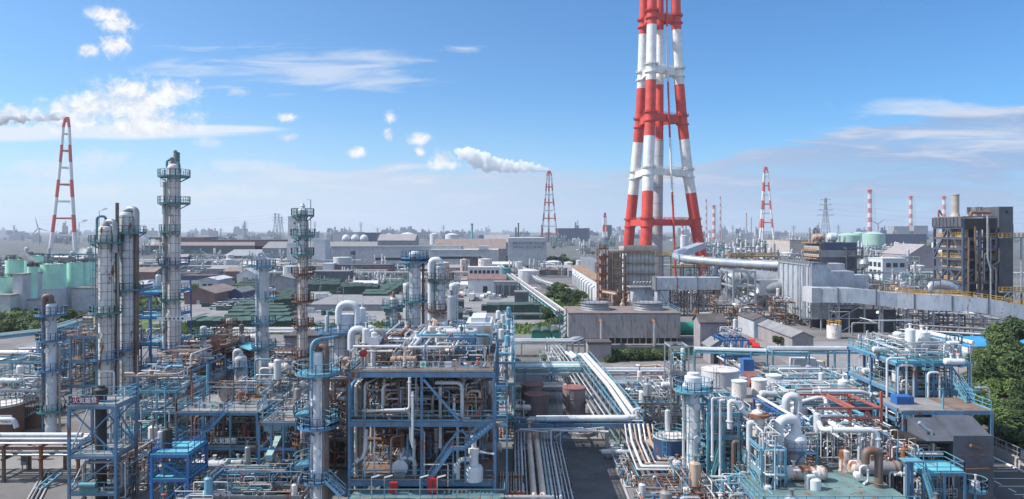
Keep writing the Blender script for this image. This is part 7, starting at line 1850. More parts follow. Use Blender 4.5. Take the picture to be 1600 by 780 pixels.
x=X(740, 75.5);T=Thing('reactor_pot', 'white bulbous reactor pot with stacked neck on the lower deck', 'vessel', (x, 76, zl));mb=MB();mb.lathe((x, 76, zl), [(1.0, .05), (1.0, 1.3), (.85, 1.6), (.5, 1.75), (.5, 2.9), (.62, 2.95), (.62, 3.5), (.3, 3.6), (.28, 4.6), (.4, 4.65), (.4, 4.9)], 18);T.part('body', mb, M_('white_clean'));mb=MB();run(mb, [V(x-.4, 75.6, zl+2.4), V(x-1.7, 75.6, zl+2.4), V(x-1.7, 75.6, zl+.3)], .24);run(mb, [V(x+.4, 75.8, zl+3.2), V(x+2.2, 75.8, zl+2.9)], .12);mb.tube((x-1.9, 75.5, zl+1.0), (x-1.9, 75.5, zl+1.9), .3, 10);T.part('branch_pipes', mb, M_('white_clad'))
for px, D, s, l in((615, 74.4, .8, 'small red cabinet below the end on vessel'), (676, 74.5, 1.05, 'red fire hose cabinet at the foot of the main deck')):
 T=Thing('hose_cabinet', l, 'cabinet', (X(px, D), D, zl-.9));mb=MB();mb.box((X(px, D), D, zl-.9+s*.9), (s, .5, s*1.4));T.part('body', mb, M_('red_paint'));mb=MB();mb.box((X(px, D), D-.27, zl-.9+s*.9), (s*.04, .03, s*1.2));mb.box((X(px, D)+s*.1, D-.28, zl-.9+s*.9), (.05, .04, .2));T.part('door_seam', mb, M_('dark'))
mb=MB();mb.bx(X(545, 73), X(790, 73), 72.6, 75.9, 0, zl-1.0);mb.bx(X(545, 73), X(790, 73), 72.7, 75.9, zl-.999, zl-.9, 1);T=Thing('front_apron', 'green grey concrete apron with blue rail in front of the main deck', 'platform', (X(665, 73), 74, 0));T.part('slab', mb, [M_('concrete'), M_('deck_green')])
mb=MB();mb.rail([(X(545, 73), 72.7, zl-.9), (X(788, 73), 72.7, zl-.9), (X(788, 73), 75.5, zl-.9)], 1.15, .06, step=1.2);T.part('railing', mb, M_('cyan_steel'))
for i, px in enumerate((400, 430, 580, 600, 656, 683)):
 if px>540:
  T=Thing('lamp_post', 'short pale lamp post on the apron rail of the main deck', 'lamp', (X(px, 73), 73.2, zl-.9), 'apron lamp posts');mb=MB();mb.tube((X(px, 73), 73.2, zl-.9), (X(px, 73), 73.2, zl+1.3), .05, 6);T.part('pole', mb, M_('galv'));mb=MB();mb.beam((X(px, 73), 73.2, zl+1.3), (X(px, 73)+.9, 73, zl+1.6), .16, .1);T.part('lamp_head', mb, M_('white_clean'))
T=column('white front column with light blue disc platform and brown gooseneck', 497, 76, 20, 553, 'white_clean', [(581, 0, 360, 1.75, 'cyan_steel'), (646, -235, -150, 1.9, 'cyan_steel'), (654, -40, 60, 1.6, 'cyan_steel'), (664, -200, 25, 1.5, 'blue_steel'), (726, -260, -160, 1.9, 'cyan_steel'), (748, -130, -20, 1.3, 'blue_steel')], bands=0, vert=False, manholes=6, rail='blue_steel', goose=[(14, 12, .32, 'brown_pipe', 780), (-6, 0, .01, 'blue_steel', 560)], side=[(8, -.7, 600, 780, .09, 'white_clad'), (11, -.5, 600, 780, .06, 'galv'), (-9, -.5, 560, 780, .12, 'white_clad')])
D=76;x=X(497, D);mb=MB();mb.pipe([(X(489, D), D-.5, Z(575, D)), (X(489, D), D-.5, Z(531, D)), (X(520, D), D+2, Z(531, D))], .2, 10, 0, 1.0, 6);solo('blue_bend_pipe', mb, M_('cyan_steel'), 'light blue bend pipe over the head of the front column', 'pipe')
T2=Thing('column_stair', 'blue stair dropping right from the front column to the apron', 'stair', (X(520, 75), 74.6, 2));stair(T2, (X(512, 75), 74.6, Z(748, 75)), (X(540, 75), 74.0, zl-.9), .8, 'blue_steel', 'flight')
for i, (px, D, r_, mt, l)in enumerate(((549, 79, .25, 'blue_steel', 'blue square duct pipe between front column and main deck'), (556, 78, .2, 'white_rust', 'stained white downcomer pipe between front column and main deck'), (563, 77, .24, 'brown_pipe', 'second fatter brown downcomer left of the main deck'), (570, 77, .12, 'white_clad', 'slim white downpipe at the left corner of the main deck'))):
 mb=MB();run(mb, [V(X(px, D), D, .1), V(X(px, D), D, Z(600, D)), V(X(px+16, D), D+3, Z(598, D))], r_);solo('downcomer', mb, M_(mt), l, 'pipe')
column('slim rusty brown pipe column left of the front column', 474, 80, 9, 640, 'rust_col', [(690, -200, 20, .9, 'brown_steel')], bands=4, manholes=3, vert=False, rail='brown_steel')
column('broad white column with round blue rail and big silver arch pipe', 534, 100, 24, 521, 'white_clad', [(516, 0, 360, 2.6, 'blue_steel')], bands=2, dome=False, manholes=2, rail='blue_steel')
D=100;z=Z(515, D);x=X(543, D);mb=MB();mb.lathe((x, D, z), [(1.45, .02), (1.45, 1.9), (1.2, 2.2), (0, 2.3)], 20);solo('head_drum', mb, M_('white_clad'), 'white drum standing on the round blue railed head of the broad column', 'vessel')
mb=MB();mb.sweep(roundpts([(X(532, D), D-1.2, z+1), (X(532, D), D-1.2, Z(473, D)), (X(561, D), D-1.2, Z(473, D)), (X(561, D), D-1.2, z+.1)], 1.3, 7), .46, 14);solo('arch_pipe', mb, M_('white_clean'), 'big white arch pipe over the broad column head', 'pipe')
vdrum('white slim drum left on the broad column head', X(515, D), D-1.4, z, 2.2, .3, 'white_clad', legs=False);vdrum('white drum right on the broad column head', X(566, D), D, z, 3.2, .5, 'white_clad', legs=False)
T=Thing('davit', 'teal davit pole on the broad column head', 'davit', (X(519, D), D-2.2, z));mb=MB();mb.pipe([(X(519, D), D-2.2, z), (X(519, D), D-2.2, Z(484, D)), (X(529, D), D-2.2, Z(481, D))], .1, 6);T.part('pole', mb, M_('teal_steel'))
column('slim grey banded column with rusty tip beside the flat warehouse', 615, 110, 12, 467, 'white_clad', [(479, -200, 30, 1.2, 'teal_steel'), (510, -180, 20, 1.1, 'teal_steel')], bands=9, manholes=2, goose=(0.1, 10, .2, 'rust_pipe', 466))
column('banded white column with blue railed crown right of the arch', 648, 118, 18.5, 397, 'white_clad', [(402, 0, 360, 1.3, 'blue_steel'), (409, 0, 360, 1.35, 'blue_steel'), (470, -160, 20, 1.2, 'teal_steel'), (535, 0, 360, 1.3, 'cyan_steel')], bands=15, manholes=4, rail='teal_steel', side=[(13, .2, 405, 520, .24, 'brown_pipe')])
vdrum('white drum in the light blue ring of the banded crown column', X(648, 115), 115.3, Z(534, 115), 1.6, .75, 'white_clean', legs=False)
D=122
column('white gooseneck column standing on a rusty cone', 687, D, 17.5, 417, 'white_clad', [(436, -200, 60, 1.5, 'grey_steel'), (483, -200, 60, 1.5, 'brown_steel')], base=Z(486, D), bands=6, manholes=3, skirt=False, goose=(-13, 10, .62, 'white_clean', 500))
mb=MB();x=X(687, D);r0=17.5*D/FPX/2;mb.lathe((x, D, 0), [(2.0, 0), (1.95, Z(507, D)), (1.95, Z(506, D), 1), (r0+.05, Z(487, D)), (r0, Z(486, D))], 24);solo('cone_base', mb, [M_('white_rust'), M_('white_rust2')], 'rust streaked cone and drum under the white gooseneck column', 'vessel')
mb=MB()
for px, D2 in((637, 124), (706, 128), (713, 126)):mb.lathe((X(px, D2), D2, 0), [(1.5, 0), (1.5, Z(443, D2)), (1.2, Z(441, D2)), (0, Z(440, D2))], 18)
for i, (px, D2, tp)in enumerate(((637, 126, 445), (709, 130, 446))):column(['plain white column half hidden left behind the crown column', 'plain white column half hidden right behind the cone column'][i], px, D2, 15, tp, 'white_clad', [], bands=4, manholes=1)
vdrum('small pale tank with open top far behind the crown column', X(662, 150), 150, 0, Z(430, 150), 1.6, 'white_rust', legs=False)
block('around the foot of the crown column', 610, 672, 106, 14, [4, 8.5, 13], 21, 'teal_steel', 'teal_steel', ('deck_grey', None), 'white', 34, 4)
block('around the foot of the cone column', 672, 722, 108, 14, [4.5, 9, 12.5], 22, 'blue_steel', 'cyan_steel', ('deck_grey', None), 'white', 34, 4)
block('behind the left of the main deck', 560, 625, 99, 10, [5, 10, 13.5], 23, 'grey_steel', 'teal_steel', ('deck_grey', None), 'mixed', 30, 4)
block('between front column and the broad column', 505, 560, 88, 8, [4, 8, 11.5], 24, 'brown_steel', 'blue_steel', ('deck_grey', None), 'rust', 34, 4, rmax=.3)
D=92
T=deckset('long pale blue exchanger rack running back right of the main deck', X(760, D), X(797, D)+.6, 97, 150, [4.5, 9.0, 12], 1, 8, 'cyan_steel', ['deck_grey', 'deck_grey', None], 'cyan_steel', 0, (), .25, .35, 'lr')
r=random.Random(77)
for i in range(16):
 y=99+i*3.2;z=12.2 if i%2==0 else 9.1;xx=X(768, D)+(i%3)*1.0;mt=['white_clean', 'white_clad', 'cyan_steel'][i%3]
 if i%2:hdrum('%s exchanger drum on the rack running back from the main deck'%col_name(mt), (xx, y, z+.7), 2.6, .5, mt, 'y', group='exchangers on the long rack', zfloor=z)
 else:vdrum('%s upright filter on the rack running back from the main deck'%col_name(mt), xx, y, z, 2.2, .45, mt, 'filters on the long rack')
tangle('on the exchanger rack running back from the main deck', X(760, D), X(797, D)+.5, 98, 148, 4.6, 13.5, 44, 0, 410, 'white', .2, 2)
# ------------------------------------------------------------------ pipe ways and road right of the main deck
zp=4.15;Y0=97
big=[[V(2.35+o, 72, 1.35), V(2.35+o, Y0-.6+o*.5, 1.35), V(2.35+o, Y0-.6+o*.5, zp), V(16.3+o, Y0-.2+o*.5, zp), V(16.0+o, 118, zp), V(14.3+o, 146, zp+.2), V(13.0+o, 149, zp-1.2), V(12.0+o, 156, zp-1.2)]for o in(0, 1.0)]
for i, p in enumerate(big):
 mb=MB();mb.pipe(p[2:], .36, 14, 0, 1.0, 6);solo('main_pipe', mb, M_('white_clean'), ['outer', 'inner'][i]+' one of two fat white mains turning over the road bridge', 'pipe', None)
 mb=MB();mb.pipe(p[:3], .36, 14, 0, .8, 6);solo('main_pipe', mb, M_('cream_pipe'), ['left', 'right'][i]+' cream coloured main running down towards the viewer beside the road', 'pipe')
r=random.Random(9)
for i in range(15):
 xx=.4+i*.42+(.25 if i>4 else 0);
 if abs(xx-2.35)<.4 or abs(xx-3.35)<.4:continue
 rad=r.choice([.06, .08, .1, .15]);mt=r.choice(['white_clad', 'white_clean', 'tan_pipe', 'white_clad', 'alu', 'teal_pipe']);mb=MB();ye=Y0-1+r.uniform(-1, 1)
 mb.pipe([(xx, 71, 1.2), (xx, ye, 1.2), (xx, ye, 2.6+r.random()), (xx+r.uniform(-4, 9), ye+.3, 2.6+r.random())], rad, 7);solo('rack_pipe', mb, M_(mt), '%s %s pipe in the bundle running to the viewer left of the road'%('thick' if rad>.12 else 'thin', col_name(mt)), 'pipe', 'bundle left of the road')
T=Thing('pipe_sleepers', 'low steel sleepers under the pipe bundle left of the road', 'pipe support', (3.5, 84, 0));mb=MB()
for i in range(9):
 y=72+i*2.9;mb.beam((0, y, .95), (7, y, .95), .18, .2)
 for xx in(.2, 3.5, 6.8):mb.beam((xx, y, 0), (xx, y, .95), .18)
T.part('beams', mb, M_('grey_steel'))
T=Thing('pipe_guard', 'pale grey tube hoop guard over the pipe bundle at the bottom edge', 'guard rail', (2, 73, 0));mb=MB();mb.pipe([(-1.2, 73.4, 2.2), (4.35, 73.4, 2.2), (4.35, 73.4, .2)], .2, 10, 0, .5, 5);mb.pipe([(3.5, 73.3, .2), (3.5, 73.3, 1.9), (1.4, 73.3, 1.9), (1.4, 73.3, .2)], .1, 8);T.part('hoop', mb, M_('galv'))
T=Thing('rust_rack', 'rust red steel rack with many rusty thin pipes at the bottom beside the apron', 'pipe rack', (.2, 77, 0));mb=MB()
for y in(75, 80):mb.beam((-1.5, y, 2.0), (1.4, y, 2.0), .25, .3)
for xx in(-1.4, 1.3):
 for y in(75, 80):mb.beam((xx, y, 0), (xx, y, 2), .2)
T.part('frame', mb, M_('rust_steel'));mb=MB()
for i in range(9):mb.tube((-1.3+i*.3, 70, 1.6), (-1.3+i*.3, 81, 2.2), .06, 6)
T.part('pipes', mb, M_('tan_pipe'))
T=Thing('road_bridge', 'blue pipe bridge girder carrying the white mains across the road', 'pipe bridge', (9, Y0, 0));mb=MB()
for y in(Y0-.8, Y0+1.6):
 mb.bx(.6, 18.2, y-.12, y+.12, zp-1.15, zp-.55)
 mb.beam((6, y, 1.4), (8.2, y, zp-1.15), .22)
for i in range(10):mb.beam((1+i*1.9, Y0-.8, zp-.6), (1+i*1.9, Y0+1.6, zp-.6), .16, .2)
T.part('girder', mb, M_('blue_steel'));mb=MB()
for xx in(.7, 5.6):
 for y in(Y0-.8, Y0+1.6):mb.beam((xx, y, 0), (xx, y, zp-.55), .3)
T.part('blue_posts', mb, M_('blue_steel'));mb=MB()
for xx in(13.1, 17.6):mb.beam((xx, Y0, 0), (xx, Y0, zp-1.15), .5)
T.part('concrete_posts', mb, M_('concrete_pale'));mb=MB();mb.rail([(.7, Y0-1.0, zp-.6), (-1, Y0+1.6, zp-.6)], 1.2, .08);mb.rail([(.6, Y0-1, zp-.6), (4.6, Y0-1, zp-.6)], 1.0, .06);T.part('railing', mb, M_('cyan_steel'))
for i in range(3):mb=MB();mb.tube((3.5, Y0-.2+i*.5, zp-.35), (18, Y0-.2+i*.5, zp-.35), .1+.04*i, 8);solo('bridge_pipe', mb, M_('white_clad'), 'thinner white pipe below the fat mains on the road bridge', 'pipe', 'thin pipes on the road bridge')
T=Thing('pipe_way', 'long trestle with light blue edge girders carrying the white mains away', 'pipe rack', (16, 120, 0));mb=MB();bm=MB()
for o in(-.9, 2.2):
 for z in(zp-.5, zp+.5):bm.beam((16.1+o, Y0+1, z), (14.0+o, 147, z), .12, .2)
for i in range(13):
 t=i/12;xx=16.1-2.1*t;y=Y0+2+44*t
 for o in(-.9, 2.2):mb.beam((xx+o, y, 0), (xx+o, y, zp-.4), .25);bm.beam((xx+o, y, zp-.5), (xx+o, y, zp+.5), .08)
 bm.beam((xx-.9, y, zp-.55), (xx+2.2, y, zp-.55), .15)
T.part('trestle', mb, M_('concrete_pale'));T.part('girders', bm, M_('cyan_steel'))
for i in range(7):
 o=-3.6+i*.42;mb=MB();z=2.4+(i%2)*.5;mb.pipe([(16.1+o, Y0+3, z), (13.9+o, 150, z), (12+o, 178, z)], .1+.05*(i%3), 7);solo('lower_pipe', mb, M_(['white_clad', 'grey_pipe', 'alu'][i%3]), '%s pipe on the lower tier left of the white mains'%['white', 'grey', 'silver'][i%3], 'pipe', 'lower tier left of the white mains')
mb=MB()
for i in range(10):
 y=Y0+4+i*8;xx=16.1-2.2*(y-Y0)/53
 mb.beam((xx-3.9, y, 2.2), (xx-.9, y, 2.2), .2);mb.beam((xx-3.7, y, 0), (xx-3.7, y, 2.2), .22)
mb.beam((12.3, Y0+4, 2.2), (9.9, Y0+76, 2.2), .15)
solo('lower_tier', mb, M_('grey_steel'), 'grey steel lower tier beside the white mains', 'pipe rack')
for i in range(7):
 mt=['white_clad', 'white_clean', 'tan_pipe', 'white_clad', 'alu', 'tan_pipe', 'tan_pipe'][i];o=i*.62;mb=MB();z=1.6+(i%3)*.2
 mb.pipe([(15.4+o, Y0-1, zp-.6), (15.4+o, Y0-3, z), (14.9+o, 83.6+o*.8, z), (22.2, 83.4+o*.8, z)], .12+.07*(i%2), 8);solo('turning_pipe', mb, M_(mt), '%s pipe dropping from the road bridge and turning right to the front column pair'%col_name(mt), 'pipe', 'pipes turning right below the road bridge')
T=Thing('cable_tray', 'pair of rusty covered cable trays bending right before the blue tank', 'cable tray', (19, 90, 0));mb=MB()
for o in(0, 1.3):
 for a, b in zip([V(17.6+o, 98, 1.9), V(19.3+o, 86.6+o*.7, 1.9)], [V(19.3+o, 86.6+o*.7, 1.9), V(24, 86.6+o*.7, 1.9)]):mb.beam(a, b, .7, .22)
T.part('cover', mb, M_('tan_pipe'));mb=MB()
for y in(88, 91, 94, 97):mb.beam((17.6, y, .2), (17.6, y, 1.8), .15);mb.beam((19.6, y, .2), (19.6, y, 1.8), .15)
T.part('stools', mb, M_('grey_steel'))
T=deckset('grey pipe stool table below the turning pipes right of the road', 14.6, 22.5, 82.5, 88, [1.3], 3, 1, 'brown_steel', [None], None, 0, (), .2, .22)
tangle('on the ground right of the road', 13.5, 22, 74, 83, .1, 1.6, 22, 3, 420, 'mixed', .15, 8, pumps=3)
tangle('along the right kerb of the road', 12.9, 15, 82, 97, .1, 1.4, 12, 1, 421, 'white', .12, 5)
sheet('road', [(5.0, 66), (12.6, 66), (13.3, 101), (7.0, 101)], .012, M_('asphalt'))
sheet('road', [(7.5, 101.01), (13.3, 101.01), (12.4, 200), (9.0, 200)], .016, M_('asphalt_pale'))
mb=MB();mb.beam((12.75, 66, .07), (13.45, 101, .07), .25, .14);mb.beam((4.9, 66, .07), (6.9, 101, .07), .2, .14);solo('kerb', mb, M_('concrete_pale'), 'pale concrete kerb stones along both edges of the dark road', 'kerb')
sheet('green_pavement', [(13.9, 96), (16, 96), (15.6, 107), (14.2, 107)], .014, M_('deck_green'))
mb=MB();mb.bx(4.2, 12.9, 100.2, 106.5, 0, .35);T=Thing('pit', 'round concrete pit on a low slab behind the road bridge', 'pit', (9.6, 103, 0));T.part('slab', mb, M_('concrete'))
mb=MB();mb.lathe((9.9, 103, .35), [(2.3, 0), (2.3, .5), (2.0, .5), (2.0, .1), (0, .1, 1)], 28);T.part('ring_wall', mb, [M_('concrete'), M_('rubble')])
mb=MB();T=Thing('blue_ladder', 'small blue ladder platform beside the road under the bridge', 'ladder', (7.2, 95.5, 0));mb.ladder((7.1, 95.4, 0), (7.1, 95.4, 3.0), (0, -1, 0));mb.rail([(6.7, 95.4, 1.4), (7.8, 95.4, 1.4)], 1, .06);T.part('frame', mb, M_('blue_steel'))
for px, D, w, tp, l in((838, 113, 38, 621, 'squat mauve concrete tank with reddish top, front one of the left pair'), (832, 121, 36, 605, 'squat mauve concrete tank with reddish top, rear one of the left pair'), (897, 112, 36, 610, 'squat mauve concrete tank standing alone beside the white mains')):
 tank(l, px, D, w, Z(tp, D), 'tank_mauve', 'roof_red', cone=.05, bands=2, rail=None)
rack('teal pipe rack crossing behind the concrete tanks', [(X(778, 136), 136), (X(905, 136), 136)], 3.6, 5, 7, 51, 'cyan_steel', ('teal_pipe', 'teal_pipe', 'white_clad', 'grey_pipe'), 4, lvl=2, r=(.12, .34))
rack('pale pipe rack crossing before the green arched sheds', [(X(775, 168), 168), (X(895, 168), 168), (X(905, 172), 172)], 3.4, 3, 5, 52, 'galv', ('white_clad', 'alu', 'white_clean'), 6, r=(.14, .3))
rack('low grey pipe rack before the teal rack', [(X(775, 124), 124), (X(885, 124), 124)], 2.4, 4, 7, 53, 'grey_steel', ('grey_pipe', 'white_clad', 'tan_pipe'), 4)
rack('pipe rack behind the slender frame tower', [(X(945, 126), 126), (X(1090, 126), 126)], 2.6, 4, 8, 54, 'cyan_steel', ('white_clad', 'alu', 'grey_pipe', 'teal_pipe'), 4, lvl=2, r=(.08, .2))
rack('second pipe rack near the junk heap', [(X(940, 138), 138), (X(1060, 138), 138)], 2.2, 3, 6, 55, 'galv', ('white_clad', 'alu'), 5)
tangle('between the concrete tanks and the main deck', X(780, 108), X(820, 108), 100, 122, .1, 2.4, 22, 2, 423, 'mixed', .18, 4)
tangle('beside the inner road behind the teal rack', X(845, 150), X(890, 150), 140, 165, .1, 3, 22, 2, 424, 'white', .16, 4)
for i in range(5):car('white' if i!=2 else 'silver', X(786+i*3.3, 150), 143+i*5, 1.6, 'pale vehicle parked in the shade under the teal racks', 'vehicles under the teal racks')
D=104;T=deckset('slender grey white frame tower above the blue tank', X(1048, D), X(1076, D), D, D+4, [3, 6, 9, Z(540, D)], 1, 1, 'galv', ['deck_grey', None], 'galv', 0, [(0, 0, 1, 1), (0, 0, 2, -1)], .2, .25, 'fl')
column('slim white column inside the slender frame tower', 1067, 106, 7, 545, 'white_clad', [], bands=3, manholes=1, vert=False)
tangle('in the slender frame tower', X(1050, D), X(1075, D), D+.3, D+4, .2, 12, 18, 1, 430, 'white', .14, 1)
block('behind the blue tank', 985, 1055, 104, 12, [2.6, 4.6], 31, 'grey_steel', 'cyan_steel', (None, ), 'white', 30, 5, pumps=2)
mb=MB();D=97;run(mb, [V(16.8, D+.6, zp), V(16.8, D+.6, zp+1.0), V(X(1002, D), D+.8, zp+1.0)], .24);run(mb, [V(X(996, D), D+.4, zp+.9), V(X(996, D), D+.4, .4)], .3);solo('branch_pipe', mb, M_('white_clad'), 'white branch pipe leaving the mains to the right at the bridge corner', 'pipe')
D=86;T=tank('dark blue tank with pale flat roof and light blue rail', 1047, D, 52, Z(690, D), 'tank_blue', 'white_rust', cone=.03, rail='cyan_steel', ladder=True)
mb=MB();c=V(X(1043, 90), 90, Z(688, 90));mb.lathe(c, [(.35, 0), (.35, 3.8), (0, 4.0)], 12);mb.beam((c.x, c.y, 0), c, .4);solo('vent_column', mb, M_('white_clad'), 'white vent pipe standing on the dark blue tank', 'vent')
column('tall white column with light blue disc platform right of the blue tank', 1083, 82, 20, 597, 'white_clean', [(608, 0, 360, 1.5, 'cyan_steel'), (688, -60, 50, 1.2, 'cyan_steel'), (720, -80, 20, 1.1, 'cyan_steel')], bands=6, manholes=4, vert=False, rail='cyan_steel', side=[(-14, .3, 610, 762, .16, 'white_clad'), (17, .2, 640, 762, .12, 'galv')])
x=X(1083, 82);mb=MB();mb.lathe((x, 82, Z(606, 82)), [(1.0, 0), (1.0, 1.3), (.7, 1.5), (.7, 1.75), (0, 1.8)], 18);mb.lathe((x-.9, 81.8, Z(602, 82)), [(0, -.42), (.3, -.3), (.42, 0), (.3, .3), (0, .42)], 10);solo('cap_drum', mb, M_('white_clean'), 'white cap drum on the disc platform column right of the blue tank', 'vessel')
tank('big white cone roofed tank with ribbed wall and reddish roof ribs', 1125, 122, 58, Z(578, 125), 'white_clad', 'white_rust', cone=.085, bands=1, ladder=True, rail=None)
column('striped black and white short stack behind the big white tank', 1158, 130, 18, 590, 'wall_pale', [], bands=3, manholes=0, dome=False)
tangle('at the foot of the tall disc platform column', X(1055, 80), X(1110, 80), 76, 88, .1, 3, 26, 2, 432, 'mixed', .16, 6, pumps=2)
# ------------------------------------------------------------------ right third of the refinery
zd=3.0
B('grey_blockhouse', 'grey concrete house with flat roof carrying white drums', 1120, 1228, 98, 5.6, 9, 'concrete_pale', 'roof_grey')
for i, (px, D, mt)in enumerate(((1155, 100, 'white_rust'), (1186, 101, 'white_rust'), (1209, 104, 'white_clad'))):
 tank(['leftmost white drum tank with rust drips on the grey house roof', 'middle white drum tank with rust drips on the grey house roof', 'rightmost white drum tank on the grey house roof'][i], px, D, 23, 6.1+2.2, mt, 'white_clean', z0=6.1, cone=.08, ladder=False)
hdrum('white horizontal drum on the grey house roof', (X(1205, 99), 99, 7.0), 3.4, .5, 'white_clad', zfloor=6.1)
T=deckset('main right hand process deck with green grey floor', X(1185, 70), X(1425, 70), 68.5, 92, [zd], 5, 4, 'blue_steel', ['deck_green'], 'cyan_steel', 0, (), .3, .4, 'fl')
D=80
T=deckset('light blue frame with steep stair right of the disc platform column', X(1106, D), X(1178, D), D, D+9, [3.6, 6.6, 9.4], 3, 2, 'cyan_steel', ['deck_grey', 'deck_grey', None], 'cyan_steel', 0, [(1, 0, 0, 1), (2, 0, 1, -1), (0, 1, 1, 1)], .24, .34, 'flr')
stair(T, (X(1108, D-1), D-1, 1.0), (X(1128, D-1), D-1, 6.4), .9, 'teal_steel')
tangle('in the light blue frame with steep stair', X(1108, D), X(1176, D), D+.3, D+8.6, .2, 10.5, 48, 4, 501, 'white', .24, 5)
tangle('below the light blue frame with steep stair', X(1108, 76), X(1190, 76), 71, 80, .1, 3.4, 34, 3, 502, 'white', .2, 5, pumps=3)
vdrum('white striped vessel with rusty flange ring at its head', X(1185, 79), 79, 3, Z(640, 79)-3, .72, 'white_rust', legs=False)
mb=MB();mb.lathe((X(1185, 79), 79, Z(648, 79)), [(.75, -.15), (1.25, -.15), (1.25, .15), (.75, .15)], 20);solo('flange_ring', mb, M_('rust_pipe'), 'rust brown flange ring round the striped white vessel head', 'flange')
D=79;mb=MB();run(mb, [P(1140, 670, D), P(1140, 626, D), P(1150, 628, D), P(1165, 648, D), P(1184, 650, D)], .27);solo('looped_pipe', mb, M_('white_clean'), 'white pipe looping over to the rusty flange ring', 'pipe')
for px, tp, bt, rr, l in((1113, 622, 720, .14, 'slim white standpipe left of the steep stair'), (1170, 660, 790, .3, 'fat white standpipe left of the striped white vessel'), (1146, 690, 790, .28, 'brown standpipe in front of the light blue frame'), (1125, 625, 790, .16, 'white standpipe with bent head by the steep stair')):
 mb=MB();D=78;run(mb, [V(X(px, D), D, max(.1, Z(bt, D))), P(px, tp, D), P(px+7, tp+1, D)], rr);solo('standpipe', mb, M_('brown_pipe' if 'brown' in l else 'white_clad'), l, 'pipe')
T=Thing('blue_truss', 'bright blue truss beam with a white pipe on top left of the red frame', 'truss', (X(1190, 92), 92, 0));mb=MB();a, b=P(1178, 622, 93), P(1240, 658, 84)
for o in(0, 1.2):
 aa, bb=a+V(o, 0, 0), b+V(o, 0, 0);mb.beam(aa, bb, .16, .2);mb.beam(aa-V(0, 0, 1.5), bb-V(0, 0, 1.5), .16, .2)
 for i in range(6):p, q=aa.lerp(bb, i/6), aa.lerp(bb, (i+1)/6);mb.beam(p-V(0, 0, 1.5), q, .1);mb.beam(q, q-V(0, 0, 1.5), .1)
mb.beam((a.x, a.y, 0), a, .25);mb.beam((b.x, b.y, 0), b, .25);T.part('girder', mb, M_('deep_blue'))
mb=MB();mb.tube(a+V(.4, -.4, .35), b+V(.4, -.4, .35), .2, 8);solo('truss_pipe', mb, M_('white_clean'), 'white pipe lying on the bright blue truss beam', 'pipe')
T=deckset('light blue lattice steel left of the white reactor with grating stairs', X(1180, 76), X(1216, 76), 74, 90, [4.4, 7.2], 2, 4, 'cyan_steel', ['deck_grey', None], 'cyan_steel', 0, [(0, 0, 0, 1), (1, 0, 1, -1)], .22, .3, 'fl')
stair(T, (X(1215, 73), 71.5, .6), (X(1186, 75), 79, 4.4), .9, 'cyan_steel')
tangle('in the light blue lattice left of the white reactor', X(1180, 76), X(1214, 76), 73, 90, .2, 8.5, 36, 3, 503, 'white', .22, 4)
D=80;x=X(1243, D);T=Thing('reactor', 'white reactor with collar and fat white gooseneck at the middle of the right deck', 'vessel', (x, D, zd));mb=MB();mb.lathe((x, D, zd), [(.8, 0), (.8, .6), (1.05, 1.0), (1.05, 2.2), (1.22, 2.25), (1.22, 3.4), (1.0, 3.75), (.75, 3.9), (.75, 4.2), (0, 4.25)], 22);T.part('shell', mb, M_('white_clean'));mb=MB();mb.rail([V(x-1.5, D-1.5, zd+2.2), V(x+1.8, D-1.5, zd+2.2)], 1.0, .07, step=.9);mb.bx(x-1.5, x+1.8, D-1.6, D-.9, zd+2.0, zd+2.1)
for sx in(-1.4, 1.7):mb.beam((x+sx, D-1.5, zd), (x+sx, D-1.5, zd+2.2), .16)
mb.beam((x-1.4, D-1.55, zd), (x+.2, D-1.55, zd+2), .14);mb.beam((x+1.7, D-1.55, zd), (x+.2, D-1.55, zd+2), .14);T.part('blue_stand', mb, M_('blue_steel'))
mb=MB();mb.sweep(roundpts([(x, D-.1, zd+4.1), (x, D-.1, Z(654, D)), (X(1213, D), D-.6, Z(654, D)), (X(1213, D), D-.6, zd+.2)], 1.15, 8), .56, 16);
for z in(zd+1.2, zd+2.6, zd+3.9):mb.lathe((X(1213, D), D-.6, z), [(.57, -.05), (.63, 0), (.57, .05)], 16)
solo('gooseneck_pipe', mb, M_('white_clean'), 'fat white gooseneck pipe from the reactor head down to the right deck', 'pipe')
D=89;mb=MB();mb.sweep(roundpts([(X(1247, D), D, Z(645, D)), (X(1247, D), D, Z(619, D)), (X(1228, D), D, Z(619, D)), (X(1228, D), D, zd+.3)], .9, 8), .5, 14);solo('gooseneck_pipe', mb, M_('white_clad'), 'farther white gooseneck pipe behind the reactor', 'pipe')
vdrum('white upright drum behind the reactor under the farther gooseneck', X(1247, 90), 90, zd, Z(634, 90)-zd, .9, 'white_clad', legs=False)
D=76;c=P(1252, 739, D);hdrum('rust streaked horizontal drum in front of the reactor', c, 5.6, .76, 'white_rust2', zfloor=zd, saddle='blue_steel')
mb=MB();mb.sweep(roundpts([(X(1214, D), D, c.z), (X(1188, D), D, c.z), (X(1188, D), D+.2, c.z+1.1), (X(1215, D), D+2, c.z+1.3)], .8, 6), .48, 12);solo('elbow_pipe', mb, M_('brown_pipe'), 'brown elbow pipe feeding the rust streaked horizontal drum', 'pipe')
D=73.5;vdrum('low white round pot in front of the rust streaked drum', X(1273, D), D, zd-.2, 1.4, .62, 'white_clean', legs=False);mb=MB();mb.sweep(roundpts([(X(1261, D), D, zd-.2), (X(1261, D), D, zd+1.3), (X(1270, D), D, zd+1.3)], .4, 5), .24, 10);solo('pot_pipe', mb, M_('white_clad'), 'white bent pipe beside the low white pot', 'pipe')
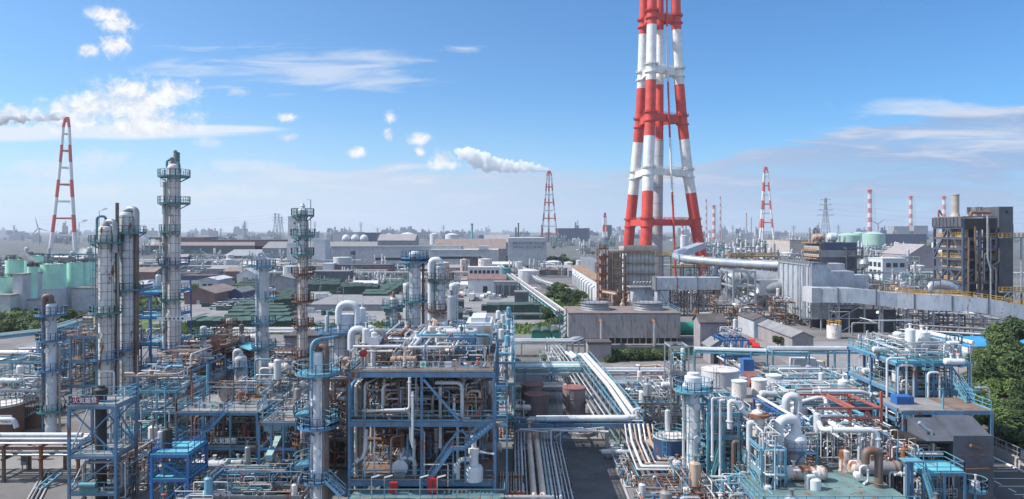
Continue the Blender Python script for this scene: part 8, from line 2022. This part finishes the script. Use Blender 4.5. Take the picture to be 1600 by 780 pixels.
D=78;c=P(1372, 731, D);hdrum('grey brown horizontal exchanger with rusty head on the right deck', c, 5.2, .82, 'grey_pipe', zfloor=zd, ends='rust_pipe', saddle='blue_steel')
mb=MB();mb.lathe(c+V(-3.3, -.01, 0), [(0, 0), (.5, .08), (.84, .35), (.86, 1.0)], 18, ax='x');solo('rusty_dome', mb, M_('white_rust2'), 'rusty round head of the grey brown exchanger', 'vessel head')
D=82;hdrum('long white horizontal drum behind the grey brown exchanger', P(1365, 718, D), 5.4, .5, 'white_clean', zfloor=zd)
D=74;mb=MB();mb.sweep(roundpts([P(1352, 724, D), P(1352, 704, D), P(1373, 704, D), V(X(1373, D), D, zd-.2)], .85, 8), .42, 14);mb.lathe((X(1373, D), D, zd+.4), [(.44, -.06), (.52, 0), (.44, .06)], 14);solo('gooseneck_pipe', mb, M_('brown_pipe'), 'bare brown gooseneck pipe in front of the grey brown exchanger', 'pipe')
vdrum('rusty upright drum left of the grey brown exchanger', X(1320, 79), 79, zd, 2.5, .62, 'white_rust2', legs=False)
vdrum('rusty standing drum right of the grey brown exchanger', X(1413, 78), 78, zd, 2.9, .36, 'rust_pipe', legs=False)
T=Thing('pump_cluster', 'white pump cluster below the brown gooseneck', 'pump', (X(1345, 75), 75, zd));mb=MB();mb.lathe((X(1344, 75), 75, zd+.7), [(0, 0), (.4, .1), (.4, .8), (0, .9)], 12, ax='y');run(mb, [V(X(1344, 75), 75, zd+1), V(X(1344, 75), 75, zd+1.9), V(X(1356, 75), 75, zd+1.9), V(X(1356, 75), 75, zd+.2), V(X(1346, 75), 74.5, zd+.2)], .13);T.part('casing', mb, M_('white_clean'))
mb=MB();run(mb, [P(1402, 738, 74), P(1390, 738, 74), V(X(1390, 74), 74, zd)], .09);run(mb, [P(1398, 741, 75), P(1430, 741, 75)], .2);solo('deck_edge_pipe', mb, M_('white_clad'), 'white pipes at the front edge right of the brown gooseneck', 'pipe')
zr=9.0;xa, xb=X(1240, 90), X(1326, 90);xc, xe=X(1276, 83), X(1377, 83)
T=Thing('red_gantry', 'red steel gantry frame over the right process deck', 'gantry', ((xa+xb)/2, 86, zd));mb=MB();q=[V(xa, 90, zr), V(xb, 90, zr), V(xe, 83, zr), V(xc, 83, zr)]
for a, b in((q[0], q[1]), (q[3], q[2]), (q[1], q[2]), (V(xa+4.2, 90, zr), q[3].lerp(q[2], .6)), (q[3], q[3]+V(0, 0, -.01))):mb.beam(a, b, .2, .26)
mb.beam(q[3]-V(0, 0, 1.1), q[2]-V(0, 0, 1.1), .2, .24);mb.beam(q[0].lerp(q[1], .5), q[3].lerp(q[2], .5), .16);T.part('beams', mb, M_('red_steel'))
for p in(q[1], q[2], q[3], q[3].lerp(q[2], .52)):
 mb=MB();mb.beam((p.x, p.y, zd), (p.x, p.y, zr+(2.0 if p==q[2]else-.17)), .26);T.part('post', mb, M_('red_steel'))
mb=MB();p=q[3].lerp(q[2], .52);mb.beam(p+V(2.0, 0, -.2), p+V(.5, 0, -3.6), .18);mb.beam(p+V(2.0, 0, -.2), p+V(3.6, 0, -4.0), .18);T.part('braces', mb, M_('red_steel'))
mb=MB();mb.beam((X(1391, 78), 78, zd), (X(1391, 78), 78, zd+3.4), .16);solo('red_post', mb, M_('red_steel'), 'single slim red post right of the red gantry', 'post')
mb=MB();mb.tube(P(1285, 632, 92), P(1430, 703, 77), .12, 8);mb.beam((X(1430, 77), 77, zd-3), P(1430, 703, 77), .15);mb.beam((X(1285, 92), 92, 0), P(1285, 632, 92), .15);solo('diagonal_pipe', mb, M_('tan_pipe'), 'long thin cream pipe crossing diagonally below the red gantry', 'pipe')
D=79;mb=MB();run(mb, [P(1278, 655, 84), P(1284, 672, D), P(1371, 672, D), P(1371, 724, D)], .3);solo('portal_pipe', mb, M_('white_clean'), 'white portal shaped pipe below the red gantry', 'pipe')
D=84;mb=MB();run(mb, [P(1205, 640, 92), P(1290, 618, 92), P(1292, 665, 88)], .26);run(mb, [P(1270, 612, 94), P(1350, 612, 94), P(1376, 628, 94), P(1376, 660, 94)], .28);solo('portal_pipe', mb, M_('white_clad'), 'farther white portal pipes behind the red gantry', 'pipe')
tangle('on the left of the right deck', X(1220, 80), X(1300, 80), 81, 91, zd+.1, zd+4, 34, 3, 511, 'white', .24, 4)
tangle('below the red gantry', X(1262, 84), X(1372, 84), 80, 91, zd+.1, zd+4.8, 44, 5, 512, 'white', .26, 5, pumps=2)
tangle('on the right of the right deck', X(1372, 80), X(1425, 80), 78, 91, zd+.1, zd+4, 24, 2, 513, 'mixed', .2, 4, pumps=2)
tangle('under the front of the right deck', X(1185, 72), X(1300, 72), 66, 72, .1, zd-.4, 22, 1, 514, 'blue', .15, 2)
block('behind the red gantry', 1225, 1400, 96, 9, [3.4, 6.4], 61, 'cyan_steel', 'cyan_steel', (None, 'deck_grey'), 'white', 60, 7, nx=5, rmax=.26)
block('right behind the grey blockhouse', 1225, 1330, 110, 12, [3, 5.2], 62, 'cyan_steel', 'cyan_steel', (None, ), 'white', 44, 5, nx=4)
block('behind the upper right deck', 1330, 1420, 108, 10, [3, 6], 63, 'cyan_steel', 'cyan_steel', (None, 'deck_grey'), 'white', 40, 5, nx=3)
vdrum('white upright drum behind the red gantry near the pipe bridge', X(1318, 100), 100, 6.4, Z(592, 100)-6.4, .75, 'white_clean', legs=False)
for i in range(9):
 px=1275+i*13;D=97+(i%3);mb=MB();run(mb, [V(X(px, D), D, .2), P(px, 606+(i*7)%17, D), P(px+22, 606+(i*7)%17, D), V(X(px+22, D), D+1, .2)], .13+.05*(i%3));solo('hoop_pipe', mb, M_(['white_clean', 'white_clad', 'alu'][i%3]), '%s hoop shaped pipe in the row behind the red gantry'%['bright white', 'white', 'silver'][i%3], 'pipe', 'hoop pipes behind the red gantry')
D=82;zu=Z(641, D);xl, xr=X(1412, D), X(1549, D)
T=deckset('upper right deck with rust stained concrete floor on blue posts', xl, xr, D, D+6, [zu], 3, 1, 'blue_steel', ['deck_grey'], 'cyan_steel', 0, (), .32, .4, 'r')
mb=MB();mb.bx(X(1495, D), xr-.1, D+.1, D+5.9, zu+.002, zu+.012);T.part('stained_floor', mb, M_('deck_brown'))
mb=MB();x=X(1476, D);mb.beam((x, D+.3, zu), (x, D+.3, zu+2.4), .16);mb.beam((x-.6, D+.3, zu+2.4), (x+.1, D+.3, zu+2.4), .16);solo('davit', mb, M_('cyan_steel'), 'light blue davit post on the upper right deck edge', 'davit')
mb=MB();mb.bx(X(1420, D), X(1447, D), D+2.6, D+4.0, zu+.01, zu+.95)
for i in range(9):xx=X(1420, D)+i*.25;mb.bx(xx, xx+.06, D+2.55, D+2.6, zu+.05, zu+.9)
solo('blue_bin', mb, M_('deep_blue'), 'ribbed blue bin on the upper right deck', 'bin')
T=Thing('blue_walk_stair', 'light blue stair platform at the right end of the upper right deck', 'stair', (X(1515, 85), 85, zu));stair(T, (X(1512, 86), 85.5, zu), (X(1496, 88), 88, zu+1.9), .9, 'cyan_steel', 'flight');mb=MB();mb.bx(X(1494, 88), X(1520, 88), 86.5, 88.5, zu+1.0, zu+1.1);mb.rail([(X(1494, 88), 86.5, zu+1.1), (X(1520, 88), 86.5, zu+1.1)], 1, .07);T.part('landing', mb, M_('cyan_steel'))
mb=MB();run(mb, [P(1524, 606, 86), P(1545, 606, 86), V(X(1545, 86), 86, zu)], .14);solo('bent_lamp_pipe', mb, M_('alu'), 'silver bent pipe over the right end of the upper right deck', 'pipe')
D=90
T=deckset('tall blue and cyan tank structure behind the upper right deck', X(1402, D), X(1514, D), D, D+13, [6, 9.4, Z(566, D)], 4, 2, 'blue_steel', [None, 'deck_grey', 'deck_cyan'], 'cyan_steel', 0, [(0, 0, 1, 1), (3, 0, 2, -1), (2, 0, 1, 1)], .3, .45, 'flr')
zz=Z(566, D)
tangle('in the tall tank structure behind the upper right deck', X(1404, D), X(1512, D), D+.3, D+12, 6.1, zz-.5, 54, 4, 521, 'white', .22, 3)
tangle('on the top of the tall tank structure', X(1404, D), X(1512, D), D+.5, D+12, zz+.05, zz+2.4, 40, 3, 522, 'white', .2, 4)
tangle('under the tall tank structure', X(1404, D), X(1512, D), D+.3, D+12, .2, 5.6, 30, 3, 523, 'blue', .2, 3)
for i, (px, dd, tp, rr, l)in enumerate(((1409, 95, 521, .5, 'leftmost white upright drum on the tall tank structure'), (1427, 96, 524, .62, 'fatter white upright drum on the tall tank structure'), (1435, 97, 526, .34, 'slim white upright drum beside the fatter one'))):vdrum(l, X(px, dd), dd-2, zz, Z(tp, dd)-zz+1.0, rr*1.25, 'white_clean', legs=False)
vdrum('white upright drum above the white lying drum at the right', X(1491, 93), 93, zz, Z(533, 93)-zz, .85, 'white_clean', legs=False, rail='cyan_steel')
mb=MB();D=92;mb.sweep(roundpts([P(1478, 562, D), P(1478, 536, D), P(1497, 536, D)], .6, 6), .3, 12);mb.tube(P(1472, 539, D-.2), P(1472, 539, D-.2)+V(0, .1, 0), .1, 6);solo('bend_pipe', mb, M_('white_clean'), 'white bend pipe left of the top right drum', 'pipe')
hdrum('white lying drum with round ends at the right corner of the tall tank structure', P(1491, 565, 89), 2.7, .42, 'white_clean', zfloor=Z(565, 89)-.7, saddle='blue_steel')
mb=MB();mb.tube(P(1440, 518, 100), P(1521, 536, 92), .3, 10);mb.beam(P(1445, 519, 99.6), V(X(1445, 99), 99.6, zz), .12);mb.beam(P(1515, 536, 92.5), V(X(1515, 93), 92.5, 6), .14);solo('sloping_pipe', mb, M_('white_clean'), 'long white sloping pipe over the tall tank structure', 'pipe')
T=Thing('cyan_gallery', 'bright cyan gallery sloping along the left of the tall tank structure', 'gallery', (X(1420, 94), 94, 0));mb=MB();a, b=P(1384, 558, 104), P(1452, 578, 89);mb.beam(a, b, 1.1, .2);mb.rail([a+V(-.5, 0, .1), b+V(-.5, 0, .1)], 1.1, .08);mb.rail([a+V(.5, 0, .1), b+V(.5, 0, .1)], 1.1, .08)
for t in(.05, .5, .95):p=a.lerp(b, t);mb.beam((p.x, p.y, 0), p, .22)
T.part('walk', mb, M_('cyan_steel'))
for i in range(3):
 D=88.5;px=1386+i*17+(i==2)*30;mb=MB();run(mb, [V(X(px, D), D, 6), P(px, 560+i*11, D), P(px+30-i*6, 560+i*11, D), V(X(px+30-i*6, D), D, 6)], .15);solo('hoop_pipe', mb, M_('white_clad'), 'white hoop pipe in front of the tall tank structure', 'pipe', 'hoop pipes before the tall tank structure')
D=78;x0, x1=X(1490, D), X(1552, D);ze=Z(681, D)
T=Thing('concrete_hut', 'dark grey concrete boiler hut with sloping roof at the lower right', 'building', ((x0+x1)/2, D+3, 0));mb=MB();mb.bx(x0, x1, D, D+6, 0, ze);mb.prism([(D, ze), (D+6, ze), (D+5.2, ze+1.3), (D+3, ze+1.3)], 'x', x0, x1-.3);T.part('wall', mb, M_('hut_dark'))
mb=MB()
for i in range(3):mb.bx(x0+.5+i*1.2, x0+1.0+i*1.2, D-.05, D-.002, 5, 5.12)
mb.beam((X(1512, D), D-.5, Z(694, D)), (X(1532, D), D-.3, Z(700, D)), .3, .3);mb.beam((x0-1.6, D-.4, Z(733, D)), (x1+.2, D-.4, Z(730, D)), .14);T.part('pipe_bracket', mb, M_('brown_steel'))
mb=MB();mb.bx(x0-4, x0-.01, D+2, D+6, 0, ze-.6);mb.bx(x0-4, x0-.01, D+.2, D+2, ze-3.5, ze-3.2);mb.bx(x0-4, x0-.01, D+.2, D+2, ze-.9, ze-.6);T.part('open_bay', mb, M_('dark'))
mb=MB();mb.prism([(D, ze-.6), (D+6, ze-.6), (D+3.5, ze+1.1)], 'x', x0-3.0, x0-.02);T.part('lean_roof', mb, M_('hut_dark'))
tangle('in the dark bay left of the concrete hut', x0-6.5, x0-.2, D, D+3, .2, ze-1, 24, 2, 531, 'mixed', .2, 3)
mb=MB();run(mb, [P(1436, 660, 79), P(1448, 672, 79), P(1455, 674, 79), V(X(1455, 79), 79, 1)], .2);run(mb, [P(1458, 690, 78.6), V(X(1458, 78.6), 78.6, 1)], .14);solo('hut_pipe', mb, M_('alu'), 'silver pipes running down before the dark bay of the concrete hut', 'pipe')
D=73.5;zq=Z(738, D)
T=deckset('small light blue railed platform at the lower right with ladder hoops', X(1443, D), X(1507, D), D, D+3.4, [zq], 2, 1, 'blue_steel', ['deck_cyan'], 'cyan_steel', 0, (), .24, .3, 'flrb')
for i, px in enumerate((1450, 1462)):
 mb=MB();mb.pipe([(X(px, D), D+3, zq), (X(px, D), D+3, zq+1.5), (X(px+7, D), D+3, zq+1.5), (X(px+7, D), D+3, zq)], .06, 6, 0, .3);T.part('ladder_hoop', mb, M_('cyan_steel'))
for i, px in enumerate((1418, 1428)):mb=MB();mb.beam((X(px, D), D+i*.5, 0), (X(px, D), D+i*.5, Z(722, D)), .34);solo('blue_post', mb, M_('blue_steel'), ['left', 'right'][i]+' of two stout blue posts left of the small railed platform', 'post')
mb=MB();mb.bx(X(1412, D), X(1442, D), D-.2, D+1, Z(722, D)+.01, Z(720, D));solo('cap_plate', mb, M_('cyan_steel'), 'light blue cap plate on the two stout blue posts', 'plate')
tangle('beneath the small railed platform', X(1440, D), X(1508, D), D+.2, D+3.5, .1, zq-.6, 18, 2, 541, 'blue', .14, 5)
stair(T, (X(1470, 72), 72.2, .2), (X(1446, 73), 73.2, zq), .8, 'cyan_steel')
T=Thing('round_cage', 'round light blue cage rail at the foot of the concrete hut', 'railing', (X(1527, 74), 74, 0));mb=MB();c=V(X(1527, 75), 75.5, Z(768, 75));mb.rail(mb.arcpts(c, 1.2, 0, 360, 30), 1.3, .06, step=.6);mb.beam((c.x, c.y, 0), c, .3);mb.sector(c, 0.02, 1.2, 0, 360, .1);T.part('rail', mb, M_('cyan_steel'))
vdrum('small pale pot inside the round light blue cage', X(1530, 75), 75.6, Z(768, 75), 1.0, .4, 'white_clad', legs=False)
tangle('along the bottom right corner', X(1440, 72), X(1550, 72), 68, 73, .1, 2.2, 18, 2, 542, 'blue', .14, 5)
rack('silver pipe bridge across the inner yard before the dark hall', [(X(1203, 140), 140), (X(1395, 140), 140)], Z(548, 140), 3, 5, 71, 'cyan_steel', ('alu', 'white_clad', 'teal_pipe'), 9, r=(.14, .3))
rack('light blue pipe bridge in front of the long grey shed', [(X(1085, 150), 150), (X(1262, 146), 146)], 4.4, 2.4, 4, 72, 'cyan_steel', ('teal_pipe', 'alu', 'white_clad'), 10)
rack('long low rack along the inner yard kerb', [(X(1150, 150), 152), (X(1310, 100), 112)], 1.6, 2.4, 5, 73, 'galv', ('white_clad', 'alu', 'grey_pipe'), 5)
mb=MB();mb.beam((X(1195, 140), 150, .5), (X(1380, 105), 116, .5), .3, 1.0);solo('yard_wall', mb, M_('concrete_pale'), 'low pale wall along the inner yard', 'wall')
block('between brown house and light blue bridge', 1133, 1170, 152, 8, [3, 6.5], 64, 'deep_blue', 'cyan_steel', ('deck_grey', None), 'white', 26, 4, nx=3)
mb=MB();D=135;mb.bx(X(1162, D), X(1178, D), D, D+2, 0, Z(562, D));solo('blue_container', mb, M_('deep_blue'), 'small bright blue box container in the inner yard', 'container')
mb=MB();D=130;mb.bx(X(1174, D), X(1200, D), D, D+5, 0, 3.0);solo('red_brown_wall_block', mb, M_('roof_red'), 'dark red block behind the blockhouse drums', 'block')
T=Thing('cyan_roof_gallery', 'long light cyan covered gallery sloping behind the blockhouse', 'gallery', (X(1220, 112), 112, 0));mb=MB();a, b=P(1205, 590, 122), P(1245, 612, 103);mb.beam(a, b, 1.8, 1.0);T.part('cover', mb, M_('deck_cyan'));mb=MB()
for t in(.05, .5, .95):p=a.lerp(b, t);mb.beam((p.x, p.y, 0), p, .3)
T.part('posts', mb, M_('cyan_steel'))
tangle('scattered in the inner yard before the pipe bridge', X(1270, 135), X(1400, 135), 122, 138, .05, 1.2, 30, 3, 551, 'mixed', .2, 4, pumps=3)
mb=MB();c=V(X(1280, 150), 150, 0);mb.box(c+V(0, 0, .8), (2.4, 1.4, .9));mb.box(c+V(.5, 0, 1.7), (1.0, 1.2, 1.0));mb.beam(c+V(-.8, 0, 1.2), c+V(-2.2, 0, 2.6), .25);mb.beam(c+V(-1.2, -.5, .2), c+V(1.2, -.5, .2), .3, .4);mb.beam(c+V(-1.2, .5, .2), c+V(1.2, .5, .2), .3, .4);solo('excavator', mb, M_('yellow_steel'), 'small yellow digger in the inner yard', 'digger')
T=Thing('blue_long_roof', 'long bright blue roof among the trees at the right edge', 'building', (X(1570, 170), 174, 0));mb=MB();mb.bx(X(1512, 170), X(1660, 170), 170, 182, 0, Z(541, 170));T.part('wall', mb, M_('wall_white'));mb=MB();mb.prism([(169.6, Z(541, 170)), (182.4, Z(541, 170)), (176, Z(533, 172)+.6)], 'x', X(1510, 170), X(1660, 170));T.part('roof', mb, M_('cyan_roof'))
sheet('road', [(54.2, 60), (63.8, 60), (63.8, 100), (54.2, 100)], .01, M_('asphalt'))
mb=MB()
for i in range(9):mb.bx(57.0, 63.0, 72+i*2.6, 72.16+i*2.6, .014, .018)
for i in range(12):mb.bx(57.6, 57.8, 71+i*2.4, 72.2+i*2.4, .019, .023)
tag(mb.build('road_marking', M_('paint_white')), kind='structure')
mb=MB();mb.bx(63.9, 64.2, 62, 97, 0, 1.25);T=Thing('fence', 'pale concrete wall with grey mesh fence beside the right hand road', 'fence', (64, 100, 0));T.part('base_wall', mb, M_('concrete_pale'))
mb=MB();mb.rail([(64.05, 62, 1.25), (64.05, 97, 1.25)], 1.3, .07, step=2.0)
for i in range(63):mb.beam((64.05, 62.3+i*.55, 1.3), (64.05, 62.3+i*.55, 2.5), .02)
T.part('mesh', mb, M_('galv'));mb=MB();mb.bx(63.2, 63.6, 62, 97, 0, .16);solo('kerb', mb, M_('paint_white'), 'white kerb line at the foot of the fence wall', 'kerb')
mb=MB();mb.box((63.95, 87.6, 1.9), (.05, 1.7, 1.1));solo('fence_board', mb, M_('sign_white'), 'blank white notice board on the mesh fence', 'sign')
m_=flat('bank_soil', (.10, .075, .055), (.16, .12, .09), .3, .95, (.07, .09, .03))
g=MB();g.add([(64.2, 60, .9), (72, 60, 2.2), (140, 60, 3), (140, 180, 3), (118, 180, 1.2), (72, 101, 1.6), (64.2, 97, .9)], [(0, 1, 5, 6), (1, 2, 3, 4, 5)]);tag(g.build('bank', m_, origin=(0, 0, 0)), kind='structure')
for i in range(95):
 y=RND.uniform(84, 168);xx=max(67.5, .655*y+5)+RND.uniform(0, 4)+RND.random()**1.4*36;s=RND.uniform(.34, .58)*(1 if y>110 else.7)
 plant(RND.choice(['oak0', 'oak2', 'oak2', 'oak1']), xx, y, 'broad leaved tree in the wood behind the fence at the right edge', 'trees behind the fence at the right', s, 1.4, RND.uniform(1.0, 1.5))
for i in range(150):
 y=RND.uniform(80, 160);plant(RND.choice(['bush0', 'bush2', 'bush2', 'bush1']), max(66.5, .655*y+1)+RND.uniform(0, 5)+RND.random()**2*25, y, 'leafy green bush on the bank behind the fence', 'bushes on the bank behind the fence', RND.uniform(.6, 1.3), 1.0, 1.2)
for i, (px, D, s)in enumerate(((1540, 128, .62), (1566, 150, .8), (1600, 126, .8), (1584, 165, .95), (1552, 168, .8))):plant('oak%d'%(i%3), X(px, D), D, ['tall loose tree just right of the tall tank structure', 'high crowned tree before the sloping duct end', 'tall tree at the right picture edge', 'tall far tree between the blue roof and the picture edge', 'tall far tree left of the blue roof'][i], None, s, 1.5)
for i in range(6):T=block('in the dark works behind the brown house', 1092+i*24, 1122+i*24, 205+(i%3)*8, 7, [3.5, 7.5][:1+i%2+0]or[3], 90+i, ['grey_steel', 'wall_dark', 'brown_steel'][i%3], None, (None, ), 'rust', 12, 2, nx=2, ny=1, rmax=.35);T.o['label']='%s pipe frame in the dark works behind the brown house'%['grey', 'dark', 'brown'][i%3];T.o['group']='dark works behind the brown house'
def truck(col, x, y, rz, label, first=[None]):
 if first[0]is None:
  T=Thing('truck', label, 'truck', (0, 0, 0), 'lorries in the yards');mb=MB();mb.bx(-3.2, 1.6, -1.1, 1.1, .9, 3.2);T.part('cargo_box', mb, M_('wall_white'));mb=MB();mb.prism([(1.75, .5), (3.5, .5), (3.5, 1.5), (3.2, 2.5), (1.75, 2.6)], 'y', -1.05, 1.05);mb.bx(-3.2, 1.74, -.5, .5, .55, .89);T.part('cab', mb, M_('car_white'));mb=MB();mb.bx(3.2, 3.44, -.9, .9, 1.6, 2.3);T.part('windscreen', mb, M_('glass_dark'))
  for sx in(-2.3, 2.6):
   for sy in(-.95, .95):mb=MB();mb.lathe((sx, sy, .45), [(.45, -.14), (.45, .14)], 12, ax='y');T.part('wheel', mb, M_('dark'))
  first[0]=T.o;T.o.location=(x, y, 0);T.o.rotation_euler=(0, 0, rz)
 else:copy_tree(first[0], (x, y, 0), rz, label, 'lorries in the yards')
for px, D, rz, l in((738, 300, 1.5, 'white box lorry in the yard lane beside the parking lot'), (420, 330, .2, 'white box lorry by the blue shed in the left yard'), (505, 300, .3, 'white box lorry near the dark green heaps'), (1260, 148, .1, 'white box lorry in the inner yard behind the pipe bridge'), (640, 330, 1.3, 'white box lorry beside the slanting covered rows'), (835, 330, 1.6, 'white box lorry on the grove road'), (1390, 150, .4, 'white box lorry right in the inner yard'), (300, 310, 0, 'white box lorry before the purple grey shed')):truck('w', X(px, D), D, rz, l)
mb=MB();r=random.Random(4)
for i in range(8):y=260+i*9;mb.bx(X(700, y), X(735, y), y, y+.25, .016, .02)
for i in range(5):y=300+i*7;mb.bx(X(750, y), X(790, y), y, y+.25, .016, .02)
tag(mb.build('yard_marking', M_('paint_white')), kind='structure')
m_=flat('patch_dark', (.085, .08, .078), (.13, .125, .12), .8, .9)
mb=MB()
for i in range(40):
 y=r.uniform(100, 400);x=r.uniform(-.5, .5)*y*1.1;w_, d_=r.uniform(1, 6), r.uniform(1, 8);mb.add([(x, y, .0245), (x+w_, y, .0245), (x+w_, y+d_, .0245), (x, y+d_, .0245)], [(0, 1, 2, 3)])
tag(mb.build('ground_patch', m_), kind='structure')
r=random.Random(61)
for i in range(42):
 px=r.uniform(172, 480);D=r.uniform(84, 108);mt=r.choice(['white_clad', 'white_rust', 'brown_pipe', 'grey_pipe', 'rust_pipe', 'white_clad', 'cyan_steel']);x=X(px, D);h=r.uniform(5.5, 12);q=r.choice([.08, .12, .16, .24]);mb=MB()
 pts=[V(x, D, .1), V(x, D, h)]+([V(x+r.choice([-1, 1])*r.uniform(.8, 2.5), D, h)]if i%2 else[])
 if i%4==1:pts.append(pts[-1]-V(0, 0, r.uniform(2, 5)))
 run(mb, pts, q);solo('riser', mb, M_(mt), '%s riser pipe standing among the decks left of the front column'%col_name(mt), 'pipe', 'risers left of the front column')
for i in range(9):
 px=180+i*34;D=86+(i*5)%17;x=X(px, D);mb=MB();h=8+(i*3)%5;mb.ladder((x, D, .1), (x, D, h), (0, -1, 0), .5, 0, True);mb.beam((x, D+.3, 0), (x, D+.3, h), .14);solo('caged_ladder', mb, M_(['cyan_steel', 'blue_steel', 'teal_steel'][i%3]), '%s caged ladder rising between the left decks'%['light blue', 'blue', 'teal'][i%3], 'ladder', 'caged ladders between the left decks')
for i in range(14):
 px=585+i*13;D=77.2+(i%3)*.5;mt=['white_clad', 'white_rust', 'grey_pipe', 'brown_pipe', 'blue_steel'][i%5];x=X(px, D);z0=[3.1, 9.5][i%2];z1=[9, 13.9][i%2]-(i*7%5)*.5;mb=MB();run(mb, [V(x, D, z0), V(x, D, z1), V(x+(1.2 if i%3 else-1.4), D+1, z1)], [.09, .16, .12][i%3]);solo('riser', mb, M_(mt), '%s riser pipe at the front of the main deck'%col_name(mt), 'pipe', 'risers at the front of the main deck')
 # ------------------------------------------------------------------ pipes: the largest as things, the rest as one mass
def pipe_score(mb):
 n=len(mb.v);D=sum(v[1]for v in mb.v)/n
 px=[800+FPX*v[0]/v[1]for v in mb.v];py=[HOR-FPX*(v[2]-CAMZ)/v[1]for v in mb.v]
 w=min(1640, max(px))-max(-40, min(px));h=min(780, max(py))-min(py)
 if w<=0 or h<=0 or min(py)>778:return 0
 a=Vector(mb.v[0]);b=Vector(mb.v[2]);th=(a-b).length*FPX/D
 return(abs(w)+abs(h))*th
PIPES.sort(key=lambda e:-pipe_score(e[0]))
for mb, mats, label, cat, group in PIPES[:280]:
 tag(mb.build('pipe', mats), label, cat, group)
rest=MB();names=[]
for mb, mats, label, cat, group in PIPES[280:]:
 if pipe_score(mb)<=0:continue
 if mats.name not in names:names.append(mats.name)
 k_=names.index(mats.name);b=len(rest.v);rest.v+=mb.v;rest.f+=[tuple(b+i for i in f)for f in mb.f];rest.m+=[k_]*len(mb.f);rest.sm+=mb.sm
if rest.f:tag(rest.build('pipework', [M_(n)for n in names]), 'dense tangle of lesser pipes filling the refinery structures', 'pipework', kind='stuff')
